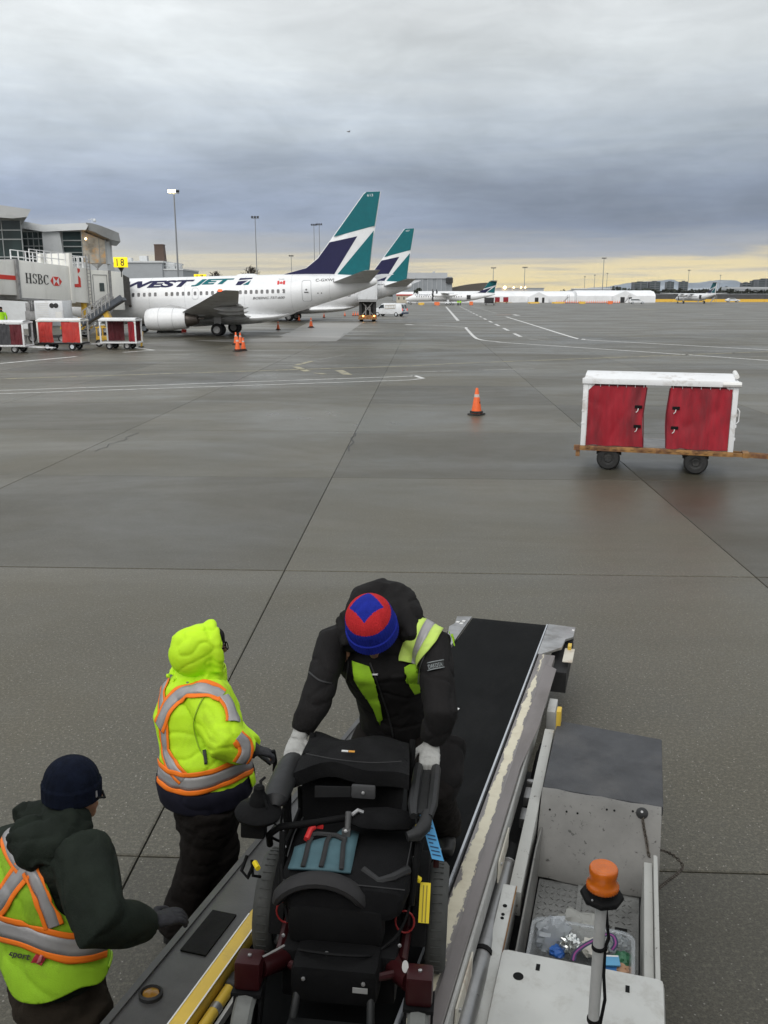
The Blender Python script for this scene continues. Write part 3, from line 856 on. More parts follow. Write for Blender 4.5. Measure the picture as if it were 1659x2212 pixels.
# ------------------------------------------------------------------ terminal, jet bridge, buildings
ROOFM = pmat('roof_metal', (.42, .43, .43), .45, var=.08, vs_=.4, dirt=(.25, .25, .24), dscale=.5, damt=.5)
PANEL = pmat('white_cladding', (.62, .64, .65), .5, var=.06, vs_=.3, dirt=(.36, .36, .35), dscale=.4, damt=.4)
GLASSG = pmat('green_glass', (.022, .038, .038), .12, var=.5, vs_=.35, spec=.5, rvar=.03)
MULL = pmat('mullion', (.34, .36, .36), .5, var=.1)
WARMREFL = pmat('painted_glint_glass', (.34, .33, .30), .12, var=.7, vs_=.7, dirt=(.62, .34, .12), dscale=.8, damt=.9, dlo=.48, dhi=.62, emit=(1, .78, .5), estr=.07)  # warm sky reflection painted in as orange patches and weak emission
LAMP = pmat('lamp_lit', (.9, .8, .6), .4, emit=(1, .80, .42), estr=14)
LAMPW = pmat('lamp_warm', (.9, .7, .5), .4, emit=(1, .62, .28), estr=14)
SIGNY = pmat('sign_yellow', (.85, .66, .01), .5, var=.04, emit=(1, .72, .0), estr=.55)
SIGNR = pmat('sign_red', (.62, .045, .03), .5, var=.06)
GREYB = pmat('grey_building', (.36, .38, .40), .6, var=.06, vs_=.15, dirt=(.25, .26, .27), dscale=.2, damt=.4)
BROWN = pmat('brown_stack', (.10, .065, .05), .6, var=.15, vs_=.6)

def glazing(root, x0, x1, zs, y, cols, mat, lean=0.0):
    """panes one by one between bars; zs = heights of the horizontal bars from the bottom up"""
    fr = MB()
    for z in zs: fr.box(((x0 + x1) / 2, y - .05, z), (x1 - x0, .16, .10))
    for i in range(cols + 1):
        x = lerp(x0, x1, i / cols); fr.bar((x, y - .04, zs[0]), (x, y - .04, zs[-1]), .07, .12, up=(0, 1, 0))
    fr.build('window_frame', MULL, root)
    for i in range(cols):
        for a, c in zip(zs, zs[1:]):
            p = MB(); xa, xb = lerp(x0, x1, i / cols), lerp(x0, x1, (i + 1) / cols)
            p.bb((xa + .04, y, a + .05), (xb - .04, y + .03, c - .05)); p.build('pane', mat, root)

t = thing('terminal_building', 'dark glazed terminal block under a thick overhanging grey roof at the left edge', 'building', (-44, 95, 0))
def L_(pts): return [V(x + 44, y - 95, z) for x, y, z in pts]
b = MB(); b.prism(L_([(x, 93.2, z) for x, z in ((-56, 14.4), (-39.1, 12.28), (-35.3, 11.75), (-35.75, 11.05), (-37.2, 10.9), (-56, 12.3))]), (-9, 20, 0)); b.build('roof', ROOFM, t)
b = MB(); b.prism([V(-12, .15, 0), V(6.75, .15, 0), V(6.75, .15, 6.8), V(-12, .15, 6.8)], (-8, 16, 0)); b.prism([V(-12, .6, 6.8), V(6.6, .6, 6.8), V(6.6, .6, 10.85), V(-12, .6, 10.85)], (-8, 16, 0)); b.build('wall', PANEL, t)
glazing(t, -9, 6.8, (6.85, 7.25, 9.0, 9.9, 10.9), .1, 8, GLASSG)

t = thing('terminal_pavilion', 'white roofed terminal pavilion with a curved visor roof and a corner window with painted warm reflections', 'building', (-36, 104, 0))
def L2(pts): return [V(x + 36, y - 104, z) for x, y, z in pts]
b = MB(); b.prism(L2([(x, 103.2, z) for x, z in ((-41.5, 11.6), (-40.7, 11.5), (-37.95, 11.02), (-32.75, 11.24), (-33.15, 10.5), (-37.9, 10.28), (-40.7, 10.72), (-41.5, 10.85))]), (-4, 12, 0)); b.build('roof', PANEL, t)
b = MB(); rr = []
for x, zt, zb, ya in ((-33.1, 11.24, 10.5, 103.1), (-32.4, 11.16, 10.3, 103.0), (-31.6, 10.95, 9.9, 103.3), (-30.9, 10.65, 9.55, 104.2), (-30.35, 10.33, 9.4, 106.0)):
    rr.append(L2([(x, ya, zt), (x, ya + .5, zb), (x * 116 / ya - .4, 116, zb), (x * 116 / ya - .4, 116, zt)]))
b.loft(rr, smooth=False); b.build('visor_roof', ROOFM, t)
b = MB(); b.prism([V(-5.5, .2, 0), V(1.95, .2, 0), V(4.12, 1.85, 0), V(2.0, 12, 0), V(-5.5, 12, 0)], (0, 0, 6.9)); b.prism([V(4.12, 1.85, 6.9), V(4.4, 2.4, 6.9), V(4.4, 2.4, 9.4), V(4.12, 1.85, 9.4)], (-3, 8, 0)); b.prism(L2([(-38.3, 103.7, 10.3), (-36.35, 103.7, 10.3), (-36.0, 103.7, 6.9), (-38.3, 103.7, 6.9)]), (0, 11, 0)); b.bb((-5.5, .5, 6.9), (-2, 12, 10.3)); b.bb((-2, .6, 6.9), (1.8, 12, 10.3)); b.build('wall', PANEL, t)
glazing(t, -4.7, -2.3, (6.95, 7.4, 8.8, 9.6, 10.35), .2, 4, GLASSG)
glazing(t, -.2, 1.95, (6.95, 8.1, 8.75, 9.4, 10.4), .2, 1, GLASSG)
b = MB(); b.add([V(1.95, .2, 6.95), V(4.1, 1.8, 6.95), V(4.1, 1.8, 9.45), V(1.95, .2, 10.45)], [(0, 1, 2, 3)]); b.build('painted_glint_window', WARMREFL, t)
b = MB(); b.bar((4.1, 1.8, 6.9), (4.1, 1.8, 9.6), .12, .12); b.bar((3.5, 1.3, 6.9), (3.5, 1.3, 9.8), .06, .06); b.build('window_frame', MULL, t)
for p in ((2.6, .9, 8.45), (2.62, .9, 8.1), (2.3, .5, 9.6)):
    b = MB(); b.sphere(p, .12, 8, 6); b.build('added_glint_sphere', LAMPW, t)  # added glowing spheres standing in for warm glints on the glass
b = MB(); b.tube([V(3.0, 1, 11.1), V(3.0, 1, 11.9)], .03, 6); b.tube([V(2.6, 1, 11.7), V(3.4, 1, 11.8)], .03, 6); b.sphere((3.3, 1, 11.6), .18, 8, 6); b.build('roof_aerial', PANEL, t)

# jet bridge ---------------------------------------------------------------
KB = .93
br = thing('jet_bridge', 'cream passenger boarding bridge with red and black bank lettering docked at the nearest jet', 'jet bridge', (-26.5 * KB, 80.5 * KB, 0), R(62.8))
def bp(x, y, z): return V(x * KB, y * KB, 3.5 + (z - 3.5) * KB)
def slant(mb, x0, x1, zb0, zt0, zb1, zt1, y0, y1):
    mb.loft([[bp(x0, y0, zb0), bp(x0, y1, zb0), bp(x0, y1, zt0), bp(x0, y0, zt0)], [bp(x1, y0, zb1), bp(x1, y1, zb1), bp(x1, y1, zt1), bp(x1, y0, zt1)]], smooth=False)
b = MB(); slant(b, -22, -6.9, 4.0, 6.4, 3.42, 6.15, .18, 2.6); b.build('inner_tunnel', CREAM, br, bevel=.04)
b = MB(); slant(b, -22, -6.95, 5.32, 5.72, 4.62, 4.96, .14, .2); b.build('red_stripe', SIGNR, br)
b = MB(); slant(b, -6.95, -1.5, 3.2, 6.22, 2.95, 5.88, 0, 2.8); ot = b.build('outer_tunnel', CREAM, br, bevel=.05)
b = MB(); slant(b, -7.1, -6.85, 3.12, 6.28, 3.12, 6.28, -.08, 2.9); slant(b, -6.95, -1.5, 3.05, 3.24, 2.80, 2.98, -.05, 2.85); b.build('tunnel_rib', GREYM, br)
b = MB(); b.bb(bp(-1.5, -.12, 2.75), bp(-1.12, 2.9, 6.95)); b.bb(bp(-4.1, .4, 5.9), bp(-3.5, .9, 6.8)); b.build('column', CREAM, br, bevel=.03)
b = MB(); slant(b, -1.12, .75, 2.85, 5.82, 2.75, 5.72, 0, 2.8); b.build('front_section', CREAM, br)
b = MB(); slant(b, .75, 3.0, 2.42, 5.62, 2.35, 5.58, -.15, 2.9); cb = b.build('cab', CREAM, br, bevel=.03)
b = MB()
for x0, x1, z0, z1 in ((1.05, 2.75, 2.6, 5.2),):
    b.bar(bp(x0, -.16, z0), bp(x0, -.16, z1), .04, .05, up=(0, 1, 0)); b.bar(bp(x1, -.16, z0), bp(x1, -.16, z1), .04, .05, up=(0, 1, 0)); b.bar(bp(x0, -.16, z1), bp(x1, -.16, z1), .04, .05)
b.build('door_frame', GREYM, cb)
b = MB(); b.bb(bp(1.8, -.19, 3.77), bp(2.35, -.14, 4.5)); b.build('door_window', GLASSG, cb)
b = MB(); slant(b, 3.0, 3.3, 2.3, 5.62, 2.3, 5.62, -.2, 2.95); b.build('cab_joint', GREYM, br)
b = MB(); slant(b, 3.3, 4.75, 2.12, 5.55, 2.1, 5.5, -.25, 2.9); b.build('cab_head', CREAM, br, bevel=.05)
b = MB()
for k in range(6):
    x = 4.72 + k * .2; slant(b, x, x + .12, 2.5, 5.35 - k * .06, 2.5, 5.3 - k * .06, -.15 + .03 * k, 2.7); slant(b, x + .1, x + .22, 2.6, 5.25 - k * .06, 2.6, 5.2 - k * .06, -.05 + .03 * k, 2.6)
b.build('bellows', pmat('bellows_fabric', (.10, .095, .09), .8, var=.2, vs_=3), br)
SER = bpy.data.materials['dark_metal']
def glyph(poly, fn, mat, par, name):
    g_ = MB(); g_.prism([fn(u, w_) for u, w_ in poly], (0, -.02, 0)); return g_.build(name, mat, par)
# bank name: serifed capitals cut from strips
def bl(u, w_): return bp(lerp(-6.25, -3.85, u), -.012, lerp(4.42, 5.22, w_) - .14 * u)
def serif_letter(x0, x1, strokes):
    for s_ in strokes:
        q = MB(); q.prism([bl(lerp(x0, x1, a), c) for a, c in s_], (0, -.02, 0)); yield q
def stroke_arc(cx, cy, rx, ry, a0, a1, w0, w1, n=12):
    o_, i_ = [], []
    for k in range(n + 1):
        t_ = k / n; a = R(lerp(a0, a1, t_)); w_ = lerp(w0, w1, abs(math.cos(a)))
        o_.append((cx + rx * math.cos(a), cy + ry * math.sin(a))); i_.append((cx + (rx - w_) * math.cos(a), cy + (ry - .055) * math.sin(a)))
    return o_, i_
q = MB()
def put(x0, x1, poly): q.prism([bl(lerp(x0, x1, a), c) for a, c in poly], (0, -.02, 0))
def put_arc(x0, x1, *a):
    o_, i_ = stroke_arc(*a)
    for k in range(len(o_) - 1): put(x0, x1, [o_[k], o_[k + 1], i_[k + 1], i_[k]])
bxr = lambda a, c, d, e: [(a, c), (d, c), (d, e), (a, e)]
for x in (.1, .68): put(0, .27, bxr(x, .0, x + .2, 1)); put(0, .27, bxr(x - .08, 0, x + .28, .04)); put(0, .27, bxr(x - .08, .96, x + .28, 1))
put(0, .27, bxr(.3, .47, .68, .53))
put_arc(.30, .50, .48, .75, .40, .25, 20, 270, .06, .22); put_arc(.30, .50, .48, .26, .42, .26, 90, -160, .06, .24); put(.30, .5, bxr(.86, .70, .92, .98)); put(.30, .5, bxr(.05, .02, .11, .3))
put(.53, .75, bxr(.08, 0, .30, 1)); put(.53, .75, bxr(0, 0, .45, .045)); put(.53, .75, bxr(0, .955, .45, 1))
put_arc(.53, .75, .40, .76, .46, .24, 90, -90, .06, .22); put_arc(.53, .75, .42, .26, .54, .26, 90, -90, .06, .24)
put_arc(.77, 1.0, .56, .5, .52, .5, 40, 320, .06, .24, 20) ; put(.77, 1.0, bxr(.90, .66, .96, .99))
q.build('lettering', DARKM, ot)
# hexagon emblem: red hexagon with white hourglass
def hx(u, w_): return bp(lerp(-3.67, -2.42, u), -.012, lerp(4.24, 4.98, w_) - .05 * u)
for i, poly in enumerate(([(0, .5), (.25, 1), (.25, 0)], [(1, .5), (.75, 1), (.75, 0)], [(.25, 1), (.75, 1), (.5, .5)], [(.25, 0), (.75, 0), (.5, .5)])):
    glyph(poly, hx, SIGNR, ot, 'emblem_triangle')
glyph([(.25, 1), (.25, 0), (.5, .5)], hx, WHITE, ot, 'emblem_triangle'); glyph([(.75, 1), (.75, 0), (.5, .5)], hx, WHITE, ot, 'emblem_triangle')
fr_ = lambda u, w_: bp(lerp(-1.0, -.28, u), -.012, lerp(4.12, 5.72, w_))
glyph([(.62, 1), (1, .97), (1, .84), (.66, .73)], fr_, SIGNR, br, 'red_letter_piece'); glyph([(.66, .62), (1, .47), (1, 0), (0, 0), (0, .16), (.66, .18)], fr_, SIGNR, br, 'red_letter_piece')
# roof railings
def railing(mb, pts, h=.95, n=4):
    for p, q_ in zip(pts, pts[1:]):
        for k in range(n + 1):
            c = p.lerp(q_, k / n); mb.bar(c, c + V(0, 0, h), .07, .07)
        for z in (h, h * .5): mb.bar(p + V(0, 0, z), q_ + V(0, 0, z), .06, .06)
b = MB(); railing(b, [bp(-5.35, .3, 6.05), bp(-1.5, .3, 5.85)], 1.0, 5); railing(b, [bp(-5.35, 2.5, 6.05), bp(-1.5, 2.5, 5.85)], 1.0, 5); railing(b, [bp(-1.1, .2, 5.75), bp(.9, .2, 5.7), bp(.9, 2.6, 5.7)], .95, 4)
b.build('roof_railing', WHITE, br)
b = MB()
for x in (.35, .75): b.bar(bp(x, -.2, 2.4), bp(x, -.2, 6.9), .06, .06)
for k in range(14): b.bar(bp(.35, -.2, 2.6 + k * .3), bp(.75, -.2, 2.6 + k * .3), .04, .04)
b.build('ladder', GREYM, br)
b = MB(); b.bar(bp(2.8, .9, 5.5), bp(2.8, .9, 6.05), .1, .1); b.lathe([(.5, .0), (.1, -.35)], bp(2.8, .9, 6.2), (0, 0, 1), 4); b.build('sign_post', GREYM, br)
# lift column with wheels, service stairs, lower rails under the tunnel
b = MB()
for y in (.3, 2.5): b.bar(bp(.2, y, .6), bp(.2, y, 2.8), .3, .35)
b.bb(bp(-.4, 0, .45), bp(.8, 2.8, .7)); b.build('lift_column', YELLOW, br)
for y in (.4, 2.4):
    t_, h__ = MB(), MB(); wheel(t_, h__, bp(.2, y, .45) * 1.0 + V(0, 0, -.13), .5, .35); t_.build('tyre', TYRE, br); h__.build('hub', HUB, br)
b = MB()
for y in (.3, 1.2):
    b.bar(bp(2.3, -y, 2.35), bp(-1.0, -y, .1), .06, .22)
for k in range(11): c0 = bp(2.3, -.75, 2.35).lerp(bp(-1.0, -.75, .1), k / 10); b.box(c0, (.28, .85, .04))
b.build('stairs', GREYM, br)
b = MB()
for y in (.3, 1.2): railing(b, [bp(2.3, -y, 2.35), bp(-1.0, -y, .1)], .9, 5)
b.build('stair_railing', GREYM, br)
b = MB(); b.bar(bp(-5.9, .5, 3.0), bp(-5.9, .5, 3.4), .3, .3); b.bar(bp(-3.2, .5, 2.9), bp(-3.2, .5, 3.2), .3, .3); b.build('hanger', WHITE, br)

# stand number signs
def gate_sign(name, txt, c, w_, h, label):
    s_ = thing(name, label, 'sign', c)
    b = MB(); b.bb((-w_ / 2, 0, -h / 2), (w_ / 2, .18, h / 2)); bd = b.build('sign_board', SIGNY, s_, bevel=.02)
    lettering(txt, lambda u, q_: V(-w_ * .27 + u * w_ * .54, -.012, -h * .36 + q_ * h * .72), DARKM, s_, off=.01, cuts=1, spacing=1.3)
    b = MB(); b.lathe([(.30, -h / 2), (.05, -h / 2 - .35)], (0, .1, 0), (0, 0, 1), 4); b.bar((0, .1, -h / 2 - .3), (0, .1, -h / 2 - .75), .07, .07); b.build('bracket', DARKM, s_)
p_ = AY(260, 566.5, 74.6); gate_sign('stand_sign', '18', p_, 1.12, .80, 'yellow lit stand sign reading 18 above the jet bridge cab')
p_ = AY(432, 598, 112); gate_sign('stand_sign', '17', p_, 1.5, .62, 'small yellow stand sign reading 17 just showing above the nearest jet')

# buildings behind ---------------------------------------------------------
t = thing('grey_terminal_wing', 'low pale grey terminal wing behind the nearest jet with rooftop plant', 'building', (-40, 140, 0))
b = MB(); b.bb((-12, 0, 0), (6.2, 14, 8.2)); b.bb((6.2, .3, 0), (9.25, 12, 7.1)); b.build('wall', GREYB, t)
b = MB(); b.bb((-12.2, -.2, 8.2), (6.4, 14, 8.45)); b.bb((6.2, .2, 7.1), (9.35, 12, 7.3)); b.build('roof_edge', PANEL, t)
for x, z, w_, h in ((3.1, 8.46, 1.2, .8), (7.2, 7.31, 1.4, .9), (8.4, 7.31, .8, .7), (.5, 8.46, 1.6, .5)):
    b = MB(); b.bb((x - w_ / 2, 1, z), (x + w_ / 2, 2, z + h)); b.build('plant_box', PANEL, t, bevel=.05)
b = MB()
for k in range(8): x = 5.2 + k * .55; b.bar((x, .5, 7.3), (x, .5, 8.2), .05, .05)
b.bar((5.2, .5, 8.2), (9.05, .5, 8.2), .05, .05); b.bar((5.2, .5, 7.8), (9.05, .5, 7.8), .05, .05); b.build('roof_railing', PANEL, t)
t = thing('chimney_stack', 'brown flaring stack standing on the grey terminal wing', 'chimney', (-34.4, 141, 8.2))
b = MB(); b.prism([V(-.72, 0, 0), V(.80, 0, 0), V(.62, 0, 2.6), V(-.72, 0, 2.6)], (0, 1.4, 0)); b.build('shaft', BROWN, t)
b = MB(); b.bb((-.76, -.04, 2.6), (.66, 1.44, 2.75)); b.build('cap', BROWN, t)
t = thing('concourse_building', 'low pale concourse building far behind the nearest jet', 'building', (-36, 175, 0))
b = MB(); b.bb((-12, 0, 0), (6, 10, 6.1)); b.bb((-12, .1, 0), (14, 8, 5.2)); b.build('wall', PANEL, t)
b = MB(); b.bb((-12.2, -.3, 6.1), (6.2, 10, 6.35)); b.build('roof', ROOFM, t)

# light masts --------------------------------------------------------------
POLE = pmat('mast_grey', (.24, .25, .26), .5, metal=.2, var=.1)
def mast(px, py, Y, label, heads=3, lit=False, r=.12, cat='light mast'):
    p = AY(px, py, Y); h = p.z
    t = thing('light_mast', label, cat, (p.x, p.y, 0), 0, 'floodlight masts around the apron')
    b = MB(); b.tube([V(0, 0, 0), V(0, 0, h)], [r, r * .6], 8); b.build('pole', POLE, t)
    b = MB(); b.bar((-heads * .27, 0, h - .15), (heads * .27, 0, h - .15), .12, .12); b.lathe([(r * 1.6, 0), (r * 1.3, .5)], (0, 0, 0), (0, 0, 1), 8); b.build('crossarm', POLE, t)
    for k in range(heads):
        x = (k - (heads - 1) / 2) * .6
        b = MB(); b.box((x, -.15, h + .12), (.42, .4, .28), Matrix.Rotation(.35, 3, 'X')); b.build('floodlight', LAMP if lit and k < 2 else DARKM, t)
mast(375.5, 415, 138, 'tall light mast with two glaring lit floodlights, left of the tail fins', 3, True, .16)
mast(551, 470, 200, 'tall unlit light mast in the middle of the jet roof line', 3)
mast(678, 486, 262, 'left one of the pair of unlit masts just left of the big fin', 3)
mast(689.5, 485, 262, 'right one of the pair of unlit masts just left of the big fin', 3)
mast(629, 553, 330, 'short distant light mast left of the masts in a pair', 3, r=.14)
mast(1066, 579, 415, 'light mast with round head above the far turboprop tail', 4, r=.2)
mast(1134, 578, 415, 'light mast with round head right of the far turboprop tail', 4, r=.2)
mast(1305, 558, 450, 'tallest dark light mast in front of the yellow horizon at right', 4, r=.22)
mast(1263.5, 598, 600, 'small distant light mast, leftmost of three by the tallest right mast', 2, r=.2)
mast(1285, 594.5, 600, 'small distant light mast, middle of three by the tallest right mast', 2, r=.2)
mast(1312, 591, 600, 'small distant light mast just right of the tallest right mast', 2, r=.2)
mast(1488.7, 584, 560, 'slim light mast left of the right turboprop tail', 3, r=.2)
mast(1556.6, 595, 700, 'faint slim light mast near the right edge', 2, r=.2)
# ------------------------------------------------------------------ far side of the apron
TENT = pmat('tent_white', (.80, .81, .82), .45, var=.05, vs_=.2, dirt=(.5, .5, .5), dscale=.3, damt=.3)
HANG = pmat('hangar_grey', (.27, .29, .31), .6, var=.08, vs_=.1)
HANGT = pmat('hangar_pale', (.46, .48, .50), .6, var=.06, vs_=.1)
EARTH = pmat('brown_roof', (.10, .088, .075), .8, var=.15, vs_=.1)
BEIGE = pmat('beige_wall', (.50, .45, .36), .6, var=.08, vs_=.5)
CONC = pmat('tower_concrete', (.12, .13, .145), .7, var=.15, vs_=.05)
HEDGE = pmat('hedge_dark', (.030, .034, .026), .8, var=.4, vs_=.6)
LEAF = pmat('leaf_dark', (.035, .042, .028), .8, var=.4, vs_=.6)
BARK = pmat('bark', (.06, .05, .042), .85, var=.3, vs_=2)

t = thing('hangar', 'big grey aircraft hangar with tall panelled doors behind the second tail', 'hangar', (30, 520, 0))
X = lambda px, Y: AY(px, 640, Y).x - 30
b = MB(); b.bb((X(850, 520), 2, 0), (X(977, 520), 60, 13.2)); b.build('wall', HANG, t)
b = MB(); b.bb((X(850, 520), 1.0, 12.3), (X(966, 520), 58, 15.5)); b.bb((X(935, 520), 3, 15.5), (X(940, 520), 8, 16.2)); b.build('roof', HANGT, t)
b = MB(); b.bb((X(963, 520), .2, 9.8), (X(978, 520), 10, 12.6)); b.build('side_canopy', DARKM, t)
for i in range(8):
    x0 = lerp(X(884, 520), X(964, 520), i / 8); x1 = lerp(X(884, 520), X(964, 520), (i + 1) / 8)
    b = MB(); b.bb((x0 + .06, 1.5 + (i % 2) * .3, 0), (x1 - .25, 1.9 + (i % 2) * .3, 12.3)); d_ = b.build('door_panel', HANG, t)
    b = MB(); b.bb((x1 - .25, 1.4, 0), (x1, 1.9, 12.3)); b.build('door_edge', HANGT, d_)

t = thing('arched_depot', 'long low depot with a curving brown roof right of the hangar', 'building', (44, 560, 0))
b = MB(); pr = []
n = 10
for i in range(n + 1):
    px = lerp(974, 1066, i / n); zt = 3.5 + (636 - lerp(623, 612, math.sin(min(1, i / n * 1.1) * math.pi / 2))) / 1912 * 560
    pr.append((AY(px, 640, 560).x - 44, zt))
b.prism([V(pr[0][0], 0, 0)] + [V(x, 0, z) for x, z in pr] + [V(pr[-1][0], 0, 0)], (0, 30, 0)); b.build('roof', EARTH, t)
b = MB(); b.bb((pr[0][0] + .5, -1.2, 0), (pr[-1][0], 0, 4.6)); b.build('front_wall', HANGT, t)
t = thing('cargo_shed', 'low grey cargo shed with lit lamps behind the white tents', 'building', (84, 500, 0))
b = MB(); b.bb((AY(1062, 640, 500).x - 84, 0, 0), (AY(1174, 640, 500).x - 84, 20, 6.6)); b.build('wall', HANGT, t)
b = MB(); b.bb((AY(1061, 640, 500).x - 84, -.4, 6.6), (AY(1175, 640, 500).x - 84, 20.5, 7.1)); b.build('roof', GREYB, t)
for px, r in ((1069, .45), (1090, .75), (1109, .35), (1125, .35), (1134, .32)):
    p = AY(px, 621, 500); b = MB(); b.sphere((p.x - 84, -1, p.z), r, 8, 6); b.bar((p.x - 84, -.6, 6.9), (p.x - 84, -.9, p.z), .12, .12); b.build('wall_lamp', LAMPW, t)

# long white tents
def tent(x0px, x1px, Y, h, dep, label, gables, ytop=None):
    xa, xb = AY(x0px, 645, Y).x, AY(x1px, 645, Y).x
    t = thing('tent', label, 'tent', ((xa + xb) / 2, Y, 0), 0, 'long white tents across the apron')
    L = (xb - xa) / 2
    pf = [(0, 0), (.0, h * .55), (dep * .06, h * .72), (dep * .2, h * .9), (dep * .5, h), (dep * .8, h * .9), (dep, h * .55), (dep, 0)]
    b = MB(); n = 14
    b.loft([[V(lerp(-L, L, i / n), y, z + (.06 * (i % 2))) for y, z in pf] for i in range(n + 1)], smooth=False); b.build('canopy', TENT, t)
    for g0, g1, hh in gables:
        a0, a1 = AY(g0, 645, Y).x - (xa + xb) / 2, AY(g1, 645, Y).x - (xa + xb) / 2
        b = MB(); b.prism([V(a0, -3, 0), V(a1, -3, 0), V(a1, -3, hh * .55), V((a0 + a1) / 2, -3, hh), V(a0, -3, hh * .55)], (0, 4, 0)); gb = b.build('porch', TENT, t)
        for f0, f1 in ((.30, .48), (.66, .78)):
            b = MB(); b.bb((lerp(a0, a1, f0), -3.04, 0), (lerp(a0, a1, f1), -2.9, hh * .48)); b.build('doorway', DARKM, gb)
    return t
tent(905, 1246, 402, 4.9, 16, 'long white tent behind the far turboprop, left one of two', [(1140, 1183, 4.5)])
tent(1247, 1416, 396, 5.2, 16, 'long white tent at the right end of the row, with a gabled porch', [(1321, 1372, 5.0)])
t = thing('low_shed', 'flat white roofed shed seen over the right tent', 'building', (AY(1280, 640, 470).x, 470, 0))
b = MB(); b.bb((-9.5, 0, 0), (9.5, 8, 6.2)); b.build('wall', HANGT, t); b = MB(); b.bb((-9.8, -.3, 6.2), (9.8, 8.3, 6.5)); b.build('roof', TENT, t)
# beige hut with red eaves
c = AY(875, 645, 392)
t = thing('site_hut', 'beige hut with red eaves and white roof behind the white van', 'hut', (c.x, 392, 0))
b = MB(); b.bb((-3.0, 0, 0), (2.6, 6, 2.9)); b.build('wall', BEIGE, t)
b = MB(); b.bb((-3.2, -.3, 2.75), (2.7, -.1, 3.15)); b.build('eaves', SIGNR, t)
b = MB(); b.prism([V(-3.2, -.1, 3.1), V(-2.4, 3, 4.0), V(3.2, 3, 4.0), V(2.7, -.1, 3.1)], (0, .05, .12)); b.build('roof', TENT, t)
b = MB(); b.prism([V(2.6, .2, 0), V(5.2, .2, 0), V(5.2, .2, 2.5), V(3.7, .2, 3.8), V(2.6, .2, 3.1)], (0, 4, 0)); b.build('gable', TENT, t)
for x in (-2.2, -.4, 1.0, 1.9):
    b = MB(); b.bb((x - .22, -.05, 1.2 if x < 1.5 and x > -1 or x < -2 else 0.1), (x + .22, .04, 2.1)); b.build('hut_window', GLASSG, t)
b = MB(); b.bb((3.9, .14, .8), (4.9, .24, 2.0)); b.build('hut_window', GLASSG, t)

t.scale = (1.22, 1.2, 1.12)
# hedge, wall and yellow barrier at right
def blob_wood(name, boxes, mat, n, size, label=None, cat=None, kind='stuff', parent=None, seed=1):
    """leaf-clump faces spread through volumes (boxes: centre, half sizes)"""
    rnd = random.Random(seed); b = MB()
    tot = sum(h[0] * h[2] for c, h in boxes)
    for c, h in boxes:
        k = max(6, int(n * h[0] * h[2] / tot))
        for _ in range(k):
            while True:
                u = V(rnd.uniform(-1, 1), rnd.uniform(-1, 1), rnd.uniform(-1, 1))
                if u.length < 1 and (u.length > .35 or rnd.random() < .3): break
            p = V(c[0] + u.x * h[0], c[1] + u.y * h[1], c[2] + u.z * h[2])
            s_ = size * rnd.uniform(.5, 1.3); q = Matrix.Rotation(rnd.uniform(0, 6.28), 3, V(rnd.uniform(-1, 1), rnd.uniform(-1, 1), rnd.uniform(-1, 1)).normalized() if True else None)
            b.add([p + q @ V(-s_, 0, -s_ * .5), p + q @ V(s_ * .9, .1 * s_, -s_ * .6), p + q @ V(s_ * .7, 0, s_ * .6), p + q @ V(-s_ * .5, .15 * s_, s_ * .7)], [(0, 1, 2, 3)])
    o = b.build(name, mat, parent)
    if kind: o['kind'] = kind
    if label: tag(o, label, cat)
    return o
rnd = random.Random(5)
bx = []
for i in range(60):
    px = rnd.uniform(1235, 1700); Y = rnd.uniform(640, 760); h = rnd.uniform(2.0, 4.6) * (.75 if px < 1330 else 1)
    c = AY(px, 640, Y); bx.append(((c.x, Y, h), (rnd.uniform(4, 9), 3, h)))
for i in range(10):
    px = rnd.uniform(1180, 1240); c = AY(px, 640, 650); h = rnd.uniform(1.5, 3.6); bx.append(((c.x, 650, h), (3, 3, h)))
blob_wood('distant_wood', bx, LEAF, 9000, .9, 'dark far-off wood along the horizon at right', 'trees', 'stuff', seed=3)
bx = []
for i in range(34):
    px = lerp(1418, 1690, i / 33); c = AY(px, 640, 480); h = 2.9 + rnd.uniform(-.4, .4); bx.append(((c.x, 480, h), (2.6, 1.5, h)))
blob_wood('hedge', bx, HEDGE, 6000, .55, 'dark clipped hedge band behind the yellow barriers at right', 'hedge', 'stuff', seed=4)
t = thing('perimeter_wall', 'long dark grey wall in front of the hedge at the right edge', 'wall', (AY(1600, 640, 470).x, 470, 0))
b = MB(); b.bb((-46, 0, 0), (30, .6, 3.6)); b.build('wall_face', pmat('dark_wall', (.075, .075, .075), .8, var=.2, vs_=.3), t)
b = MB(); b.bb((-46, -.1, 3.6), (30, .7, 3.8)); b.build('coping', GREYB, t)
t = thing('glass_shed', 'long pale glazed shed above the dark wall at the far right', 'building', (AY(1625, 640, 520).x, 520, 0))
b = MB(); b.bb((-15, 0, 0), (22, 8, 6.6)); b.build('wall', GREYB, t); b = MB(); b.bb((-15, -.2, 6.6), (22, 8, 7.6)); b.build('roof', HANGT, t)
bar0 = thing('barrier', 'yellow barrier segment in the row before the dark wall at right', 'barrier', (0, 0, 0), 0, 'yellow barriers in front of the dark wall')
b = MB(); b.prism([V(-1.45, -.4, 0), V(-1.45, .4, 0), V(-1.45, .12, .9), V(-1.45, -.12, .9)], (2.9, 0, 0)); b.build('barrier_body', YELLOW, bar0)
for i in range(24):
    px0 = 1412 + i * 11.2; p = AY(px0, 640, 430)
    o = bar0 if i == 0 else dup(bar0)
    o.location = (p.x, 430 + .4 * math.sin(i), 0); o.scale = (.96, 1, 1.5)
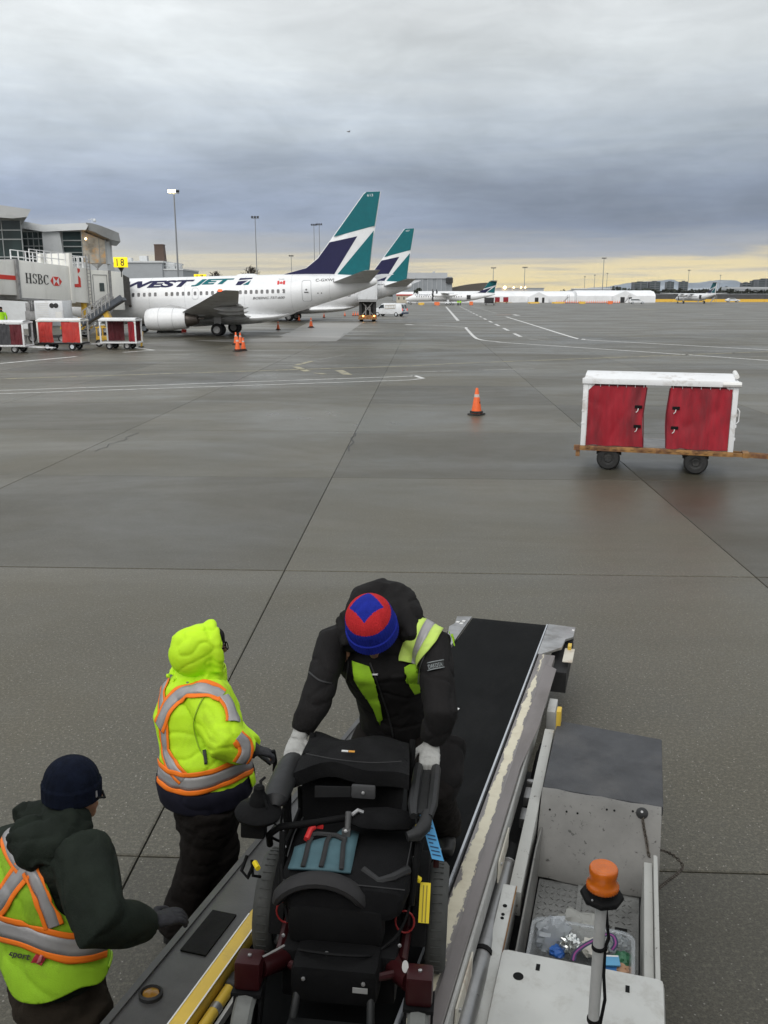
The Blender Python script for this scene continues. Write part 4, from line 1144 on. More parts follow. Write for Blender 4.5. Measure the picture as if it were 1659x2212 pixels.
# residential towers beyond
def tower(px0, px1, ytop, Y, label, nf=8):
    xa, xb = AY(px0, 636, Y).x, AY(px1, 636, Y).x; h = AY(px0, ytop, Y).z; wd = xb - xa
    t = thing('apartment_tower', label, 'tower block', ((xa + xb) / 2, Y, 0), 0, 'tower blocks on the horizon')
    b = MB(); b.bb((-wd / 2, 0, 0), (wd / 2, wd * .8, h)); b.bb((-wd * .18, wd * .2, h), (wd * .2, wd * .5, h * 1.06)); b.build('wall', CONC, t)
    for k in range(nf):
        z = h * (k + .6) / nf
        b = MB(); b.bb((-wd * .47, -.25, z), (-wd * .06, .15, z + h / nf * .45)); b.bb((wd * .06, -.25, z), (wd * .47, .15, z + h / nf * .45)); b.build('window_band', GLASSG, t)
tower(1368.5, 1397, 609.5, 1700, 'widest slab block, leftmost of the four tower blocks on the right horizon')
tower(1402.5, 1425, 608.5, 1700, 'second slab block from the left of the four tower blocks')
tower(1438.5, 1454.5, 609, 1800, 'third and narrowest of the four tower blocks, left of a mast')
tower(1468, 1484, 608.5, 1800, 'fourth tower block, just left of the turboprop tail')
tower(1602, 1620, 611, 1900, 'low tower block left in the cluster at the right edge', 6)
tower(1621, 1634, 606.5, 1900, 'taller stepped tower block in the cluster at the right edge')
tower(1636, 1668, 603.5, 1850, 'tallest tower block, cut by the right edge')
# mountains
MNT = pmat('mountain', (.20, .24, .29), .9, var=.25, vs_=.0012, dirt=(.50, .53, .56), dscale=.0012, damt=.5, dlo=.5, dhi=.62)  # bluish base colour carries some distance haze besides the haze volume
b = MB(); n = 90; rows = 7; vs = []
prof = [(1180, 633), (1240, 626), (1290, 621), (1330, 616), (1352, 612), (1370, 609), (1400, 607.5), (1440, 606.5), (1470, 609), (1500, 611), (1530, 607), (1555, 604), (1580, 605), (1605, 611), (1640, 613), (1700, 610), (1800, 616), (1950, 612), (2200, 622)]
def prof_y(px):
    for (a, c), (d, e) in zip(prof, prof[1:]):
        if a <= px <= d: return lerp(c, e, (px - a) / (d - a))
    return 634
for j in range(rows):
    for i in range(n + 1):
        px = lerp(1180, 2200, i / n); Y = 8800 + j * 350
        zt = AY(px, prof_y(px) + 1.2 * noise.noise(V(px * .05, 1, 2)) * 2, 10200).z
        f = math.sin(min(1, j / 4) * math.pi / 2) if j <= 4 else 1 - (j - 4) * .4
        z = max(0, zt * f * (1 + .25 * noise.noise(V(px * .03, j * .7, 3)) * (1 - abs(j - 4) / 6)))
        vs.append(V(AY(px, 640, Y).x, Y, z - (5 if j == 0 else 0)))
b.add(vs, [(j * (n + 1) + i, j * (n + 1) + i + 1, (j + 1) * (n + 1) + i + 1, (j + 1) * (n + 1) + i) for j in range(rows - 1) for i in range(n)], smooth=True)
tag(b.build('mountains', MNT, sharp=180), kind='structure')
# low land along the rest of the horizon
bx = []
for i in range(70):
    px = rnd.uniform(-200, 1300); Y = rnd.uniform(1500, 1900); c = AY(px, 640, Y); h = rnd.uniform(1.5, 4.5)
    bx.append(((c.x, Y, h), (rnd.uniform(12, 30), 6, h)))
blob_wood('horizon_wood', bx, LEAF, 5000, 2.2, 'thin dark line of trees on the horizon', 'trees', 'stuff', seed=8)

# trees
def bare_tree(px, py, Y, label, seed=1):
    p = AY(px, py, Y); h = p.z; rd = random.Random(seed)
    t = thing('bare_tree', label, 'tree', (p.x, Y, 0))
    b = MB(); b.tube([V(0, 0, 0), V(.1, 0, h * .4), V(0, 0, h * .92)], [.35, .25, .06], 6); b.build('trunk', BARK, t)
    b = MB()
    for i in range(80):
        z0 = h * rd.uniform(.3, .88); a = rd.uniform(0, 6.28); l = h * rd.uniform(.25, .45) * (1.15 - z0 / h)
        d = V(math.cos(a) * .8, math.sin(a) * .8, .75); m_ = V(0, 0, z0) + d * l * .5; e = V(0, 0, z0) + d * l + V(0, 0, l * .15)
        b.tube([V(0, 0, z0), m_, e], [.11, .08, .05], 4)
        for k in range(5):
            e2 = m_.lerp(e, rd.random()); d2 = V(rd.uniform(-1, 1), rd.uniform(-1, 1), rd.uniform(.2, 1)) * l * .45; b.tube([e2, e2 + d2], [.06, .035], 3)
    b.build('crown', BARK, t)
bare_tree(540, 572, 215, 'bare winter tree rising behind the middle of the nearest jet', 2)
bare_tree(463, 583, 240, 'small faint bare tree left of the bigger bare tree behind the nearest jet', 3)
c = AY(903, 640, 440)
t = thing('conifer', 'dark rounded evergreen in front of the hangar doors', 'tree', (c.x, 440, 0))
t.scale = (1.05, 1.05, 1.1)
b = MB(); b.tube([V(0, 0, 0), V(0, 0, 3)], .25, 6); b.build('trunk', BARK, t)
bx = [((0, 0, 3.4), (2.4, 2, 2.2)), ((-1.9, 0, 2.6), (1.7, 1.5, 1.5)), ((2.0, .3, 2.6), (1.7, 1.5, 1.6)), ((.4, 0, 5.0), (1.3, 1.2, 1.1))]
blob_wood('crown', bx, LEAF, 1200, .32, kind=None, parent=t, seed=9)
# ------------------------------------------------------------------ cones, carts, vehicles
REFLW = pmat('reflective_white', (.72, .72, .70), .4, var=.1)
RUST = pmat('rusty_ochre', (.34, .18, .06), .65, var=.3, vs_=5, dirt=(.13, .055, .03), dscale=4, damt=.9, dlo=.42, dhi=.6)
DARKRED = pmat('dark_red_curtain', (.11, .012, .018), .6, var=.25, vs_=1.5, bump=.25, bs=14)
BRIGHTRED = pmat('bright_red_curtain', (.52, .045, .035), .5, var=.18, vs_=1.5, bump=.25, bs=14, dirt=(.3, .03, .03), dscale=2, damt=.5)
GREYCUR = pmat('charcoal_curtain', (.05, .05, .055), .6, var=.2)
VANW = pmat('vehicle_white', (.74, .76, .78), .3, var=.04, coat=.3, dirt=(.4, .38, .35), dscale=1.2, damt=.4)
REDL = pmat('tail_lamp', (.5, .02, .02), .3, emit=(1, .05, .02), estr=.5)
AMBER = pmat('amber_lamp', (.9, .4, .05), .3, emit=(1, .45, .08), estr=14)
NAVYB = pmat('bumper_blue', (.03, .05, .10), .5, var=.1)
HIVIS = pmat('hivis_lime', (.46, .90, .02), .6, var=.05)

cone0 = thing('traffic_cone', '', 'traffic cone')
b = MB(); b.box((0, 0, .02), (.36, .36, .04)); b.build('base', RUBBER, cone0, bevel=.01)
b = MB(); b.lathe([(.145, .04), (.14, .07), (.118, .2), (.035, .70), (.03, .71), (.012, .71)], n=20); cbody = b.build('cone_body', ORANGE, cone0)
b = MB(); b.lathe([(.084, .385), (.0855, .387), (.062, .545), (.0605, .547)], n=20); b.build('reflective_collar', pmat('cone_collar', (.50, .42, .38), .5, var=.2, vs_=20), cone0)
b = MB(); b.lathe([(.15, .05), (.175, .055), (.175, .10), (.135, .105)], n=20); b.build('weight_ring', RUBBER, cone0)
CONES = [((1029, 896), 1.12, 'single orange cone with a black weight ring alone on the open apron', None),
         ((510, 745), 1.25, 'back left cone of the cluster of four by the nearest main wheels', 'c4'), ((519.5, 745), 1.2, 'back right cone of the cluster of four by the nearest main wheels', 'c4'),
         ((513.5, 759), 1.3, 'front left cone of the cluster of four by the nearest main wheels', 'c4'), ((526, 757.5), 1.15, 'front right cone of the cluster of four by the nearest main wheels', 'c4'),
         ((601, 713), 1.2, 'cone left on the pale concrete patch, under the rear fuselage', None), ((672, 708), 1.5, 'tall cone right on the pale concrete patch, below the rear door', None),
         ((646, 694), 1.2, 'cone beside the wheels of the second jet', None), ((700, 686.5), 1.1, 'cone in front of the second jet below the registration letters', None), ((745, 683), 1.0, 'small cone far left of the three together by the high lift truck', None),
         ((763, 682.5), 1.0, 'left of three small cones in a row by the high lift truck', None), ((768, 682.5), 1.0, 'middle of three small cones in a row by the high lift truck', None), ((773, 682.5), 1.0, 'right of three small cones in a row by the high lift truck', None)]
for i, (p, s_, lab, g_) in enumerate(CONES):
    o = cone0 if i == 0 else dup(cone0)
    o.location = G(*p); o.scale = (s_, s_, s_); o['label'] = lab; o['group'] = 'traffic cones on the apron'
    o.rotation_euler = (0, 0, rnd.uniform(0, 1.5))
    o.location.z = .004
# black and white emblem sticker on the single cone
b = MB()
for du, dz, s_ in ((-.012, .0, .03), (.016, .02, .018), (.012, -.022, .02)):
    z = .33 + dz; r = lerp(.118, .035, (z - .2) / .5) + .002
    b.prism([V(du - s_ * .5, -math.sqrt(max(r * r - (du - s_ * .5) ** 2, 1e-6)) , z - s_ * .5), V(du + s_ * .5, -math.sqrt(max(r * r - (du + s_ * .5) ** 2, 1e-6)), z - s_ * .5), V(du + s_ * .4, -math.sqrt(max(r * r - (du + s_ * .4) ** 2, 1e-6)), z + s_ * .5), V(du - s_ * .4, -math.sqrt(max(r * r - (du - s_ * .4) ** 2, 1e-6)), z + s_ * .5)], (0, -.004, 0))
b.build('sticker', BLACK, cone0)
# far row of small cones along the tents
for i in range(30):
    px = 1425 / 1.3563 + 0 if False else lerp(1203, 1338, i / 29)
    o = dup(cone0); o.location = AY(px, 650, 372) * 1.0; o.location.z = .0; o.scale = (2.0, 2.0, 1.5)
    o['label'] = 'orange marker in the long row in front of the white tents'; o['group'] = 'orange markers along the tents'
    for ch in ALLKIDS(o):
        if ch.name.startswith('sticker'): bpy.data.objects.remove(ch)


def curtain(mb, x0, x1, y, z0, z1, n=34, amp=.018, ph=0.0, curl=0.0, m=20, rag=.0, side='r'):
    """hanging sheet with folds and thickness"""
    rows = []
    for j in range(m + 1):
        v = j / m; row = []
        for i in range(n + 1):
            u = i / n
            xx = lerp(x0, x1, u) + curl * math.sin(v * math.pi) * (u if side == 'r' else (1 - u))
            dy = amp * (.4 + .8 * (1 - v)) * math.sin(u * 13 + ph + .6 * math.sin(v * 3 + ph)) + amp * .7 * math.sin(u * 29 + ph * 2 + v * 2)
            q_ = V(u * 3.2 + ph, v * 1.6, ph); w_ = noise.noise(q_ + noise.noise_vector(q_ * .8) * .8)
            dy += amp * 1.5 * ((1 - abs(w_)) ** 5 - .3) + amp * .8 * noise.noise(q_ * 2.6)
            zz = lerp(z0, z1, v) + (rag * math.sin(u * 17 + ph) if j == 0 else 0)
            row.append(V(xx, y + dy, zz))
        rows.append(row)
    vs = [p for r in rows for p in r]; k = len(vs)
    vs += [p + V(0, .008, 0) for p in vs]
    fs = []
    for j in range(m):
        for i in range(n):
            a = j * (n + 1) + i; fs += [(a, a + 1, a + n + 2, a + n + 1), (k + a, k + a + n + 1, k + a + n + 2, k + a + 1)]
    for i in range(n): fs += [(i, k + i, k + i + 1, i + 1), (m * (n + 1) + i, m * (n + 1) + i + 1, k + m * (n + 1) + i + 1, k + m * (n + 1) + i)]
    for j in range(m): a = j * (n + 1); fs += [(a, a + n + 1, k + a + n + 1, k + a), (a + n, k + a + n, k + a + 2 * n + 1, a + 2 * n + 1)]
    mb.add(vs, fs, smooth=True)


def baggage_cart(loc, rz, label, curtains, deckmat, framemat, L=3.15, W=1.45, H=1.90, detail=False, endpanel=None, bar_dir=1, hubmat=None, backs=()):
    """local +x along the cart, -y the side towards the photographer"""
    t = thing('baggage_cart', label, 'baggage cart', loc, rz, 'baggage carts')
    hx, hy = L / 2, W / 2; zd = .49
    b = MB(); b.bb((-hx - .06, -hy, zd - .10), (hx + .06, -hy + .09, zd)); b.bb((-hx - .06, hy - .09, zd - .10), (hx + .06, hy, zd))
    b.bb((-hx - .06, -hy + .092, zd - .10), (-hx + .05, hy - .092, zd - .002)); b.bb((hx - .05, -hy + .092, zd - .10), (hx + .06, hy - .092, zd - .002))
    b.bb((-hx + .052, -.06, zd - .14), (hx - .052, .06, zd - .04)); b.build('chassis', deckmat, t, bevel=.008)
    b = MB(); b.bb((-hx + .052, -hy + .092, zd - .04), (hx - .052, hy - .092, zd + .01)); b.build('deck', GREYM, t)
    b = MB()
    for i in range(16):
        x = lerp(-hx + .1, hx - .1, i / 15); b.box((x, -hy - .012, zd - .03), (.07, .03, .035))
    b.build('curtain_clip', deckmat, t)
    for sx_ in (-1, 1):
        for sy_ in (-1, 1):
            b = MB(); b.bb((sx_ * hx - .05, sy_ * hy - .05 * (1 if sy_ > 0 else 0) - (0 if sy_ > 0 else 0), zd), (sx_ * hx + .05, sy_ * hy + (.0 if sy_ > 0 else .05), H - .13)); b.build('post', framemat, t, bevel=.008)
    b = MB()
    for sy_ in (-1, 1): b.bb((-hx - .07, sy_ * hy - .04, H - .13), (hx + .07, sy_ * hy + .04, H - .02))
    for sx_ in (-1, 1): b.bb((sx_ * hx - .05, -hy + .042, H - .128), (sx_ * hx + .05, hy - .042, H - .022))
    for sx_ in (-1, 1):
        b.prism([V(sx_ * (hx - .05), -hy + .01, H - .13), V(sx_ * (hx - .05), -hy + .01, H - .27), V(sx_ * (hx - .19), -hy + .01, H - .13)], (0, .03, 0))
    b.build('roof_rail', framemat, t, bevel=.008)
    b = MB()
    pr = [(-hy + .03, H - .02), (-hy * .55, H + .045), (0, H + .075), (hy * .55, H + .045), (hy - .03, H - .02)]
    b.loft([[V(x, y, z) for y, z in pr] + [V(x, y, z - .03) for y, z in pr[::-1]] for x in (-hx - .03, hx - .02)], smooth=False); b.build('roof', WHITE, t)
    for cs in curtains:
        x0, x1, mat, curl = cs
        b = MB(); curtain(b, lerp(-hx + .06, hx - .06, x0), lerp(-hx + .06, hx - .06, x1), -hy - .005, zd + .02, H - .17, ph=x0 * 7 + loc[0], curl=curl, amp=.016, rag=.008, side='r' if x0 < .3 else 'l')
        cu = b.build('curtain', mat, t)
        if detail:
            b = MB(); xa_, xb_ = lerp(-hx + .06, hx - .06, x0), lerp(-hx + .06, hx - .06, x1); b.bb((xa_ + .02, -hy + .03, H - .20), (xb_ - .02, -hy + .045, H - .135)); b.build('header_strip', DARKRED, cu)
            b = MB()
            for k_ in range(7): xx_ = lerp(xa_ + .06, xb_ - .06, k_ / 6); b.tube([V(xx_, -hy - .012, H - .12), V(xx_, -hy - .02, H - .185)], .006, 5)
            tag(b.build('curtain_hook', STEEL, cu), kind='stuff')
        if detail:
            e = lerp(-hx + .06, hx - .06, x1 if curl <= 0 and x0 < .2 else x0)
            for zf in (.36, .68):
                xx = e + (-.20 if x0 < .2 else .08); z = lerp(zd, H - .17, zf)
                b = MB(); b.box((xx + .06, -hy - .035, z), (.14, .02, .06)); b.build('buckle', BLACK, cu, bevel=.006)
                b = MB(); b.tube([V(xx + .06, -hy - .045, z - .03), V(xx + .05, -hy - .055, z - .08), V(xx + .02, -hy - .045, z - .11)], .009, 5); b.build('strap_end', REFLW, cu)
            b = MB(); b.tube([V(e, -hy - .012, zd + .03), V(e + curl * .8, -hy - .012, (zd + H) / 2), V(e, -hy - .012, H - .18)], .012, 5); b.build('curtain_hem', DARKRED, cu)
    for cs in backs:
        x0, x1, mat = cs
        b = MB(); curtain(b, lerp(-hx + .06, hx - .06, x0), lerp(-hx + .06, hx - .06, x1), hy - .06, zd + .02, H - .17, ph=x0 * 5, amp=.02); b.build('rear_curtain', mat, t)
    if endpanel:
        for sx_, mat in endpanel:
            b = MB(); b.bb((sx_ * hx - .02, -hy + .06, zd + .02), (sx_ * hx + .02, hy - .06, H - .15)); b.build('end_panel', mat, t)
    hm = hubmat or GREYM
    for sx_, off in ((-1, .52), (1, .62)):
        x = sx_ * (hx - off)
        b = MB(); b.tube([V(x, -hy + .18, .23), V(x, hy - .18, .23)], .035, 8)
        for yy in (-hy + .3, hy - .3): b.box((x, yy, .33), (.5, .06, .10)); b.box((x, yy, .28), (.14, .1, .12))
        b.build('axle', DARKM, t)
        for sy_ in (-1, 1):
            tt, hh = MB(), MB(); wheel(tt, hh, (x, sy_ * (hy - .10), .235), .235, .15)
            wt_ = tt.build('wheel', TYRE, t); hh.build('hub', hm, wt_)
    b = MB(); x0 = bar_dir * (hx - .4); x1 = bar_dir * (hx + .35); x2 = bar_dir * (hx + 1.5)
    b.bar((x0, -.28, .36), (x1, -.10, .34), .06, .07); b.bar((x0, .28, .36), (x1, .10, .34), .06, .07); b.bar((x1, -.10, .34), (x2, -.02, .30), .06, .08); b.bar((x1, .10, .34), (x2, .02, .30), .06, .08)
    b.box((x1, 0, .345), (.12, .34, .10)); b.tube([V(x2 + bar_dir * .1, -.06, .29), V(x2 + bar_dir * .17, 0, .29), V(x2 + bar_dir * .1, .06, .29), V(x2, 0, .29), V(x2 + bar_dir * .1, -.06, .29)], .018, 6)
    b.build('tow_bar', deckmat, t)
    if detail:
        b = MB(); b.box((-hx - .12, -hy + .1, zd - .06), (.12, .1, .1)); b.box((-hx - .1, -hy + .1, zd - .17), (.08, .04, .14)); b.box((hx + .1, hy - .2, zd + .1), (.05, .06, .12)); b.build('coupling', RUST, t)
        b = MB()
        for z in (.75, 1.0, 1.22): b.box((hx + .056, -hy + .02, z), (.02, .05, .05)); b.box((-hx - .03, -hy - .004, z + .2), (.06, .012, .02))
        b.tube([V(hx + .06, -hy + .02, 1.05), V(hx + .10, -hy + .02, 1.1), V(hx + .10, -hy + .02, 1.3), V(hx + .06, -hy + .02, 1.35)], .012, 6); b.build('latch', WHITE, t)
        for zz in (0, .0): pass
        b = MB(); b.tube([V(hx + .02, -hy * .6, H + .05), V(hx + .02, hy * .2, H + .09)], .045, 8); b.tube([V(hx - .25, -hy - .03, H - .075), V(hx + .09, -hy - .03, H - .075)], .05, 8); b.build('rolled_cover', REFLW, t)
    return t
gl, gr_ = G(1318, 1015), G(1506, 1025)
ca = math.atan2((gr_ - gl).y, (gr_ - gl).x)
mid_ = (gl + gr_) / 2
nrm = V(-math.sin(ca), math.cos(ca), 0); alo = V(math.cos(ca), math.sin(ca), 0)
baggage_cart(tuple(mid_ + nrm * .65 + alo * -.0), ca, 'white roofed baggage cart with faded red curtains standing alone at the right', [(.0, .415, REDFAB, -.05), (.575, 1.0, REDFAB, -.05)], RUST, WHITE, L=2.84, W=1.42, H=1.885, detail=True, hubmat=RUBBER)
def cart_at(pxl, pxr, py, lab, cur, rot=0, **k):
    a0, a1 = G(pxl, py), G(pxr, py); c = (a0 + a1) / 2
    return baggage_cart((c.x, c.y + .7, 0), rot, lab, cur, k.pop('deck', GREYM), k.pop('frame', WHITE), **k)
HUBW = pmat('hub_white', (.62, .66, .70), .5, var=.1)
cart_at(83, 180, 757, 'baggage cart with two bright red curtains, middle one of the three at left', [(.0, .36, BRIGHTRED, -.06), (.56, 1.0, BRIGHTRED, .04)], R(-1), frame=CREAM, deck=DARKM, hubmat=HUBW, L=2.75, H=1.95, endpanel=[(-1, CREAM)], bar_dir=-1)
cart_at(216, 299, 755, 'open baggage cart with dark maroon curtains, rightmost of the three at left', [(.82, 1.0, REDFAB, .0)], R(-1), frame=WHITE, deck=WHITE, L=2.30, H=1.95, backs=[(.0, .5, DARKRED), (.78, 1.0, DARKRED)], bar_dir=-1)
cart_at(-40, 52, 763, 'baggage cart with maroon and charcoal curtains cut by the left edge', [(.0, .40, DARKRED, .0), (.40, .72, GREYCUR, 0), (.72, 1.0, DARKRED, .0)], R(-1), frame=WHITE, deck=WHITE, L=2.75, H=1.9)

# white air conditioning unit under the bridge
p_ = AY(98, 716, 66); p_.z = 0
t = thing('air_conditioning_unit', 'white ground air conditioning unit with two round fans under the bridge', 'ground unit', (p_.x, p_.y + 1, 0))
S_ = 62 / 1912.0
KX = lambda px: (px - 98) * S_
b = MB(); b.bb((KX(66), 0, 1.7), (KX(131), 2.0, 3.05)); b.build('housing', VANW, t, bevel=.05)
b = MB(); b.bb((KX(40), .3, 1.65), (KX(65.5), 1.8, 2.3)); b.bb((KX(57), .2, 2.3), (KX(59), .35, 3.05)); b.bb((KX(52), .2, 2.3), (KX(54), .35, 3.05)); b.bb((KX(40), .5, 2.3), (KX(52), 1.6, 2.9)); b.build('duct_box', GREYM, t, bevel=.03)
for px in (103, 112.5):
    b = MB(); b.lathe([(.02, -.05), (.17, -.04), (.185, 0)], (KX(px) + .1, -.0, 2.70), (0, 1, 0), 14); b.build('fan_opening', DARKM, t)
b = MB()
for i in range(9): b.box((KX(84), -.012, 1.82 + i * .13), (KX(98) - KX(70), .02, .05))
b.bb((KX(113), -.02, 1.78), (KX(128), -.002, 2.25)); b.build('vent_slats', REFLW, t)
b = MB()
for x in (KX(46), KX(122)): b.bb((x - .1, .4, .35), (x + .1, 1.6, 1.68))
b.bb((KX(40), .35, .35), (KX(131), 1.7, .5)); b.build('trailer', DARKM, t)
for x in (KX(52), KX(120)):
    tt, hh = MB(), MB(); wheel(tt, hh, (x, .3, .3), .3, .2); w_ = tt.build('wheel', TYRE, t); hh.build('hub', GREYM, w_)
# yellow lift machinery under the bridge
p_ = G(165, 722)
t = thing('lift_unit', 'yellow machinery behind the middle baggage cart under the bridge', 'lift machinery', (p_.x, p_.y + 5, 0))
b = MB(); b.tube([V(-1.0, 0, 2.55), V(2.1, .2, 2.5)], .36, 12); b.bb((-1.3, -.3, .5), (-1.0, .3, 2.9)); b.bb((2.2, -.2, .5), (2.45, .3, 2.9)); b.bb((-1.3, -.2, .4), (2.5, .4, .6)); b.build('frame', YELLOW, t)
for x in (-1, 2.2):
    tt, hh = MB(), MB(); wheel(tt, hh, (x, -.2, .3), .3, .2); w_ = tt.build('wheel', TYRE, t); hh.build('hub', GREYM, w_)
# distant belt loader by the jet's front hold
p_ = AY(205, 735, 60); p_.z = 0
t = thing('belt_loader', 'distant grey belt loader with raised conveyor below the bridge cab', 'belt loader', (p_.x, 62.5, 0))
KX = lambda px: (px - 205) * 62.5 / 1912.0
KZ = lambda py: 3.5 + (636 - py) * 62.5 / 1912.0
b = MB(); b.bar((KX(160), 0, KZ(698)), (KX(248), 0, KZ(645)), 1.0, .22); b.bar((KX(160), -.5, KZ(695)), (KX(248), -.5, KZ(641)), .08, .34); b.build('conveyor', pmat('slate_metal', (.075, .085, .10), .5, metal=.2, var=.2), t)
b = MB()
q0, q1 = V(KX(165), -.55, KZ(695)), V(KX(222), -.55, KZ(660)); railing(b, [q0, q1], .85, 7); b.build('handrail', GREYM, t)
b = MB(); b.bar((KX(208), -.1, KZ(670)), (KX(222), -.1, KZ(703)), .5, .35); b.build('support_ram', YELLOW, t)
b = MB(); b.bb((KX(190), -.7, .45), (KX(228), .7, .7))
for x in (KX(192), KX(226)):
    for y in (-.65, .65): b.bar((x, y, .3), (x, y, 1.3), .08, .08)
b.bar((KX(190), -.68, 1.3), (KX(228), -.68, 1.3), .08, .08); b.build('chassis', YELLOW, t)
for x in (KX(196), KX(222)):
    tt, hh = MB(), MB(); wheel(tt, hh, (x, -.7, .25), .25, .2); w_ = tt.build('wheel', TYRE, t); hh.build('hub', GREYM, w_)
# white tug seen under the jet
p_ = G(270, 727)
t = thing('tow_tractor', 'white tow tractor half hidden behind the right open cart', 'tow tractor', (p_.x, p_.y + 8, 0))
b = MB(); b.bb((-1.0, 0, .45), (2.6, 1.6, 1.05)); b.bb((.9, .1, 1.05), (1.9, 1.5, 1.6)); b.build('body', VANW, t, bevel=.06)
for x in (-.4, 2.0):
    tt, hh = MB(), MB(); wheel(tt, hh, (x, -.02, .42), .42, .25); w_ = tt.build('wheel', TYRE, t); hh.build('hub', HUBW, w_)
# slim yellow bollard
p_ = G(307, 750); t = thing('wheel_chock_post', 'leaning yellow post right of the open baggage cart', 'post', p_)
b = MB(); b.bar((-.05, 0, 0), (.08, 0, 1.05), .12, .10); b.build('shaft', YELLOW, t)
b = MB(); b.box((-.05, 0, .03), (.3, .3, .06)); b.build('base', DARKM, t)
# engine chocks
for px, lb in ((368, 'small black equipment stand under the nearest engine'),):
    p_ = G(px, 719); t = thing('wheel_chock', lb, 'chock', p_)
    b = MB(); b.prism([V(-1.3, 0, 0), V(1.1, 0, 0), V(1.0, 0, .22), V(-1.2, 0, .22)], (0, .3, 0)); b.build('block', DARKM, t)
    b = MB(); b.box((1.3, 0, .18), (.4, .3, .3)); b.build('red_block', SIGNR, t)

# white van --------------------------------------------------------------
def van(loc, rz):
    t = thing('van', 'white panel van with a side ladder and dark rear windows by the second tail', 'van', loc, rz)
    pr = [(-2.72, .55), (-2.75, 1.15), (-2.5, 1.95), (-2.35, 2.08), (.6, 2.12), (1.05, 2.0), (1.75, 1.38), (2.55, 1.22), (2.72, 1.0), (2.72, .5), (2.3, .38), (-2.3, .38)]
    b = MB(); rr = []
    for y, k in ((-1.0, 0), (-.97, 1), (.97, 1), (1.0, 0)):
        rr.append([V(x * (1 if k else .985), y * (1 - .10 * max(0, z - 1.2)), z if k else lerp(1.2, z, .96)) for x, z in pr])
    b.loft(rr, smooth=False); body = b.build('body', VANW, t, bevel=.03)
    b = MB()
    for s_ in (-1, 1): b.prism([V(1.62, s_ * .985, 1.34), V(1.12, s_ * .935, 1.86), V(.62, s_ * .93, 1.9), (.55, s_ * .975, 1.34)], (0, s_ * .03, 0))
    b.build('side_window', GLASS, t)
    b = MB(); b.prism([V(1.70, -.86, 1.44), V(1.70, .86, 1.44), V(1.08, .80, 2.0), V(1.08, -.80, 2.0)], (.05, 0, .05)); b.build('windscreen', GLASS, t)
    for y in (-.46, .46):
        b = MB(); b.prism([V(-2.715, y - .34, 1.30), V(-2.715, y + .34, 1.30), V(-2.525, y + .32, 1.92), V(-2.525, y - .32, 1.92)], (-.05, 0, -.01)); b.build('rear_window', GLASS, t)
    for y in (-.86, .86):
        b = MB(); b.bb((-2.80, y - .08, .92), (-2.70, y + .08, 1.28)); b.build('tail_light', REDL, t)
    b = MB(); b.bb((-2.77, .12, .86), (-2.72, .5, 1.1)); b.build('number_plate', NAVYB, t)
    b = MB(); b.bb((-2.95, -1.0, .42), (-2.70, 1.0, .66)); b.build('bumper', NAVYB, t)
    b = MB(); b.bar((-1.55, .96, 1.86), (.35, .96, 1.78), .05, .08); b.bar((-1.55, 1.03, 1.35), (.35, 1.03, 1.25), .05, .08)
    for k in range(7): x = -1.5 + k * .3; b.bar((x, 1.03, 1.36), (x, .965, 1.84), .04, .04)
    b.build('ladder', BEIGE, t)
    b = MB(); b.box((1.35, 1.10, 1.4), (.12, .18, .24)); b.build('mirror', BLACK, t)
    for x in (-1.65, 1.75):
        for s_ in (-1, 1):
            tt, hh = MB(), MB(); wheel(tt, hh, (x, s_ * .88, .37), .37, .24); w_ = tt.build('wheel', TYRE, t); hh.build('hub', HUBW, w_)
    return t
p_ = G(842, 683.5); van((p_.x, p_.y + .5, 0), R(180 - 28))
# high lift truck seen from behind
p_ = G(794, 694.5)
t = thing('lift_truck', 'high lift service truck seen from behind with lit amber lamps and a raised white box', 'truck', (p_.x, p_.y, 0), R(0))
KS = p_.y / 1912.0
b = MB(); b.bb((-20 * KS, .0, 45 * KS), (20.5 * KS, 4, 92 * KS)); b.build('cargo_box', VANW, t, bevel=.04)
b = MB(); b.bb((-21 * KS, -.05, 40.5 * KS), (20 * KS, 4, 44.5 * KS)); b.build('box_sill', GREYM, t)
b = MB(); b.bb((-18 * KS, .6, 13 * KS), (-12 * KS, 3.6, 40 * KS)); b.bb((12 * KS, .6, 13 * KS), (18 * KS, 3.6, 40 * KS)); b.bb((-12 * KS, 1.5, 13 * KS), (12 * KS, 3.6, 40 * KS)); b.build('lift_frame', DARKM, t)
b = MB(); b.bar((-11 * KS, .8, 14 * KS), (10 * KS, .8, 38 * KS), .12, .12); b.bar((11 * KS, .9, 14 * KS), (-10 * KS, .9, 38 * KS), .12, .12); b.tube([V(-4 * KS, .7, 10 * KS), V(-4 * KS, .7, 34 * KS)], .09, 8); b.tube([V(5 * KS, .7, 10 * KS), V(5 * KS, .7, 30 * KS)], .09, 8); b.build('scissor_arm', GREYM, t)
b = MB(); b.bb((-19 * KS, -.1, 6 * KS), (19 * KS, 4.5, 13 * KS)); b.bb((-20 * KS, -.5, 4.5 * KS), (20 * KS, -.1, 7 * KS)); b.build('chassis', RUST, t)
for px in (-9, 14):
    b = MB(); b.sphere((px * KS, -.2, 11.5 * KS), .09, 8, 6); b.build('amber_lamp', AMBER, t)
for px in (-13, 13):
    tt, hh = MB(), MB(); wheel(tt, hh, (px * KS, .3, .42), .42, .5, (1, 0, 0)); w_ = tt.build('wheel', TYRE, t); hh.build('hub', GREYM, w_)

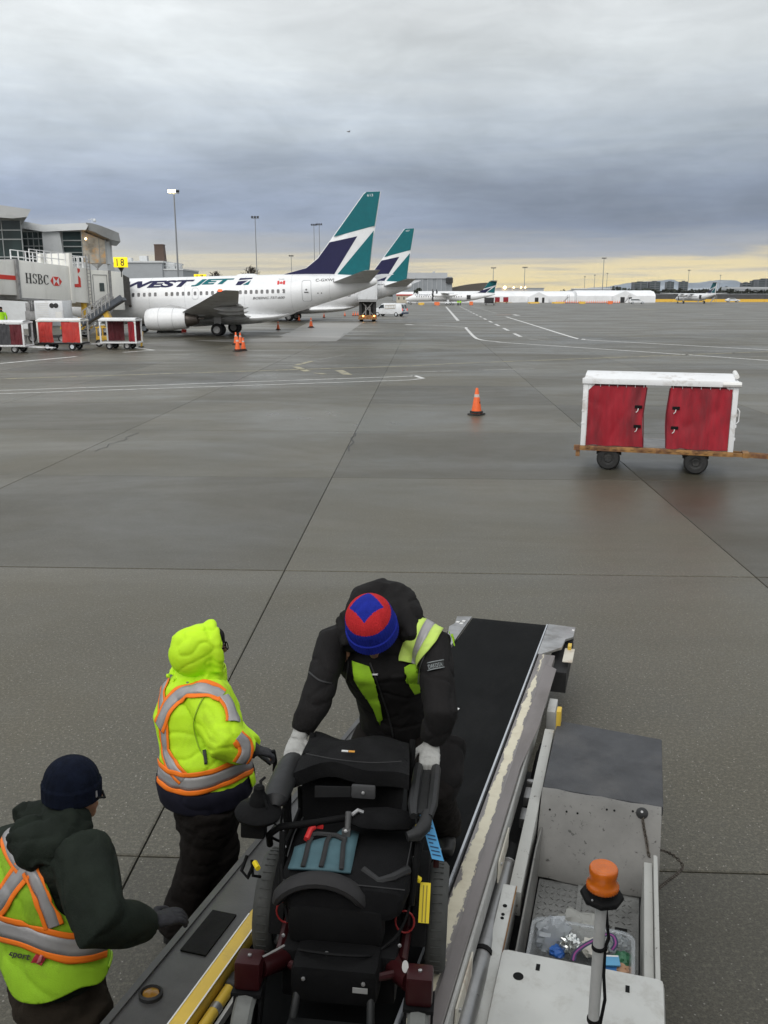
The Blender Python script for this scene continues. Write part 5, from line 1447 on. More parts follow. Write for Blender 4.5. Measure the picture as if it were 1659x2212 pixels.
# small far vehicles --------------------------------------------------------
def small_vehicle(name, label, cat, loc, rz, pr, win, wheels, W=1.8, r=.36, extra=None, mat=None):
    t = thing(name, label, cat, loc, rz)
    b = MB(); b.loft([[V(x, y, lerp(.8, z, k)) for x, z in pr] for y, k in ((-W / 2, .93), (-W / 2 + .06, 1), (W / 2 - .06, 1), (W / 2, .93))], smooth=False); b.build('body', mat or VANW, t, bevel=.03)
    b = MB(); b.prism([V(x, -W / 2 - .01, z) for x, z in win], (0, W + .02, 0)); b.build('window', GLASS, t)
    for x in wheels:
        for s_ in (-1, 1):
            tt, hh = MB(), MB(); wheel(tt, hh, (x, s_ * (W / 2 - .08), r), r, .22); w_ = tt.build('wheel', TYRE, t); hh.build('hub', HUBW, w_)
    return t
SUV = [(-2.4, .45), (-2.45, 1.0), (-2.35, 1.75), (-2.1, 1.9), (.4, 1.9), (1.1, 1.25), (2.3, 1.1), (2.45, .9), (2.4, .42)]
p_ = AY(1377, 646, 345); small_vehicle('utility_vehicle', 'white four wheel drive parked before the right tent porch', 'car', (p_.x, 345, 0), R(-8), SUV, [(-2.1, 1.3), (-2.05, 1.75), (.3, 1.75), (.95, 1.3)], (-1.5, 1.5), W=1.9, r=.40).scale = (1.2, 1.1, 1.0)
CARP = [(-2.2, .4), (-2.25, .9), (-1.9, 1.1), (-1.2, 1.5), (.3, 1.52), (1.1, 1.05), (2.1, .9), (2.25, .7), (2.2, .35)]
p_ = AY(1583, 641, 400); small_vehicle('car', 'white passenger car by the yellow barriers at far right', 'car', (p_.x, 400, 0.25), R(2), CARP, [(-1.7, 1.1), (-1.15, 1.42), (.25, 1.44), (.85, 1.08)], (-1.35, 1.4), r=.33).scale = (1.35, 1.1, 1.1)
PICK = [(-2.6, .5), (-2.6, 1.0), (.0, 1.0), (.05, 1.7), (1.0, 1.7), (1.5, 1.1), (2.5, 1.0), (2.55, .5)]
p_ = AY(893, 647, 345); small_vehicle('pickup_truck', 'small white pickup parked in front of the beige hut', 'truck', (p_.x, 345, 0), R(0), PICK, [(.15, 1.1), (.18, 1.6), (.9, 1.6), (1.3, 1.1)], (-1.6, 1.6), r=.42)
p_ = AY(1057, 651, 300); t = thing('dark_cart', 'small black container cart right of the far turboprop', 'cart', (p_.x, 300, 0))
b = MB(); b.bb((-1.5, 0, .7), (1.5, 1.5, 2.5)); b.build('box', DARKM, t, bevel=.05)
b = MB(); b.bb((-1.5, .05, .5), (2.2, 1.45, .69)); b.build('frame', GREYM, t)
for x in (-1, 1.6):
    tt, hh = MB(), MB(); wheel(tt, hh, (x, .1, .3), .3, .2); w_ = tt.build('wheel', TYRE, t); hh.build('hub', GREYM, w_)
p_ = AY(1083, 650, 372); baggage_cart((p_.x, 372, 0), 0, 'far baggage cart with two red curtains in front of the left tent', [(.0, .36, REDFAB, 0), (.62, 1.0, REDFAB, 0)], YELLOW, WHITE, L=5.6, H=2.6)
p_ = AY(975, 652, 300); t = thing('baggage_tractor', 'low grey tractor and trailer below the far turboprop tail', 'tractor', (p_.x, 300, 0))
b = MB(); b.bb((-2.0, 0, .45), (-.2, 1.4, 1.1)); b.bb((.1, 0, .7), (2.8, 1.4, 1.0)); b.bb((-1.3, .1, 1.1), (-.8, 1.3, 1.8)); b.build('body', VANW, t, bevel=.04)
for x in (-1.6, -.6, .6, 2.3):
    tt, hh = MB(), MB(); wheel(tt, hh, (x, .0, .35), .35, .2); w_ = tt.build('wheel', TYRE, t); hh.build('hub', GREYM, w_)
# far barriers and crates under the turboprop
OB = pmat('orange_plastic', (.75, .16, .04), .5, var=.1)
for i, (px, Y, wd, h, lb, mt_) in enumerate(((944, 300, 1.7, 1.1, 'orange barrier below the far propellers', OB), (1018, 305, 1.2, 1.2, 'orange barrier left of the black cart', OB), (1318, 340, 1.8, 1.1, 'orange barrier at the right tent porch', OB), (910, 310, 2.0, .8, 'yellow barrier by the beige hut', YELLOW), (1258, 345, 2.4, .9, 'yellow barrier in front of the tents', YELLOW), (1153, 360, 4.5, .6, 'long yellow barrier before the left tent porch', YELLOW), (1206, 360, 5.0, .6, 'long yellow barrier right of the left tent porch', YELLOW))):
    p_ = AY(px, 650, Y); t = thing('plastic_barrier', lb, 'barrier', (p_.x, Y, 0), 0)
    b = MB(); b.prism([V(-wd / 2, -.3, 0), V(-wd / 2, .3, 0), V(-wd / 2, .12, h), V(-wd / 2, -.12, h)], (wd, 0, 0)); b.build('body', mt_, t)
    b = MB()
    for x in (-wd * .4, wd * .4): b.bb((x - .15, -.36, 0), (x + .15, .36, .12))
    b.build('foot', DARKM, t)
# boarding stairs units by the right tent
for px, Y, lb in ((1222, 380, 'pale boarding stairs at the left end of the right tent'), (1354, 372, 'pale boarding stairs right of the right tent porch'), (1512, 400, 'grey boarding stairs right of the right turboprop'), (1540, 402, 'grey boarding stairs nearer the white car')):
    p_ = AY(px, 648, Y); t = thing('boarding_stairs', lb, 'boarding stairs', (p_.x, Y, 0))
    b = MB(); b.bar((-.9, 0, .3), (.8, 0, 2.3), 1.0, .2); b.bb((.6, -.5, 2.3), (1.4, .5, 2.45)); b.build('flight', GREYM, t)
    b = MB(); b.bar((-.9, -.5, 1.2), (.8, -.5, 3.3), .08, .08); b.bar((.8, -.5, 3.3), (1.4, -.5, 3.3), .08, .08); b.bar((1.4, -.5, 0.2), (1.4, -.5, 3.3), .1, .1); b.bar((.7, -.5, 0.2), (.7, -.5, 3.2), .1, .1); b.build('handrail', GREYM, t)

# small standing figures far away
SKIN = pmat('skin', (.42, .23, .15), .55, var=.08, vs_=14)
TROUS = pmat('dark_trousers', (.016, .016, .018), .8, var=.25, vs_=10)
def far_person(loc, rz, label, h=1.75):
    t = thing('person', label, 'person', loc, rz)
    k = h / 1.75
    b = MB()
    b.tube([V(0, 0, .8), V(0, 0, 1.1), V(0, 0, 1.42), V(0, 0, 1.5), V(0, .02, 1.62), V(0, .02, 1.74)], [.15, .16, .2, .07, .10, .05], 10, flat=.8)
    for s_ in (-1, 1):
        b.tube([V(s_ * .09, 0, .9), V(s_ * .1, .02, .48), V(s_ * .11, 0, .06)], [.09, .07, .05], 8)
        b.tube([V(s_ * .2, 0, 1.4), V(s_ * .27, .02, 1.12), V(s_ * .24, .16, .9)], [.06, .05, .04], 8)
    bd = b.build('body', TROUS, t)
    b = MB(); b.tube([V(0, 0, .82), V(0, 0, 1.1), V(0, 0, 1.40), V(0, 0, 1.47)], [.20, .2, .235, .1], 12, flat=.75)
    for s_ in (-1, 1): b.tube([V(s_ * .21, 0, 1.4), V(s_ * .29, .02, 1.12), V(s_ * .26, .14, .95)], [.075, .07, .055], 8)
    b.build('jacket', HIVIS, bd)
    b = MB(); b.sphere((0, .02, 1.63), .10, 10, 8, sc=(.85, 1, 1.2)); b.build('head', SKIN, bd)
    b = MB(); b.sphere((0, .01, 1.68), .11, 10, 6, sc=(.9, 1, .8)); b.build('hat', BLACK, bd)
    t.scale = (k, k, k)
    return t
p_ = AY(989.5, 652, 292); far_person((p_.x, 292, 0), .4, 'distant ground worker in lime hi-vis, left of two below the far tail', 1.8)
p_ = AY(994.5, 652, 294); far_person((p_.x, 294, 0), -.3, 'distant ground worker in lime hi-vis, right of two below the far tail', 1.8)
p_ = AY(4, 690, 60); far_person((p_.x, 60, .9), .2, 'ground worker in lime hi-vis at the left edge behind the first baggage cart', 1.8)
# the platform that worker stands on
t = thing('work_platform', 'low grey work platform under the worker at the left edge', 'platform', (p_.x, 60, 0))
b = MB(); b.bb((-1.2, -.5, .8), (1.4, .6, .89)); b.build('top', GREYM, t)
b = MB()
for x in (-1.1, 1.3):
    for y in (-.4, .5): b.bar((x, y, 0), (x, y, .8), .08, .08)
b.build('legs', GREYM, t)
# bird in the sky
p_ = T(753, 285, 60)
t = thing('bird', 'small dark bird flying high in the grey clouds', 'bird', p_, .6)
b = MB(); b.tube([V(-.22, 0, 0), V(-.05, 0, .02), V(.12, 0, .03), V(.2, 0, .02)], [.01, .06, .055, .015], 8)
for s_ in (1, -1): b.loft([foil(V(.1, s_ * .03, .03), V(-.06, s_ * .03, .03), .03), foil(V(.13, s_ * .2, .12), V(0, s_ * .22, .12), .02), foil(V(.03, s_ * .38, .08), V(-.03, s_ * .38, .08), .006)])
b.build('body', GREYM, t); t.scale = (.6, .6, .6)
# ------------------------------------------------------------------ foreground belt loader
LRZ = -math.atan2(.2857, 1.0045)
LO = V(1.201, 7.995, 0)
LM = Matrix.Translation(LO) @ Matrix.Rotation(LRZ, 4, 'Z')
SLP = .0981
bz = lambda y: .457 - SLP * y
def wl(p): return LM.inverted() @ Vector(p)           # world -> loader local
BELT = pmat('conveyor_belt', (.0055, .006, .0062), .8, var=.25, vs_=3, bump=.12, bs=120, spec=.12, dirt=(.018, .018, .018), dscale=2.2, damt=.45, dlo=.55, dhi=.72, stretch=(1, .3, 1), rvar=.08)
DECKG = pmat('deck_grey', (.070, .070, .070), .5, var=.25, vs_=5, dirt=(.09, .085, .08), dscale=3, damt=.5, bump=.1, bs=120)
MATG = pmat('rubber_mat', (.060, .062, .067), .68, var=.22, vs_=6, bump=.3, bs=160, dirt=(.11, .105, .10), dscale=3, damt=.4)
SHEET = pmat('stained_sheet', (.185, .18, .168), .5, metal=.1, var=.3, vs_=2.2, bump=.06, bs=20, dirt=(.03, .028, .024), dscale=30, damt=.85, dlo=.60, dhi=.66)
FLOORP = pmat('diamond_plate', (.22, .22, .21), .45, metal=.35, var=.2, vs_=4, dirt=(.05, .05, .045), dscale=5, damt=.7, bump=.5, bs=70)
HOODW = pmat('hood_white', (.54, .545, .52), .45, var=.10, vs_=2.5, dirt=(.30, .28, .24), dscale=9, damt=.6, dlo=.5, dhi=.75, coat=.1)
BEAMW = pmat('speckled_white_beam', (.42, .42, .395), .5, var=.08, vs_=4, dirt=(.06, .045, .035), dscale=22, damt=.95, dlo=.62, dhi=.66, rvar=.05)
RAILG = pmat('rail_bare_metal', (.21, .19, .185), .5, metal=.25, var=.15, vs_=4, dirt=(.10, .085, .075), dscale=3, damt=.5, stretch=(1, .25, 1))
OUTR = pmat('rail_outer', (.42, .42, .40), .5, var=.12, vs_=3, dirt=(.18, .15, .13), dscale=5, damt=.6)
CREAMB = pmat('cream_bracket', (.58, .55, .47), .5, var=.1, vs_=4, dirt=(.25, .12, .05), dscale=6, damt=.7, dlo=.55, dhi=.7)
YRAIL = pmat('yellow_rail', (.66, .45, .06), .4, var=.08, vs_=5, dirt=(.35, .26, .08), dscale=5, damt=.5)
CYL = pmat('hydraulic_steel', (.30, .30, .30), .32, metal=.75, var=.12, vs_=5, dirt=(.12, .11, .10), dscale=4, damt=.4)

def peeled_rail():
    m = bpy.data.materials.new('peeled_paint_rail'); m.use_nodes = True
    t = m.node_tree; t.nodes.clear(); n = NT(t)
    tc = n.n('ShaderNodeTexCoord').outputs['Object']
    x, y, z = n.sep(tc)
    mp = n.n('ShaderNodeMapping', i_Vector=tc, i_Scale=(9, 1.6, 3)).outputs[0]
    nz = n.noise(mp, 1.6, 8, .72, .4)
    nz2 = n.noise(tc, 9, 6, .65)
    # paint survives in a strip along the inner half of the rail (x about 0.44), scuffed off elsewhere
    d = n.math('ABSOLUTE', n.math('SUBTRACT', x, n.math('ADD', .425, n.math('MULTIPLY', n.math('SUBTRACT', nz2, .5), .05))))
    keep = n.math('ADD', n.math('MULTIPLY', nz, 1.1), n.math('MULTIPLY', d, -12.0))
    far = n.ramp(n.math('ADD', n.math('MULTIPLY', y, -.2), 0.0), [(.30, .0), (.46, .22)])
    brk = n.ramp(n.noise(n.n('ShaderNodeMapping', i_Vector=tc, i_Scale=(3, 1.1, 1)).outputs[0], 1.3, 3, .6), [(.38, -.25), (.5, 0)])
    k = n.ramp(n.math('ADD', n.math('ADD', keep, far), n.math('SUBTRACT', brk, .0)), [(.44, 0), (.46, 1)])
    metal = n.mix(n.ramp(n.noise(n.n('ShaderNodeMapping', i_Vector=tc, i_Scale=(14, .8, 1)).outputs[0], 2.2, 5, .6), [(.3, 0), (.7, 1)]), (.17, .155, .15, 1), (.28, .26, .25, 1))
    paint = n.mix(n.ramp(nz2, [(.45, 0), (.7, .5)]), (.66, .61, .47, 1), (.48, .42, .30, 1))
    c = n.mix(k, metal, paint)
    b = n.n('ShaderNodeBsdfPrincipled'); n.set(b.inputs['Base Color'], c)
    n.set(b.inputs['Roughness'], n.math('ADD', .42, n.math('MULTIPLY', k, .12)))
    n.set(b.inputs['Metallic'], n.math('MULTIPLY', n.math('SUBTRACT', 1, k), .25))
    bp = n.n('ShaderNodeBump', i_Strength=.5, i_Distance=.004, i_Height=k); n.set(b.inputs['Normal'], bp.outputs[0])
    n.n('ShaderNodeOutputMaterial', i_0=b.outputs[0])
    return m
PEEL = peeled_rail()

ld = thing('belt_loader', 'white and grey belt loader in the foreground carrying the wheelchair on its black belt', 'belt loader', LO, LRZ)
def sl(x, y, off=0.0): return V(x, y, bz(y) + off)
def slab(mb, x0, x1, y0, y1, o0, o1, mi=0):
    """box lying along the conveyor slope: offsets o0..o1 above the belt surface"""
    vs = [sl(x0, y0, o0), sl(x1, y0, o0), sl(x1, y1, o0), sl(x0, y1, o0), sl(x0, y0, o1), sl(x1, y0, o1), sl(x1, y1, o1), sl(x0, y1, o1)]
    mb.add(vs, [(3, 2, 1, 0), (4, 5, 6, 7), (0, 1, 5, 4), (1, 2, 6, 5), (2, 3, 7, 6), (3, 0, 4, 7)], mi)
def plate(mb, poly, o0, th):
    mb.prism([sl(x, y, o0) for x, y in poly], (0, 0, th))
YN = -7.4
b = MB()
prof = [(-.25 - .0, -.09), (.02, -.075), (.045, -.045), (.03, -.012), (-.01, 0)]
ring = []
for yy, oo in prof: ring.append((yy, oo))
rows = [[sl(-.353, y, o), sl(.353, y, o)] for y, o in ring]
for k in range(1, 60): y = -.01 + (YN + .01) * k / 59; rows.append([sl(-.353, y, 0), sl(.353, y, 0)])
b.add([p for r in rows for p in r], [(2 * i, 2 * i + 1, 2 * i + 3, 2 * i + 2) for i in range(len(rows) - 1)], smooth=True)
b.build('conveyor_belt', BELT, ld, sharp=60)
b = MB(); b.lathe([(.04, -.34), (.04, .34)], (0, .0, bz(0) - .05), (1, 0, 0), 14); b.build('end_roller', STEEL, ld)
# conveyor body under the belt
b = MB(); slab(b, -.355, .372, -.3, YN, -.28, -.03); b.build('conveyor_frame', DARKM, ld)
b = MB(); slab(b, .357, .368, -.03, YN, -.02, .016); b.build('edge_strip', pmat('bright_edge', (.55, .57, .60), .3, metal=.4, var=.1), ld)
b = MB(); slab(b, .385, .518, -.98, YN, -.05, .012); b.build('side_rail', PEEL, ld, bevel=.004)
b = MB(); plate(b, [(.462, -1.24), (.562, -1.36), (.556, -2.6), (.516, -3.3), (.516, -7.3), (.472, -7.3)], .0125, .006); b.build('rail_cover', RAILG, ld)
b = MB(); slab(b, .520, .534, -1.45, YN, -.12, -.004); b.build('rail_flange', OUTR, ld, bevel=.004)
b = MB(); plate(b, [(.372, .0), (.625, -.03), (.627, -.36), (.565, -.46), (.555, -.72), (.40, -.975), (.372, -.975)], -.01, .022); ep = b.build('end_plate', STEEL, ld, bevel=.002)
b = MB(); b.bb(V(.575, -.92, bz(-.9) - .06), V(.66, -.62, bz(-.7) - .03)); b.build('end_block', CREAMB, ld, bevel=.006)
b = MB(); b.bb(V(.60, -.66, bz(-.6) - .02), V(.63, -.58, bz(-.6) + .012)); b.build('yellow_tab', YRAIL, ld)
b = MB(); b.bb(V(.46, -1.0, bz(-.7) - .28), V(.62, -.15, bz(-.3) - .06)); b.build('end_bracket', DARKM, ld)
b = MB(); b.prism([sl(.60, -.12, .0125), sl(.625, -.13, .0125), sl(.62, -.17, .0125), sl(.60, -.16, .0125)], (0, 0, .003)); b.build('sticker', REFLW, ep)
b = MB(); plate(b, [(-.362, .0), (-.50, -.05), (-.47, -.30), (-.50, -.42), (-.40, -1.06), (-.362, -1.1)], -.01, .022); ep2 = b.build('end_plate', STEEL, ld, bevel=.002)
for x, y in ((-.452, -.25), (-.405, -.20), (-.41, -.29)):
    b = MB(); plate(b, [(x - .015, y - .025), (x + .015, y - .025), (x + .015, y + .025), (x - .015, y + .025)], .0125, .003); b.build('sticker', REFLW, ep2)
b = MB(); slab(b, -.47, -.362, -1.12, -2.74, -.06, .0); b.build('side_rail', RAILG, ld, bevel=.004)
b = MB(); b.bb(V(-.50, -.66, bz(-.7) - .09), V(-.40, -.45, bz(-.6) - .03)); b.build('end_bracket', DARKM, ld)
# left walkway
b = MB(); slab(b, -.622, -.365, -2.75, YN, -.05, -.004); wk = b.build('side_deck', DECKG, ld, bevel=.004)
b = MB(); slab(b, -.622, -.594, -2.75, YN, -.0035, .006); b.build('deck_edge', GREYM if False else pmat('deck_edge_grey', (.085, .085, .085), .5, metal=.2, var=.2, vs_=6), wk)
b = MB(); slab(b, -.558, -.448, -5.09, -5.37, -.0035, .004); b.build('painted_recess', BLACK, wk)  # raised black plate, painted for the dark inside a rectangular hole
b = MB(); c_ = sl(-.535, -5.63, -.004); b.lathe([(.044, 0), (.044, .014), (.036, .02), (.033, .006), (.0, .004)], c_, (0, .1, 1), 18); lp = b.build('deck_lamp', DARKM, wk)
b = MB(); b.lathe([(.033, .004), (.03, .012), (.016, .018), (.001, .02)], c_, (0, .1, 1), 16); b.build('lens', pmat('amber_lens', (.24, .12, .02), .2, var=.3, vs_=20), lp)
b = MB(); slab(b, -.60, -.40, -3.0, YN, -.30, -.06); b.build('deck_support', DARKM, ld)
# folded yellow handrail
b = MB()
b.prism([sl(-.337, -5.18, .105), sl(-.325, -5.09, .105), sl(-.278, -5.22, .105), sl(-.278, YN, .105), sl(-.337, YN, .105)], (0, 0, -.01)); b.prism([sl(-.337, -5.18, .0949), sl(-.329, -5.16, .0949), sl(-.329, YN, .0949), sl(-.337, YN, .0949)], (0, 0, -.085)); b.prism([sl(-.286, -5.26, .0949), sl(-.278, -5.24, .0949), sl(-.278, YN, .0949), sl(-.286, YN, .0949)], (0, 0, -.05))
hr = b.build('handrail', YRAIL, ld, bevel=.002)
b = MB(); b.bar(sl(-.335, -5.2, .1062), sl(-.335, YN, .1062), .005, .002); b.bar(sl(-.280, -5.26, .1062), sl(-.280, YN, .1062), .005, .002); b.build('edge_wear', REFLW, hr)
b = MB(); b.tube([sl(-.252, -5.52, .045), sl(-.252, YN, .045)], .021, 12); hp = b.build('handrail_tube', YRAIL, ld)
b = MB(); b.tube([sl(-.252, -5.66, .045), sl(-.252, -5.69, .045)], .0225, 12); b.build('steel_sleeve', STEEL, hp)
b = MB(); b.tube([sl(-.252, -5.50, .045), sl(-.252, -5.56, .045)], .026, 12); b.tube([sl(-.262, -5.55, .06), sl(-.225, -5.55, .06)], .016, 10); b.build('pipe_end', DARKM, hp)
b = MB(); slab(b, -.228, -.215, -5.45, YN, .003, .035); b.build('edge_guide', pmat('guide_grey', (.40, .40, .38), .5, var=.2, vs_=8), ld)
# hydraulic cylinder and brackets right of the conveyor
b = MB(); b.tube([V(.560, -3.95, .665), V(.553, -5.35, .825), V(.545, -7.2, 1.04)], .043, 18); cy = b.build('hydraulic_cylinder', CYL, ld)
b = MB()
for y, z in ((-3.98, .689), (-4.02, .693)): pass
b.tube([V(.560, -3.90, .660), V(.560, -4.06, .678)], .052, 16); b.tube([V(.556, -4.80, .762), V(.556, -4.83, .766)], .047, 16); b.tube([V(.553, -5.32, .822), V(.552, -5.60, .854)], .052, 16)
b.build('cylinder_collar', BLACK, cy)
b = MB()
b.tube([V(.560, -4.062, .6785), V(.560, -4.07, .6795)], .0525, 16); b.build('collar_ring', STEEL, cy)
for y0 in (-3.92, -4.98):
    z0 = bz(y0) - .03
    b = MB(); b.prism([V(.5365, y0, z0), V(.5365, y0 - .34, z0 + .03), V(.5365, y0 - .38, z0 - .10), V(.5365, y0 - .30, z0 - .22), V(.5365, y0 - .04, z0 - .16)], (.008, 0, 0)); br_ = b.build('cream_bracket', CREAMB, ld, bevel=.002)
    b = MB(); b.lathe([(.008, 0), (.008, .008)], V(.5445, y0 - .30, z0 - .01), (1, 0, 0), 8); b.lathe([(.008, 0), (.008, .008)], V(.5445, y0 - .28, z0 - .17), (1, 0, 0), 8); b.build('bolt', STEEL, br_)
b = MB(); b.bb((.565, -2.15, bz(-2.1) - .22), (.625, -1.93, bz(-2) - .03)); b.build('side_box', OUTR, ld, bevel=.005)
b = MB(); b.bb((.612, -2.95, bz(-2.95) - .26), (.655, -2.78, bz(-2.8) - .10)); b.build('latch_block', CREAMB, ld, bevel=.006)
b = MB(); b.tube([V(.585, -2.65, .58), V(.590, -2.72, .66), V(.585, -2.85, .66), V(.575, -3.0, .60), V(.57, -3.3, .55)], .016, 8); b.tube([V(.57, -2.7, .58), V(.575, -2.78, .64), V(.57, -2.9, .62), V(.56, -3.2, .5)], .012, 8); b.build('hydraulic_hose', BLACK, ld)
b = MB(); b.bb((.545, -3.30, .56), (.592, -3.18, .62)); b.bb((.545, -3.48, .53), (.592, -3.36, .59)); b.bb((.545, -3.15, .60), (.592, -3.12, .64)); b.build('valve_block', STEEL, ld, bevel=.004)

# chassis with driver's place on the right
b = MB(); b.bb((.45, -7.3, .22), (1.30, -2.62, .40)); b.bb((-.45, -7.3, .22), (.45, -2.9, .36)); b.build('chassis', DARKM, ld)
b = MB(); b.bb((.69, -3.50, .405), (1.315, -2.66, .735)); b.build('engine_cover', GREYM, ld, bevel=.006)
b = MB(); b.prism([V(.675, -2.62, .74), V(1.325, -2.70, .74), V(1.318, -3.485, .74), V(.668, -3.455, .74)], (0, 0, .06)); b.build('rubber_mat', MATG, ld, bevel=.008)
b = MB()
cs = [(-3.462, .80), (-3.475, .803), (-3.51, .79), (-3.57, .74), (-3.645, .665), (-3.66, .652), (-3.73, .57), (-3.785, .50), (-3.80, .465)]
rows = []
for y, z in cs: rows.append([V(lerp(.668, 1.308, i / 8), y - .030 * i / 8, z + .004 * math.sin(i * 1.9)) for i in range(9)])
vs = [p for r in rows for p in r]; k = len(vs); vs += [p + V(0, .012, -.015) for p in vs]; nr = len(cs)
fs = []
for j in range(nr - 1):
    for i in range(8): a = j * 9 + i; fs += [(a, a + 1, a + 10, a + 9), (k + a, k + a + 9, k + a + 10, k + a + 1)]
for i in range(8): fs += [(i, k + i, k + i + 1, i + 1), ((nr - 1) * 9 + i, (nr - 1) * 9 + i + 1, k + (nr - 1) * 9 + i + 1, k + (nr - 1) * 9 + i)]
for j in range(nr - 1): a = j * 9; fs += [(a, a + 9, k + a + 9, k + a), (a + 8, k + a + 8, k + a + 17, a + 17)]
b.add(vs, fs, smooth=True); sh = b.build('sheet_cover', SHEET, ld)
SHB = BVHTree.FromPolygons([LM @ v.co for v in sh.data.vertices], [tuple(p.vertices) for p in sh.data.polygons])
def onsheet(px, py, lift=0.0):
    l_, n_, i_, d_ = SHB.ray_cast(V(0, 0, CAM_H), ray(px, py).normalized())
    if l_ is None: return None, None
    return wl(l_ + n_ * lift), LM.to_3x3().inverted() @ n_
b = MB()
for px, py in ((1660, 2378), (1692, 2383), (1778, 2372), (1800, 2375), (1854, 2377), (1611, 2372)):
    d = ray(px / 1.3563, py / 1.3563); t0 = None
    # point on the sloping sheet
    for y, z in [(lerp(-3.47, -3.93, i / 40), lerp(.80, .47, (i / 40) ** 1.3)) for i in range(41)]:
        pass
    p, nn = onsheet(px / 1.3563, py / 1.3563)
    if p: b.lathe([(.006, -.004), (.006, .002), (.001, .003)], p, nn, 8)
b.build('rivet', BLACK, sh)
b = MB(); b.bb((.70, -4.86, .42), (1.215, -3.80, .455)); fl = b.build('foot_floor', FLOORP, ld)
b = MB(); b.bb((.905, -4.3, .4555), (.93, -3.82, .47)); b.build('floor_rib', FLOORP, fl)
rd = random.Random(3); b = MB()
for i in range(16):
    for j in range(13):
        x = .72 + i * .03; y = -3.86 - j * .045; a = .78 if (i + j) % 2 else -.78
        d = V(math.cos(a), math.sin(a), 0) * .010; b.bar(V(x, y, .457) - d, V(x, y, .457) + d, .004, .004)
tag(b.build('tread_pattern', FLOORP, fl), kind='stuff')
b = MB(); b.bb((1.222, -4.86, .40), (1.262, -3.90, .725)); b.bb((1.265, -4.86, .40), (1.285, -3.88, .76)); b.build('side_panel', BEAMW, ld, bevel=.004)
b = MB(); b.prism([V(.684, -3.55, .44), V(.684, -4.86, .44), V(.684, -4.86, .74), V(.684, -3.95, .74), V(.684, -3.62, .66)], (.008, 0, 0)); b.build('inner_panel', SHEET, ld)
b = MB(); b.bb((.60, -4.34, .62), (.660, -2.66, .75)); b.build('side_beam', BEAMW, ld, bevel=.004)
b = MB(); b.bb((.575, -7.3, .60), (.637, -4.342, .785)); bm2 = b.build('side_beam', HOODW, ld, bevel=.006)
b = MB()
for dy in (0, .06, .085): b.lathe([(.010 if dy < .03 else .008, -.01), (.010 if dy < .03 else .008, .003)], V(.606, -4.50 - dy, .785), (0, 0, 1), 10)
b.build('beam_hole', BLACK, bm2)
b = MB(); b.bb((.6375, -4.86, .775), (.641, -4.345, .787)); b.build('rust_edge', RUST, bm2)
b = MB(); b.bb((.67, -2.70, .74), (.70, -2.62, .90)); b.build('corner_post', YRAIL, ld, bevel=.006)
b = MB(); b.bb((.642, -7.3, .42), (1.292, -4.85, .86)); hd = b.build('hood', HOODW, ld, bevel=.028)
b = MB(); b.lathe([(.021, -.03), (.021, .0015)], V(.73, -5.00, .86), (0, 0, 1), 16); b.build('fuel_hole', BLACK, hd)
for x, y in ((.80, -4.93), (1.15, -4.95)):
    b = MB(); b.bb((x - .008, y - .018, .852), (x + .008, y + .018, .8615)); b.build('slot', BLACK, hd)
b = MB(); b.bb((1.23, -4.85, .46), (1.262, -4.60, .48)); b.bb((1.10, -4.25, .456), (1.16, -4.10, .475)); b.build('pedal', BLACK, ld, bevel=.004)
# chassis wheels
for x in (-.38, 1.18):
    for y in (-3.1, -6.3):
        tt, hh = MB(), MB(); wheel(tt, hh, (x, y, .3), .30, .18, (1, 0, 0)); w_ = tt.build('wheel', TYRE, ld); hh.build('hub', GREYM, w_)
b = MB(); b.bar((-.3, -3.4, .36), (-.25, -5.6, bz(-5.6) - .3), .08, .1); b.bar((.3, -3.4, .36), (.28, -5.6, bz(-5.6) - .3), .08, .1); b.build('lift_arm', GREYM, ld)
# amber beacon on its pole
bx_, by_ = 1.03, -5.30
b = MB(); b.tube([V(bx_, by_, .84), V(bx_, by_, 1.505)], .0195, 16); po = b.build('beacon_pole', pmat('pole_grey_white', (.44, .44, .43), .45, var=.08, vs_=5, dirt=(.25, .24, .22), dscale=6, damt=.4), ld)
for z in (1.0, 1.30):
    b = MB(); b.lathe([(.021, 0), (.0235, .002), (.0235, .014), (.021, .016)], V(bx_, by_, z), (0, 0, 1), 16); b.box((bx_ + .024, by_, z + .008), (.012, .012, .012)); b.build('cable_tie', BLACK, po)
b = MB(); b.tube([V(bx_ + .015, by_ + .01, 1.47), V(bx_ + .024, by_ + .005, 1.4), V(bx_ + .032, by_, 1.35), V(bx_ + .022, by_, 1.31), V(bx_ + .024, by_, 1.2), V(bx_ + .034, by_, 1.1), V(bx_ + .024, by_, 1.0), V(bx_ + .03, by_, .88)], .006, 6); b.build('cable', BLACK, po)
b = MB(); b.lathe([(.03, 1.462), (.078, 1.470), (.082, 1.482), (.078, 1.492), (.058, 1.494), (.056, 1.515), (.02, 1.515)], (bx_, by_, 0), (0, 0, 1), 8); bc = b.build('beacon_base', BLACK, ld, bevel=.002)
bc.matrix_basis = Matrix.Translation(V(bx_, by_, 1.497)) @ Matrix.Scale(.90, 4) @ Matrix.Translation(V(-bx_, -by_, -1.462))
BEAC = pmat('beacon_orange', (.85, .20, .015), .18, var=.12, vs_=10, coat=.5, trans=.45, ior=1.3)
b = MB()
pf = [(.056, 1.513), (.060, 1.518), (.0605, 1.528), (.057, 1.536), (.052, 1.541), (.0505, 1.556), (.0515, 1.570), (.0535, 1.578), (.0535, 1.596), (.051, 1.602), (.047, 1.605)]
for i in range(6): pf += [(.047 - i * .008, 1.605 + (.0008 if i % 2 else 0)), (.043 - i * .008, 1.6058 - (.0008 if i % 2 else 0))]
pf.append((.001, 1.606))
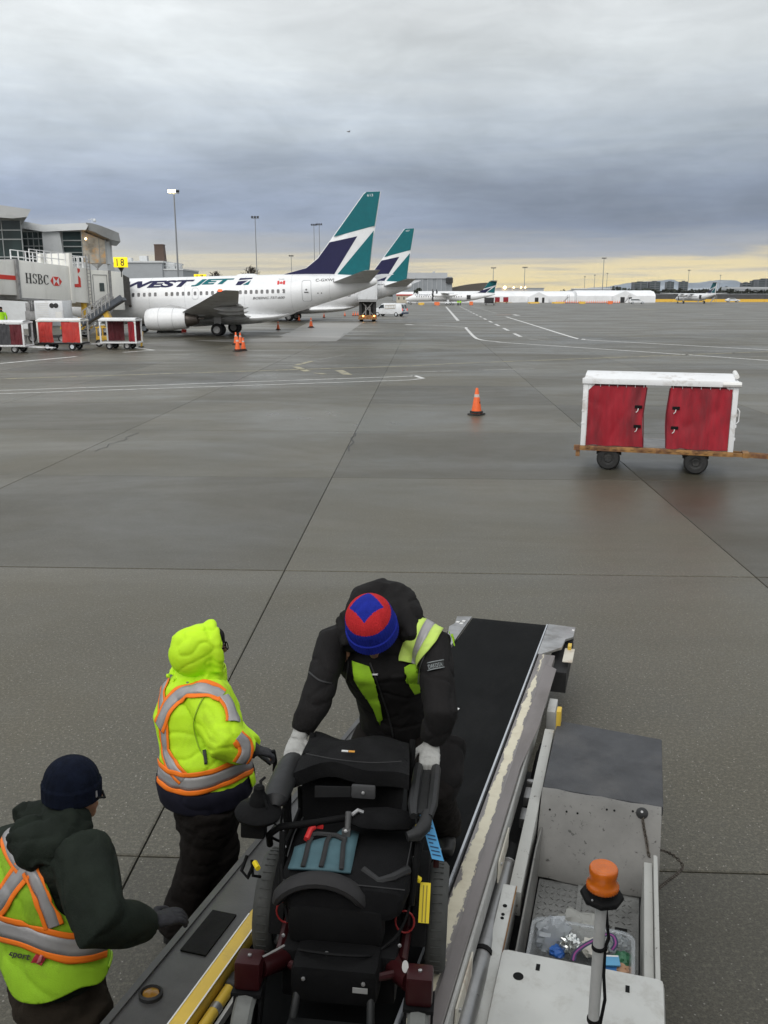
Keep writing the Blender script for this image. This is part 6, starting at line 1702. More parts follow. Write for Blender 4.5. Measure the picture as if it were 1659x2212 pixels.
b.lathe(pf, (bx_, by_, 0), (0, 0, 1), 32); b.build('lens', BEAC, bc)
b = MB()
for k in range(32):
    a = 2 * math.pi * k / 32; p = V(bx_ + .058 * math.cos(a), by_ + .058 * math.sin(a), 1.516); b.bar(p, p + V(0, 0, .015), .003, .006)
b.build('lens_rib', BEAC, bc)
b = MB(); b.lathe([(.02, 1.516), (.022, 1.54), (.012, 1.55), (.011, 1.58), (.001, 1.585)], (bx_, by_, 0), (0, 0, 1), 12); b.build('bulb', REFLW, bc)
for a in (.5, 2.6, 4.2):
    b = MB(); b.sphere((bx_ + .068 * math.cos(a), by_ + .068 * math.sin(a), 1.495), .0045, 8, 5); b.build('screw', STEEL, bc)
# knob and chain on the sheet cover
kp, kn_ = onsheet(1387, 1757, .004)
b = MB(); b.lathe([(.030, -.012), (.032, .0), (.024, .012), (.010, .018), (.004, .02)], kp, kn_, 14); kn = b.build('filler_knob', DARKM, ld)
b = MB(); b.lathe([(.009, .016), (.007, .022), (.001, .024)], kp, kn_, 8); b.build('knob_cap', STEEL, kn)
pts = [kp] + [q for q in (onsheet(x, y, .008)[0] for x, y in ((1389, 1775), (1392, 1795), (1396, 1815), (1399, 1835), (1402, 1850))) if q]
loop = [pts[-1], wl(G(1408, 1846, .60)), wl(G(1425, 1836, .50)), wl(G(1455, 1848, .42)), wl(G(1475, 1870, .38)), wl(G(1466, 1885, .40)), wl(G(1440, 1905, .46)), wl(G(1418, 1925, .52)), wl(G(1408, 1950, .50)), wl(G(1406, 1975, .46))]
def chain(mb, pts, r=.010, w_=.0028, step=.017):
    cv = curve(pts, 10); acc = 0; last = cv[0]; k = 0; pos = [cv[0]]
    for p in cv[1:]:
        while (p - last).length >= step:
            last = last + (p - last).normalized() * step; pos.append(last)
    for i, (p, q) in enumerate(zip(pos, pos[1:])):
        d = (q - p).normalized(); a = d.orthogonal().normalized(); c = d.cross(a); e = a if i % 2 else c; m_ = (p + q) / 2
        ring = [m_ + d * (.0135 * math.cos(2 * math.pi * k / 8)) + e * (.008 * math.sin(2 * math.pi * k / 8)) for k in range(9)]
        mb.tube(ring, w_, 5, caps=False)
b = MB(); chain(b, pts); chain(b, loop); tag(b.build('chain', pmat('chain_steel', (.10, .085, .07), .5, metal=.5, var=.3, vs_=20), ld), kind='stuff')
# plastic tub with rubbish on the floor
tub = thing('plastic_tub', 'clear plastic tub of rubbish on the loader floor in front of the white hood', 'tub', LM @ V(.955, -4.60, .457), LRZ)
PLAS = pmat('cloudy_plastic', (.55, .58, .60), .25, var=.05, trans=.6, ior=1.3, alpha=.62)
b = MB(); tx, ty, th_ = .215, .225, .20; n_ = 28
def rrect(hx, hy, r, z):
    out = []
    for cx, cy, a0 in ((hx - r, hy - r, 0), (-hx + r, hy - r, 90), (-hx + r, -hy + r, 180), (hx - r, -hy + r, 270)):
        for i in range(7): a = R(a0 + 15 * i); out.append(V(cx + r * math.cos(a), cy + r * math.sin(a), z))
    return out
b.loft([rrect(tx - .03, ty - .03, .04, .002), rrect(tx, ty, .05, th_), rrect(tx + .018, ty + .018, .06, th_), rrect(tx + .018, ty + .018, .06, th_ - .008), rrect(tx + .004, ty + .004, .052, th_ - .008)], caps=False)
b.add(rrect(tx - .03, ty - .03, .04, .004), [list(range(28))]); b.build('tub_shell', PLAS, tub)
TP = lambda x, y, z: wl(G(x, y, z))
def crumple(name, label, cat, c, r, mat, sc=(1, 1, 1), amp=.35, seed=0, fr=3.0, n=20, m=14, flatshade=True):
    b = MB(); c = Vector(c); vs = []
    for j in range(m + 1):
        th = math.pi * j / m
        for i in range(n):
            ph = 2 * math.pi * i / n; d = V(math.sin(th) * math.cos(ph), math.sin(th) * math.sin(ph), math.cos(th))
            k = 1 + amp * noise.noise(d * fr + V(seed, seed * 2, 0)) + amp * .5 * noise.noise(d * fr * 2.7 + V(0, seed, 5))
            vs.append(V(d.x * sc[0], d.y * sc[1], d.z * sc[2]) * r * k)
    fs = [(j * n + i, j * n + (i + 1) % n, (j + 1) * n + (i + 1) % n, (j + 1) * n + i) for j in range(m) for i in range(n)]
    b.add(vs, fs, smooth=not flatshade)
    o = b.build(name, mat); o.location = LM @ c if len(c) == 3 else c; o.rotation_euler = (0, 0, LRZ + seed)
    return tag(o, label, cat)
FOIL = pmat('foil', (.70, .72, .70), .18, metal=.9, var=.1, vs_=20)
crumple('crumpled_foil', 'shiny crumpled silver wrapper with green print in the tub', 'wrapper', TP(1233, 2040, .63), .045, FOIL, (1, 1, .8), .6, 1, 5)
crumple('plastic_bag', 'clear white plastic bag standing at the left side of the tub', 'plastic bag', TP(1193, 2018, .62), .07, pmat('bag_film', (.72, .76, .80), .25, var=.05, trans=.4, alpha=.7), (.6, 1.1, 1.2), .5, 2, 3)
crumple('plastic_bag', 'dull crumpled clear bag filling the far end of the tub', 'plastic bag', TP(1258, 2010, .53), .115, pmat('bag_dull', (.42, .42, .39), .35, var=.1, trans=.2, alpha=.85), (1.2, .9, .5), .45, 3, 3)
crumple('blue_packet', 'small blue packet under the foil at the left of the tub', 'packet', TP(1203, 2055, .60), .035, pmat('packet_blue', (.03, .13, .45), .3, var=.2, vs_=10), (1, 1, .5), .4, 4)
crumple('green_wrapper', 'crumpled green wrapper at the right corner of the tub', 'wrapper', TP(1345, 2075, .60), .045, pmat('wrapper_green', (.04, .16, .08), .35, var=.3, vs_=14), (1, 1, .6), .5, 5)
crumple('tan_paper', 'crumpled tan paper at the right near end of the tub', 'paper', TP(1342, 2098, .60), .045, pmat('paper_tan', (.42, .24, .14), .6, var=.2, vs_=12), (1.3, .8, .5), .45, 6)
crumple('paper_tissue', 'pale crumpled tissue in the middle of the tub behind the pole', 'tissue', TP(1280, 2048, .60), .05, pmat('tissue', (.62, .60, .54), .7, var=.08), (1.2, 1, .5), .5, 7)
crumple('film_scrap', 'crumpled clear film at the right side of the tub', 'plastic film', TP(1335, 2040, .60), .05, pmat('film', (.62, .66, .68), .2, var=.05, trans=.4, alpha=.7), (.8, 1, .8), .6, 8)
t = thing('blue_booklet', 'pale blue printed booklet leaning in the tub right of the pole', 'booklet', LM @ TP(1318, 2075, .63), LRZ)
b = MB(); b.prism([V(-.035, .02, 0), V(.035, .035, 0), (.045, -.03, .004), (-.03, -.045, .002)], (0, 0, .006)); b.build('cover', pmat('booklet_blue', (.10, .32, .52), .4, var=.1), t)
b = MB(); b.prism([V(-.032, .019, .0065), V(.033, .033, .0065), V(.034, .024, .0065), V(-.031, .010, .0065)], (0, 0, .001)); b.build('pale_band', REFLW, t)
b = MB(); b.prism([V(-.05, -.05, -.02), V(.03, -.05, -.02), (.03, -.02, -.01), (-.05, -.02, -.01)], (0, 0, .005)); b.build('page', pmat('page_blue', (.04, .16, .40), .4, var=.1), t)
# purple lanyard looped over the tub rim
b = MB()
lp_ = [TP(1238, 2075, .66), TP(1243, 2058, .67), TP(1262, 2042, .68), TP(1285, 2030, .68), TP(1310, 2018, .68), TP(1325, 2022, .68), TP(1330, 2038, .67), TP(1322, 2052, .65)]
cv = curve(lp_, 8)
L_s, R_s, M_s, N_s = [], [], [], []
for i, p in enumerate(cv):
    d = (cv[min(i + 1, len(cv) - 1)] - cv[max(i - 1, 0)]).normalized(); s_ = d.cross(V(0, 0, 1)).normalized()
    L_s.append(p + s_ * .011); M_s.append(p + s_ * .0035); N_s.append(p - s_ * .0035); R_s.append(p - s_ * .011)
k = len(cv)
b.add(L_s + M_s + N_s + R_s, [(c_ * k + i, c_ * k + i + 1, (c_ + 1) * k + i + 1, (c_ + 1) * k + i) for c_ in range(3) for i in range(k - 1)])
for j in range(len(b.f)): b.mi[j] = 1 if (k - 1) <= j < 2 * (k - 1) else 0
o = b.build('lanyard', [pmat('lanyard_navy', (.03, .03, .08), .6, var=.1), pmat('lanyard_purple', (.25, .04, .20), .6, var=.1)]); o.matrix_basis = LM
sol = o.modifiers.new('thick', 'SOLIDIFY'); sol.thickness = .002
tag(o, 'navy and purple lanyard strap looped through the rubbish behind the beacon pole', 'lanyard')
# debris specks on the belt
for px, py, s_, lab in ((988, 1532, .012, 'small torn paper scrap on the black belt beside the bending man'),):
    p = wl(G(px, py, .0)); 
    q = LM @ sl(.02, -2.2, 0)
    d = ray(px, py); y_ = -2.5
    for _ in range(20):
        pt = wl(G(px, py, bz(y_))); y_ = pt.y
    b = MB(); b.prism([V(-.012, -.02, 0), V(.01, -.014, 0), V(.014, .012, 0), V(-.004, .02, 0), V(-.014, .004, 0)], (0, 0, .003)); o = b.build('paper_scrap', REFLW); o.location = LM @ V(pt.x, pt.y, bz(pt.y) + .001); o.rotation_euler = (-math.atan(SLP), 0, LRZ); tag(o, lab, 'paper scrap')
# ------------------------------------------------------------------ power wheelchair riding on the belt
CX, CY = .13, -5.35
CM = LM @ Matrix.Translation(sl(CX, CY, .001)) @ Matrix.Rotation(-math.atan(SLP), 4, 'X') @ Matrix.Rotation(R(10), 4, 'Z')
wc = thing('wheelchair', 'black and dark red power wheelchair facing the camera on the conveyor belt', 'wheelchair')
wc.matrix_basis = CM
CI = CM.inverted()
VINYL = pmat('black_vinyl', (.006, .006, .0063), .72, var=.2, vs_=8, bump=.15, bs=90, spec=.15)
CLOTHB = pmat('black_cloth', (.008, .008, .0085), .9, var=.3, vs_=10, bump=.3, bs=220, spec=.15)
FOAM = pmat('armrest_foam', (.016, .0163, .017), .55, var=.2, vs_=12)
REDP = pmat('dark_red_paint', (.030, .005, .006), .4, var=.2, vs_=8, spec=.3)
REDB = pmat('red_strap', (.55, .03, .03), .4, var=.1)
TYREG = pmat('grey_tyre', (.15, .155, .145), .65, var=.12, vs_=12, dirt=(.07, .07, .065), dscale=8, damt=.5, bump=.1, bs=90)
TYRED = pmat('dark_grey_tyre', (.060, .062, .058), .7, var=.15, vs_=12, dirt=(.03, .03, .03), dscale=8, damt=.5)
TEALF = pmat('teal_fabric', (.055, .115, .135), .7, var=.12, vs_=15)
YTAG = pmat('yellow_tag', (.80, .62, .02), .45, var=.05)
BTAG = pmat('blue_tag', (.09, .36, .66), .5, var=.05)
def rbox(name, c, size, mat, par, bev=.01, rot=None):
    b = MB(); b.box(c, size, rot); return b.build(name, mat, par, bevel=bev)
rbox('base_frame', (0, .05, .21), (.40, .62, .18), VINYL, wc, .02)
rbox('battery_box', (0, .16, .34), (.36, .36, .12), BLACK, wc, .02)
for s_ in (-1, 1):
    # drive wheels
    b = MB(); b.lathe([(.15, -.034), (.182, -.038), (.196, -.026), (.201, 0), (.196, .026), (.182, .038), (.15, .034)], (s_ * .325, .16, .203), (1, 0, 0), 36, caps=False); dw = b.build('drive_wheel', TYRED, wc)
    b = MB()
    for k in range(40):
        a = 2 * math.pi * k / 40; d = V(0, math.cos(a), math.sin(a)); c = V(s_ * .325, .16, .203) + d * .2005
        b.bar(c - V(.018, 0, 0), c + V(.018, 0, 0), .004, .003, up=d)
    tag(b.build('tread', TYRED, dw), kind='stuff')
    b = MB(); b.lathe([(.02, -.02), (.05, -.028), (.14, -.022), (.152, -.034), (.152, .034), (.14, .022), (.05, .030), (.02, .034)], (s_ * .325, .16, .203), (1, 0, 0), 28); b.build('rim', pmat('rim_silver', (.30, .31, .32), .35, metal=.6, var=.1), dw) if s_ < 0 else b.build('rim', bpy.data.materials['rim_silver'], dw)
    # fender over the wheel
    b = MB(); rr = []
    for k in range(11):
        a = R(lerp(5, 150, k / 10)); rr.append([V(s_ * .262 + dx * .62, .16 - math.cos(a) * r_, .203 + math.sin(a) * r_) for dx, r_ in ((-.05, .212), (-.04, .232), (.04, .232), (.05, .212))])
    b.loft(rr, smooth=True); b.build('fender', BLACK, wc)
    # castors with red forks
    cx, cy = s_ * .285, -.40
    b = MB(); b.lathe([(.06, -.026), (.095, -.034), (.110, -.024), (.115, 0), (.110, .024), (.095, .034), (.06, .026)], (cx, cy, .117), (1, 0, 0), 28, caps=False); cw = b.build('castor_wheel', TYREG, wc)
    b = MB(); b.lathe([(.015, -.03), (.062, -.026), (.062, .026), (.015, .03)], (cx, cy, .117), (1, 0, 0), 18); b.build('castor_hub', BLACK, cw)
    b = MB(); b.box((cx, cy + .04, .285), (.088, .085, .10)); b.build('castor_head', REDP, wc, bevel=.012)
    b = MB(); b.box((cx, cy + .035, .228), (.10, .10, .012))
    for d in (-.044, .044): b.bar((cx + d, cy + .05, .225), (cx + d, cy, .115), .008, .05, up=(0, 1, 0))
    b.build('castor_fork', BLACK, wc)
    b = MB(); b.tube([V(cx - s_ * .03, cy + .06, .28), V(cx - s_ * .09, cy + .14, .26), V(cx - s_ * .12, cy + .26, .24)], [.036, .034, .03], 10); b.build('front_arm', REDP, wc)
    b = MB()
    if s_ > 0: b.prism([V(cx - .050 + .011 * math.cos(a_), cy + .055 + .002 * math.sin(a_), .335 + .022 * math.sin(a_)) for a_ in [2 * math.pi * k / 14 for k in range(14)]], (0, -.003, .003))
    else: b.prism([V(cx + .045, cy + .05, .325), V(cx + .085, cy + .07, .340), V(cx + .11, cy + .085, .350), V(cx + .108, cy + .083, .357), V(cx + .08, cy + .066, .347), V(cx + .042, cy + .047, .332)], (0, -.003, .003))
    b.build('reflector', REFLW, wc)
    # side frame and armrest posts
    b = MB(); b.tube([V(s_ * .235, .30, .36), V(s_ * .245, .30, .62)], .014, 8); b.tube([V(s_ * .235, -.10, .40), V(s_ * .25, -.02, .60)], .012, 8); b.tube([V(s_ * .21 - .02, .42, .30), V(s_ * .21 - .02, .42, .70), V(s_ * .21 - .02, .47, .78)], .014, 8); b.build('side_tube', VINYL, wc)
    rbox('skirt_panel', (s_ * .245, .12, .46), (.014, .34, .16), BLACK, wc, .005)
    # tie-down rings
    b = MB(); ring = [V(s_ * .215 + .034 * math.cos(a), -.115, .345 + .042 * math.sin(a)) for a in [2 * math.pi * k / 16 for k in range(17)]]; b.tube(ring, .0035, 6, caps=False); b.build('tie_down_ring', pmat('ring_red', (.28, .02, .02), .45) if s_ < 0 else bpy.data.materials['ring_red'], wc)
# armrests
b = MB(); b.tube([V(-.300, .47, .66), V(-.302, .45, .675), V(-.300, .30, .69), V(-.296, .12, .69), V(-.293, .05, .685), V(-.293, .03, .67)], [.022, .046, .052, .052, .045, .02], 14, flat=.72, up=(1, 0, 0)); al = b.build('armrest', FOAM, wc)
b = MB(); b.box((.255, .26, .66), (.085, .40, .022))
for dx in (-.036, .036): b.tube([V(.255 + dx, .47, .672), V(.255 + dx, .42, .684), V(.255 + dx, .10, .684), V(.255 + dx * .8, .03, .672)], [.014, .02, .02, .014], 8)
b.tube([V(.222, .45, .672), V(.235, .475, .676), V(.275, .475, .676), V(.288, .45, .672)], .018, 8)
b.build('armrest', FOAM, wc)
b = MB(); b.tube([V(.275, .06, .67), V(.268, -.005, .655), V(.245, -.04, .64), V(.21, -.055, .635)], [.022, .026, .025, .018], 10); b.build('armrest_grip', FOAM, wc)
# joystick controller at the left
b = MB(); b.lathe([(.03, .0), (.082, .004), (.088, .018), (.080, .032), (.052, .044), (.036, .055), (.030, .085), (.022, .095), (.020, .12), (.012, .128)], (-.350, .015, .635), (.05, -.1, 1), 22); js = b.build('joystick', VINYL, wc)
b = MB(); b.tube([V(-.34, .07, .76), V(-.345, .03, .765), V(-.335, .0, .74), V(-.31, -.01, .68)], .006, 6); b.tube([V(-.31, .08, .66), V(-.30, .04, .60), V(-.27, .03, .585), V(-.265, .06, .65)], .005, 6); b.build('control_cable', BLACK, js)
rbox('control_box', (-.362, .0, .60), (.09, .06, .07), BLACK, wc, .01); 
b = MB(); b.tube([V(-.345, -.055, .49), V(-.325, -.085, .485)], .010, 8); b.build('yellow_plug', YTAG, wc)
b = MB(); b.tube([V(-.38, -.03, .50), V(-.395, -.05, .45), V(-.37, -.06, .43), V(-.345, -.055, .49)], .007, 6); b.tube([V(-.36, -.04, .49), V(-.35, -.06, .44), V(-.33, -.03, .42)], .006, 6); b.build('cable', BLACK, wc)
b = MB(); b.tube([V(-.285, .22, .655), V(-.28, .20, .56), V(-.26, .18, .40)], .018, 8); b.build('armrest_post', VINYL, wc)
# seat and backrest
b = MB(); rr = []
for y, z, hw, th in ((.30, .47, .20, .04), (.24, .50, .23, .05), (.05, .51, .235, .055), (-.10, .505, .23, .055), (-.19, .48, .21, .05), (-.215, .455, .18, .02)):
    rr.append([V(hw * math.copysign(abs(math.cos(a)) ** .4, math.cos(a)), y, z - .03 + th * math.copysign(abs(math.sin(a)) ** .5, math.sin(a))) for a in [2 * math.pi * (k + .5) / 20 for k in range(20)]])
b.loft(rr); seat = b.build('seat_cushion', CLOTHB, wc)
b = MB(); rr = []; n = 12
for j in range(8):
    v = j / 7; z = lerp(.50, .775, v); y0 = lerp(.30, .40, v); hw = lerp(.19, .21, v)
    rr.append([V(lerp(-hw, hw, i / n) - .03, y0 - .10 * abs(2 * i / n - 1) ** 2.2 + .01 * math.sin(j), z - .015 * abs(2 * i / n - 1) * v) for i in range(n + 1)])
vs = [p for r in rr for p in r]; k = len(vs); vs += [p + V(0, .03, 0) for p in vs]; fs = []
for j in range(7):
    for i in range(n): a = j * (n + 1) + i; fs += [(a, a + 1, a + n + 2, a + n + 1), (k + a, k + a + n + 1, k + a + n + 2, k + a + 1)]
for i in range(n): fs += [(i, k + i, k + i + 1, i + 1), (7 * (n + 1) + i, 7 * (n + 1) + i + 1, k + 7 * (n + 1) + i + 1, k + 7 * (n + 1) + i)]
for j in range(7): a = j * (n + 1); fs += [(a, a + n + 1, k + a + n + 1, k + a), (a + n, k + a + n, k + a + 2 * n + 1, a + 2 * n + 1)]
b.add(vs, fs, smooth=True); bk = b.build('backrest', CLOTHB, wc)
# upholstery flap folded over the top of the backrest
b = MB(); rows = []; n = 14
for j in range(7):
    v = j / 6; row = []
    for i in range(n + 1):
        u = 2 * i / n - 1
        y = lerp(.475, .235, v) + .055 * u * u * (1 - v) - .03 * u * u * v + .012 * math.sin(u * 5 + v * 4)
        z = .800 - .045 * v ** 2 - .018 * abs(u) ** 3 + .010 * math.sin(u * 4.2 + v * 3) - .03 * (1 - v) ** 3
        row.append(V(u * lerp(.20, .225, v) - .03, y, z))
    rows.append(row)
rows.append([p + V(0, .004, -.05) for p in rows[-1]])
vs = [p for r in rows for p in r]; k = len(vs); vs += [p + V(0, .004, -.016) for p in vs]; fs = []; nr = len(rows)
for j in range(nr - 1):
    for i in range(n): a = j * (n + 1) + i; fs += [(a, a + 1, a + n + 2, a + n + 1), (k + a, k + a + n + 1, k + a + n + 2, k + a + 1)]
for i in range(n): fs += [(i, k + i, k + i + 1, i + 1), ((nr - 1) * (n + 1) + i, (nr - 1) * (n + 1) + i + 1, k + (nr - 1) * (n + 1) + i + 1, k + (nr - 1) * (n + 1) + i)]
for j in range(nr - 1): a = j * (n + 1); fs += [(a, a + n + 1, k + a + n + 1, k + a), (a + n, k + a + n, k + a + 2 * n + 1, a + 2 * n + 1)]
b.add(vs, fs, smooth=True); fl_ = b.build('backrest_flap', pmat('grey_black_cloth', (.011, .011, .0115), .9, var=.35, vs_=9, bump=.35, bs=160, spec=.2), wc, sharp=70)
b = MB(); b.box((-.065, .268, .800), (.026, .012, .003)); b.build('flap_label', REFLW, fl_)
b = MB(); b.box((-.038, .268, .800), (.024, .012, .003)); b.build('orange_label', pmat('label_orange', (.70, .33, .06), .5), fl_)
# belt, buckle and bars across the seat
b = MB(); b.prism([V(-.17, .20, .635), V(-.03, .205, .645), V(-.03, .205, .685), V(-.17, .20, .68)], (0, -.008, 0)); st = b.build('seat_belt', FOAM, wc)
b = MB(); b.box((.02, .20, .67), (.095, .02, .055)); b.build('belt_buckle', pmat('buckle_grey', (.07, .07, .072), .4, var=.1), st, bevel=.012)
b = MB(); b.tube([V(-.315, .06, .50), V(-.310, .02, .56), V(-.27, .02, .595), V(-.15, .06, .60), V(-.03, .11, .605), V(.0, .12, .60)], .013, 10); b.build('swing_bar', VINYL, wc)
rr = MB(); rr.tube([V(-.01, .11, .60), V(.03, .11, .605), V(.12, .12, .605), V(.20, .13, .60), V(.225, .135, .598)], [.03, .06, .068, .055, .02], 14, flat=.45, up=(0, 1, .1)); rr.build('lap_pad', CLOTHB, wc)
b = MB(); b.tube([V(-.022, .09, .64), V(-.022, .07, .56), V(-.025, .05, .53)], .012, 8); b.box((-.025, .06, .565), (.032, .026, .04)); b.build('bar_clamp', pmat('clamp_grey', (.13, .13, .13), .4, metal=.4, var=.1), wc, bevel=.004)
b = MB(); b.tube([V(-.01, .10, .622), V(.012, .105, .64), V(.03, .11, .63)], .008, 8); b.build('steel_pin', STEEL, wc)
# teal pouch with dark straps
b = MB(); rows = []; n = 10
def pz_(x, y): return .548 + .012 * math.sin((x + .2) * 14) + .008 * math.sin(y * 20) - .035 * max(0, -y - .02) * 4
out = [[V(lerp(-.205, .02, i / n), lerp(.10 if i > 6 else lerp(-.02, .04, i / 6), -.135 - .015 * math.sin(i / n * 3.1), j / 6), 0) for i in range(n + 1)] for j in range(7)]
out = [[V(p.x, p.y, pz_(p.x, p.y)) for p in r] for r in out]
b.add([p for r in out for p in r], [(j * (n + 1) + i, j * (n + 1) + i + 1, (j + 1) * (n + 1) + i + 1, (j + 1) * (n + 1) + i) for j in range(6) for i in range(n)], smooth=True)
po_ = b.build('teal_pouch', TEALF, wc)
po_.modifiers.new('thick', 'SOLIDIFY').thickness = .008
for x0, x1, y0 in ((-.155, -.15, .02), (-.088, -.085, .03), (-.03, -.012, .03)):
    b = MB(); b.tube([V(lerp(x0, x1, k / 5) + (.006 if k == 0 else 0), lerp(y0, -.145, k / 5), pz_(x0, lerp(y0, -.145, k / 5)) + .007) for k in range(6)], .009, 6, flat=.4, up=(1, 0, 0)); b.build('pouch_strap', FOAM, po_)
b = MB(); b.tube([V(-.165, .03, .562), V(-.13, .04, .568), V(-.06, .035, .570), V(-.02, .02, .562)], .010, 8); b.build('pouch_handle', FOAM, po_)
b = MB(); b.tube([V(-.165, .0, .565), V(-.158, .045, .58), V(-.145, .06, .585)], .011, 8); b.box((-.125, .07, .585), (.024, .016, .016)); b.build('red_clip', REDB, wc)
# curved calf pad standing in front of the seat
b = MB(); ar = []
for k in range(13):
    a = R(lerp(165, 22, k / 12)); ar.append(V(-.075 + .165 * math.cos(a), -.19, .40 + .125 * math.sin(a)))
b.tube(ar, [.016] + [.024] * 11 + [.014], 10, flat=1.8, up=(0, 0, 1)); b.build('calf_pad', pmat('pad_grey_black', (.017, .016, .0165), .7, var=.2, vs_=10), wc)
rbox('front_shell', (-.02, -.18, .37), (.34, .10, .15), BLACK, wc, .04)
rbox('motor_cover', (0, -.28, .25), (.30, .18, .14), VINYL, wc, .04)
b = MB(); b.tube([V(.06, -.10, .52), V(.12, -.14, .505), V(.17, -.13, .52), V(.22, -.08, .525)], .016, 8); b.build('seat_strap', FOAM, wc)
# footrest
b = MB(); b.box((0, -.46, .13), (.30, .20, .02), Matrix.Rotation(R(-8), 3, 'X')); b.tube([V(-.12, -.33, .25), V(-.13, -.40, .15)], .014, 8); b.tube([V(.12, -.33, .25), V(.13, -.40, .15)], .014, 8); b.build('footplate', pmat('foot_grey', (.018, .019, .019), .5, var=.2, vs_=6), wc, bevel=.006)
b = MB(); b.sphere((-.035, -.30, .325), .008, 8, 6); b.build('knob', STEEL, wc)
b = MB(); b.tube([V(-.16, -.30, .275), V(-.11, -.33, .27), V(-.07, -.345, .26)], .014, 8); b.build('red_lever', REDP, wc)
b = MB(); b.tube([V(.12, -.33, .27), V(.16, -.32, .275), V(.2, -.30, .275)], .014, 8); b.build('red_lever', REDP, wc)
# labels and travel tags
b = MB(); b.prism([V(.262, -.03, .450), V(.300, -.03, .450), V(.300, -.095, .333), V(.262, -.095, .333)], (0, -.003, .002)); tg = b.build('yellow_label', YTAG, wc)
b = MB()
for k in range(2): b.prism([V(.273 + k * .012, -.0365, .443), V(.277 + k * .012, -.0365, .443), V(.277 + k * .012, -.0955, .336), V(.273 + k * .012, -.0955, .336)], (0, -.003, .002))
b.build('label_print', pmat('label_print', (.30, .24, .02), .5), tg)
b = MB(); b.box((.235, .06, .60), (.02, .012, .045), Matrix.Rotation(.4, 3, 'Y')); b.build('yellow_clip', YTAG, wc, bevel=.003)
b = MB(); b.box((.252, -.05, .475), (.028, .02, .016), Matrix.Rotation(.5, 3, 'Y')); b.build('yellow_clip', YTAG, wc, bevel=.003)
b = MB(); b.box((.315, .05, .50), (.022, .025, .06)); b.build('latch', REDP, wc, bevel=.004)
b = MB(); b.box((.322, .03, .535), (.020, .014, .035)); b.build('latch_plate', pmat('latch_grey', (.3, .3, .3), .4, metal=.3), wc, bevel=.003)
# blue baggage tag hanging from the right armrest
def tq(u, w_): return V(lerp(.248, .292, u) + .052 * (1 - w_), .055 - .06 * (1 - w_) + .01 * u, lerp(.53, .665, w_) - .012 * u)
tgt = thing('baggage_tag', 'blue paper baggage tag hanging from the right armrest of the wheelchair', 'baggage tag')
tgt.matrix_basis = CM
b = MB(); b.prism([tq(0, 0), tq(1, 0), tq(1, 1), tq(.6, 1.04), tq(0, 1)], (.0, -.0015, .001)); tb = b.build('tag_paper', BTAG, tgt)
b = MB()
for k in range(9):
    w0 = .10 + k * .09; e = .5 if k in (3, 6) else .85
    b.prism([tq(.15, w0) + V(0, -.003, .0015), tq(e, w0) + V(0, -.003, .0015), tq(e, w0 + .03) + V(0, -.003, .0015), tq(.15, w0 + .03) + V(0, -.003, .0015)], (0, -.0005, 0))
tag(b.build('printed_lines', pmat('tag_print', (.02, .06, .14), .6), tgt), kind='stuff')
b = MB(); b.tube([tq(.5, .98), V(.275, .09, .67), V(.262, .10, .655)], .002, 5); b.build('tag_string', REFLW, tgt)

# bolts, cables, stitched seams and maroon side frames
rw = random.Random(21)
for p, nr in (((.205, -.20, .31), (0, -1, .3)), ((-.205, -.20, .31), (0, -1, .3)), ((.10, -.375, .28), (0, -1, .2)), ((-.10, -.375, .28), (0, -1, .2)), ((.285, -.365, .31), (0, -1, .2)), ((-.285, -.365, .31), (0, -1, .2)), ((.285, -.36, .337), (0, 0, 1)), ((-.285, -.36, .337), (0, 0, 1)), ((.24, -.03, .545), (0, -.5, 1)), ((-.24, -.03, .545), (0, -.5, 1)), ((-.025, .045, .585), (0, -1, .4)), ((.02, .187, .67), (0, -1, .2))):
    b = MB(); b.lathe([(.007, -.002), (.007, .003), (.004, .004), (.0005, .004)], p, nr, 6); b.build('bolt', STEEL, wc)
for pts in ([(-.27, .05, .60), (-.25, -.04, .52), (-.22, -.14, .44), (-.19, -.20, .36)], [(-.36, .02, .60), (-.33, .12, .50), (-.29, .22, .42), (-.2, .30, .36)], [(.23, .02, .52), (.235, -.08, .42), (.20, -.17, .34), (.14, -.22, .30)], [(-.13, -.30, .33), (-.02, -.33, .345), (.09, -.31, .335), (.13, -.24, .30)], [(.24, .2, .62), (.26, .12, .55), (.25, .02, .50)]):
    b = MB(); b.tube(curve([Vector(p) for p in pts], 6), .0055, 6); b.build('cable', BLACK, wc)
SEAM = pmat('grey_stitching', (.035, .035, .036), .8)
for pts in ([(-.215, -.17, .500), (-.1, -.178, .508), (.05, -.18, .51), (.215, -.17, .500)], [(-.215, .2, .545), (-.22, .05, .557), (-.215, -.1, .55)], [(.215, .2, .545), (.22, .05, .557), (.215, -.1, .55)], [(-.22, .262, .781), (-.1, .24, .776), (.04, .24, .772), (.16, .262, .776)]):
    b = MB(); b.tube(curve([Vector(p) for p in pts], 6), .0022, 5); b.build('seam', SEAM, wc)
for s_ in (-1, 1):
    b = MB(); b.tube([V(s_ * .215, -.20, .25), V(s_ * .222, .0, .27), V(s_ * .222, .28, .30), V(s_ * .215, .40, .34)], .018, 8); b.tube([V(s_ * .222, .05, .28), V(s_ * .23, -.02, .42)], .013, 8); b.build('side_frame', REDP, wc)
b = MB(); b.box((.09, -.3745, .255), (.05, .003, .018)); b.build('white_label', pmat('dull_label', (.30, .30, .29), .5), wc)
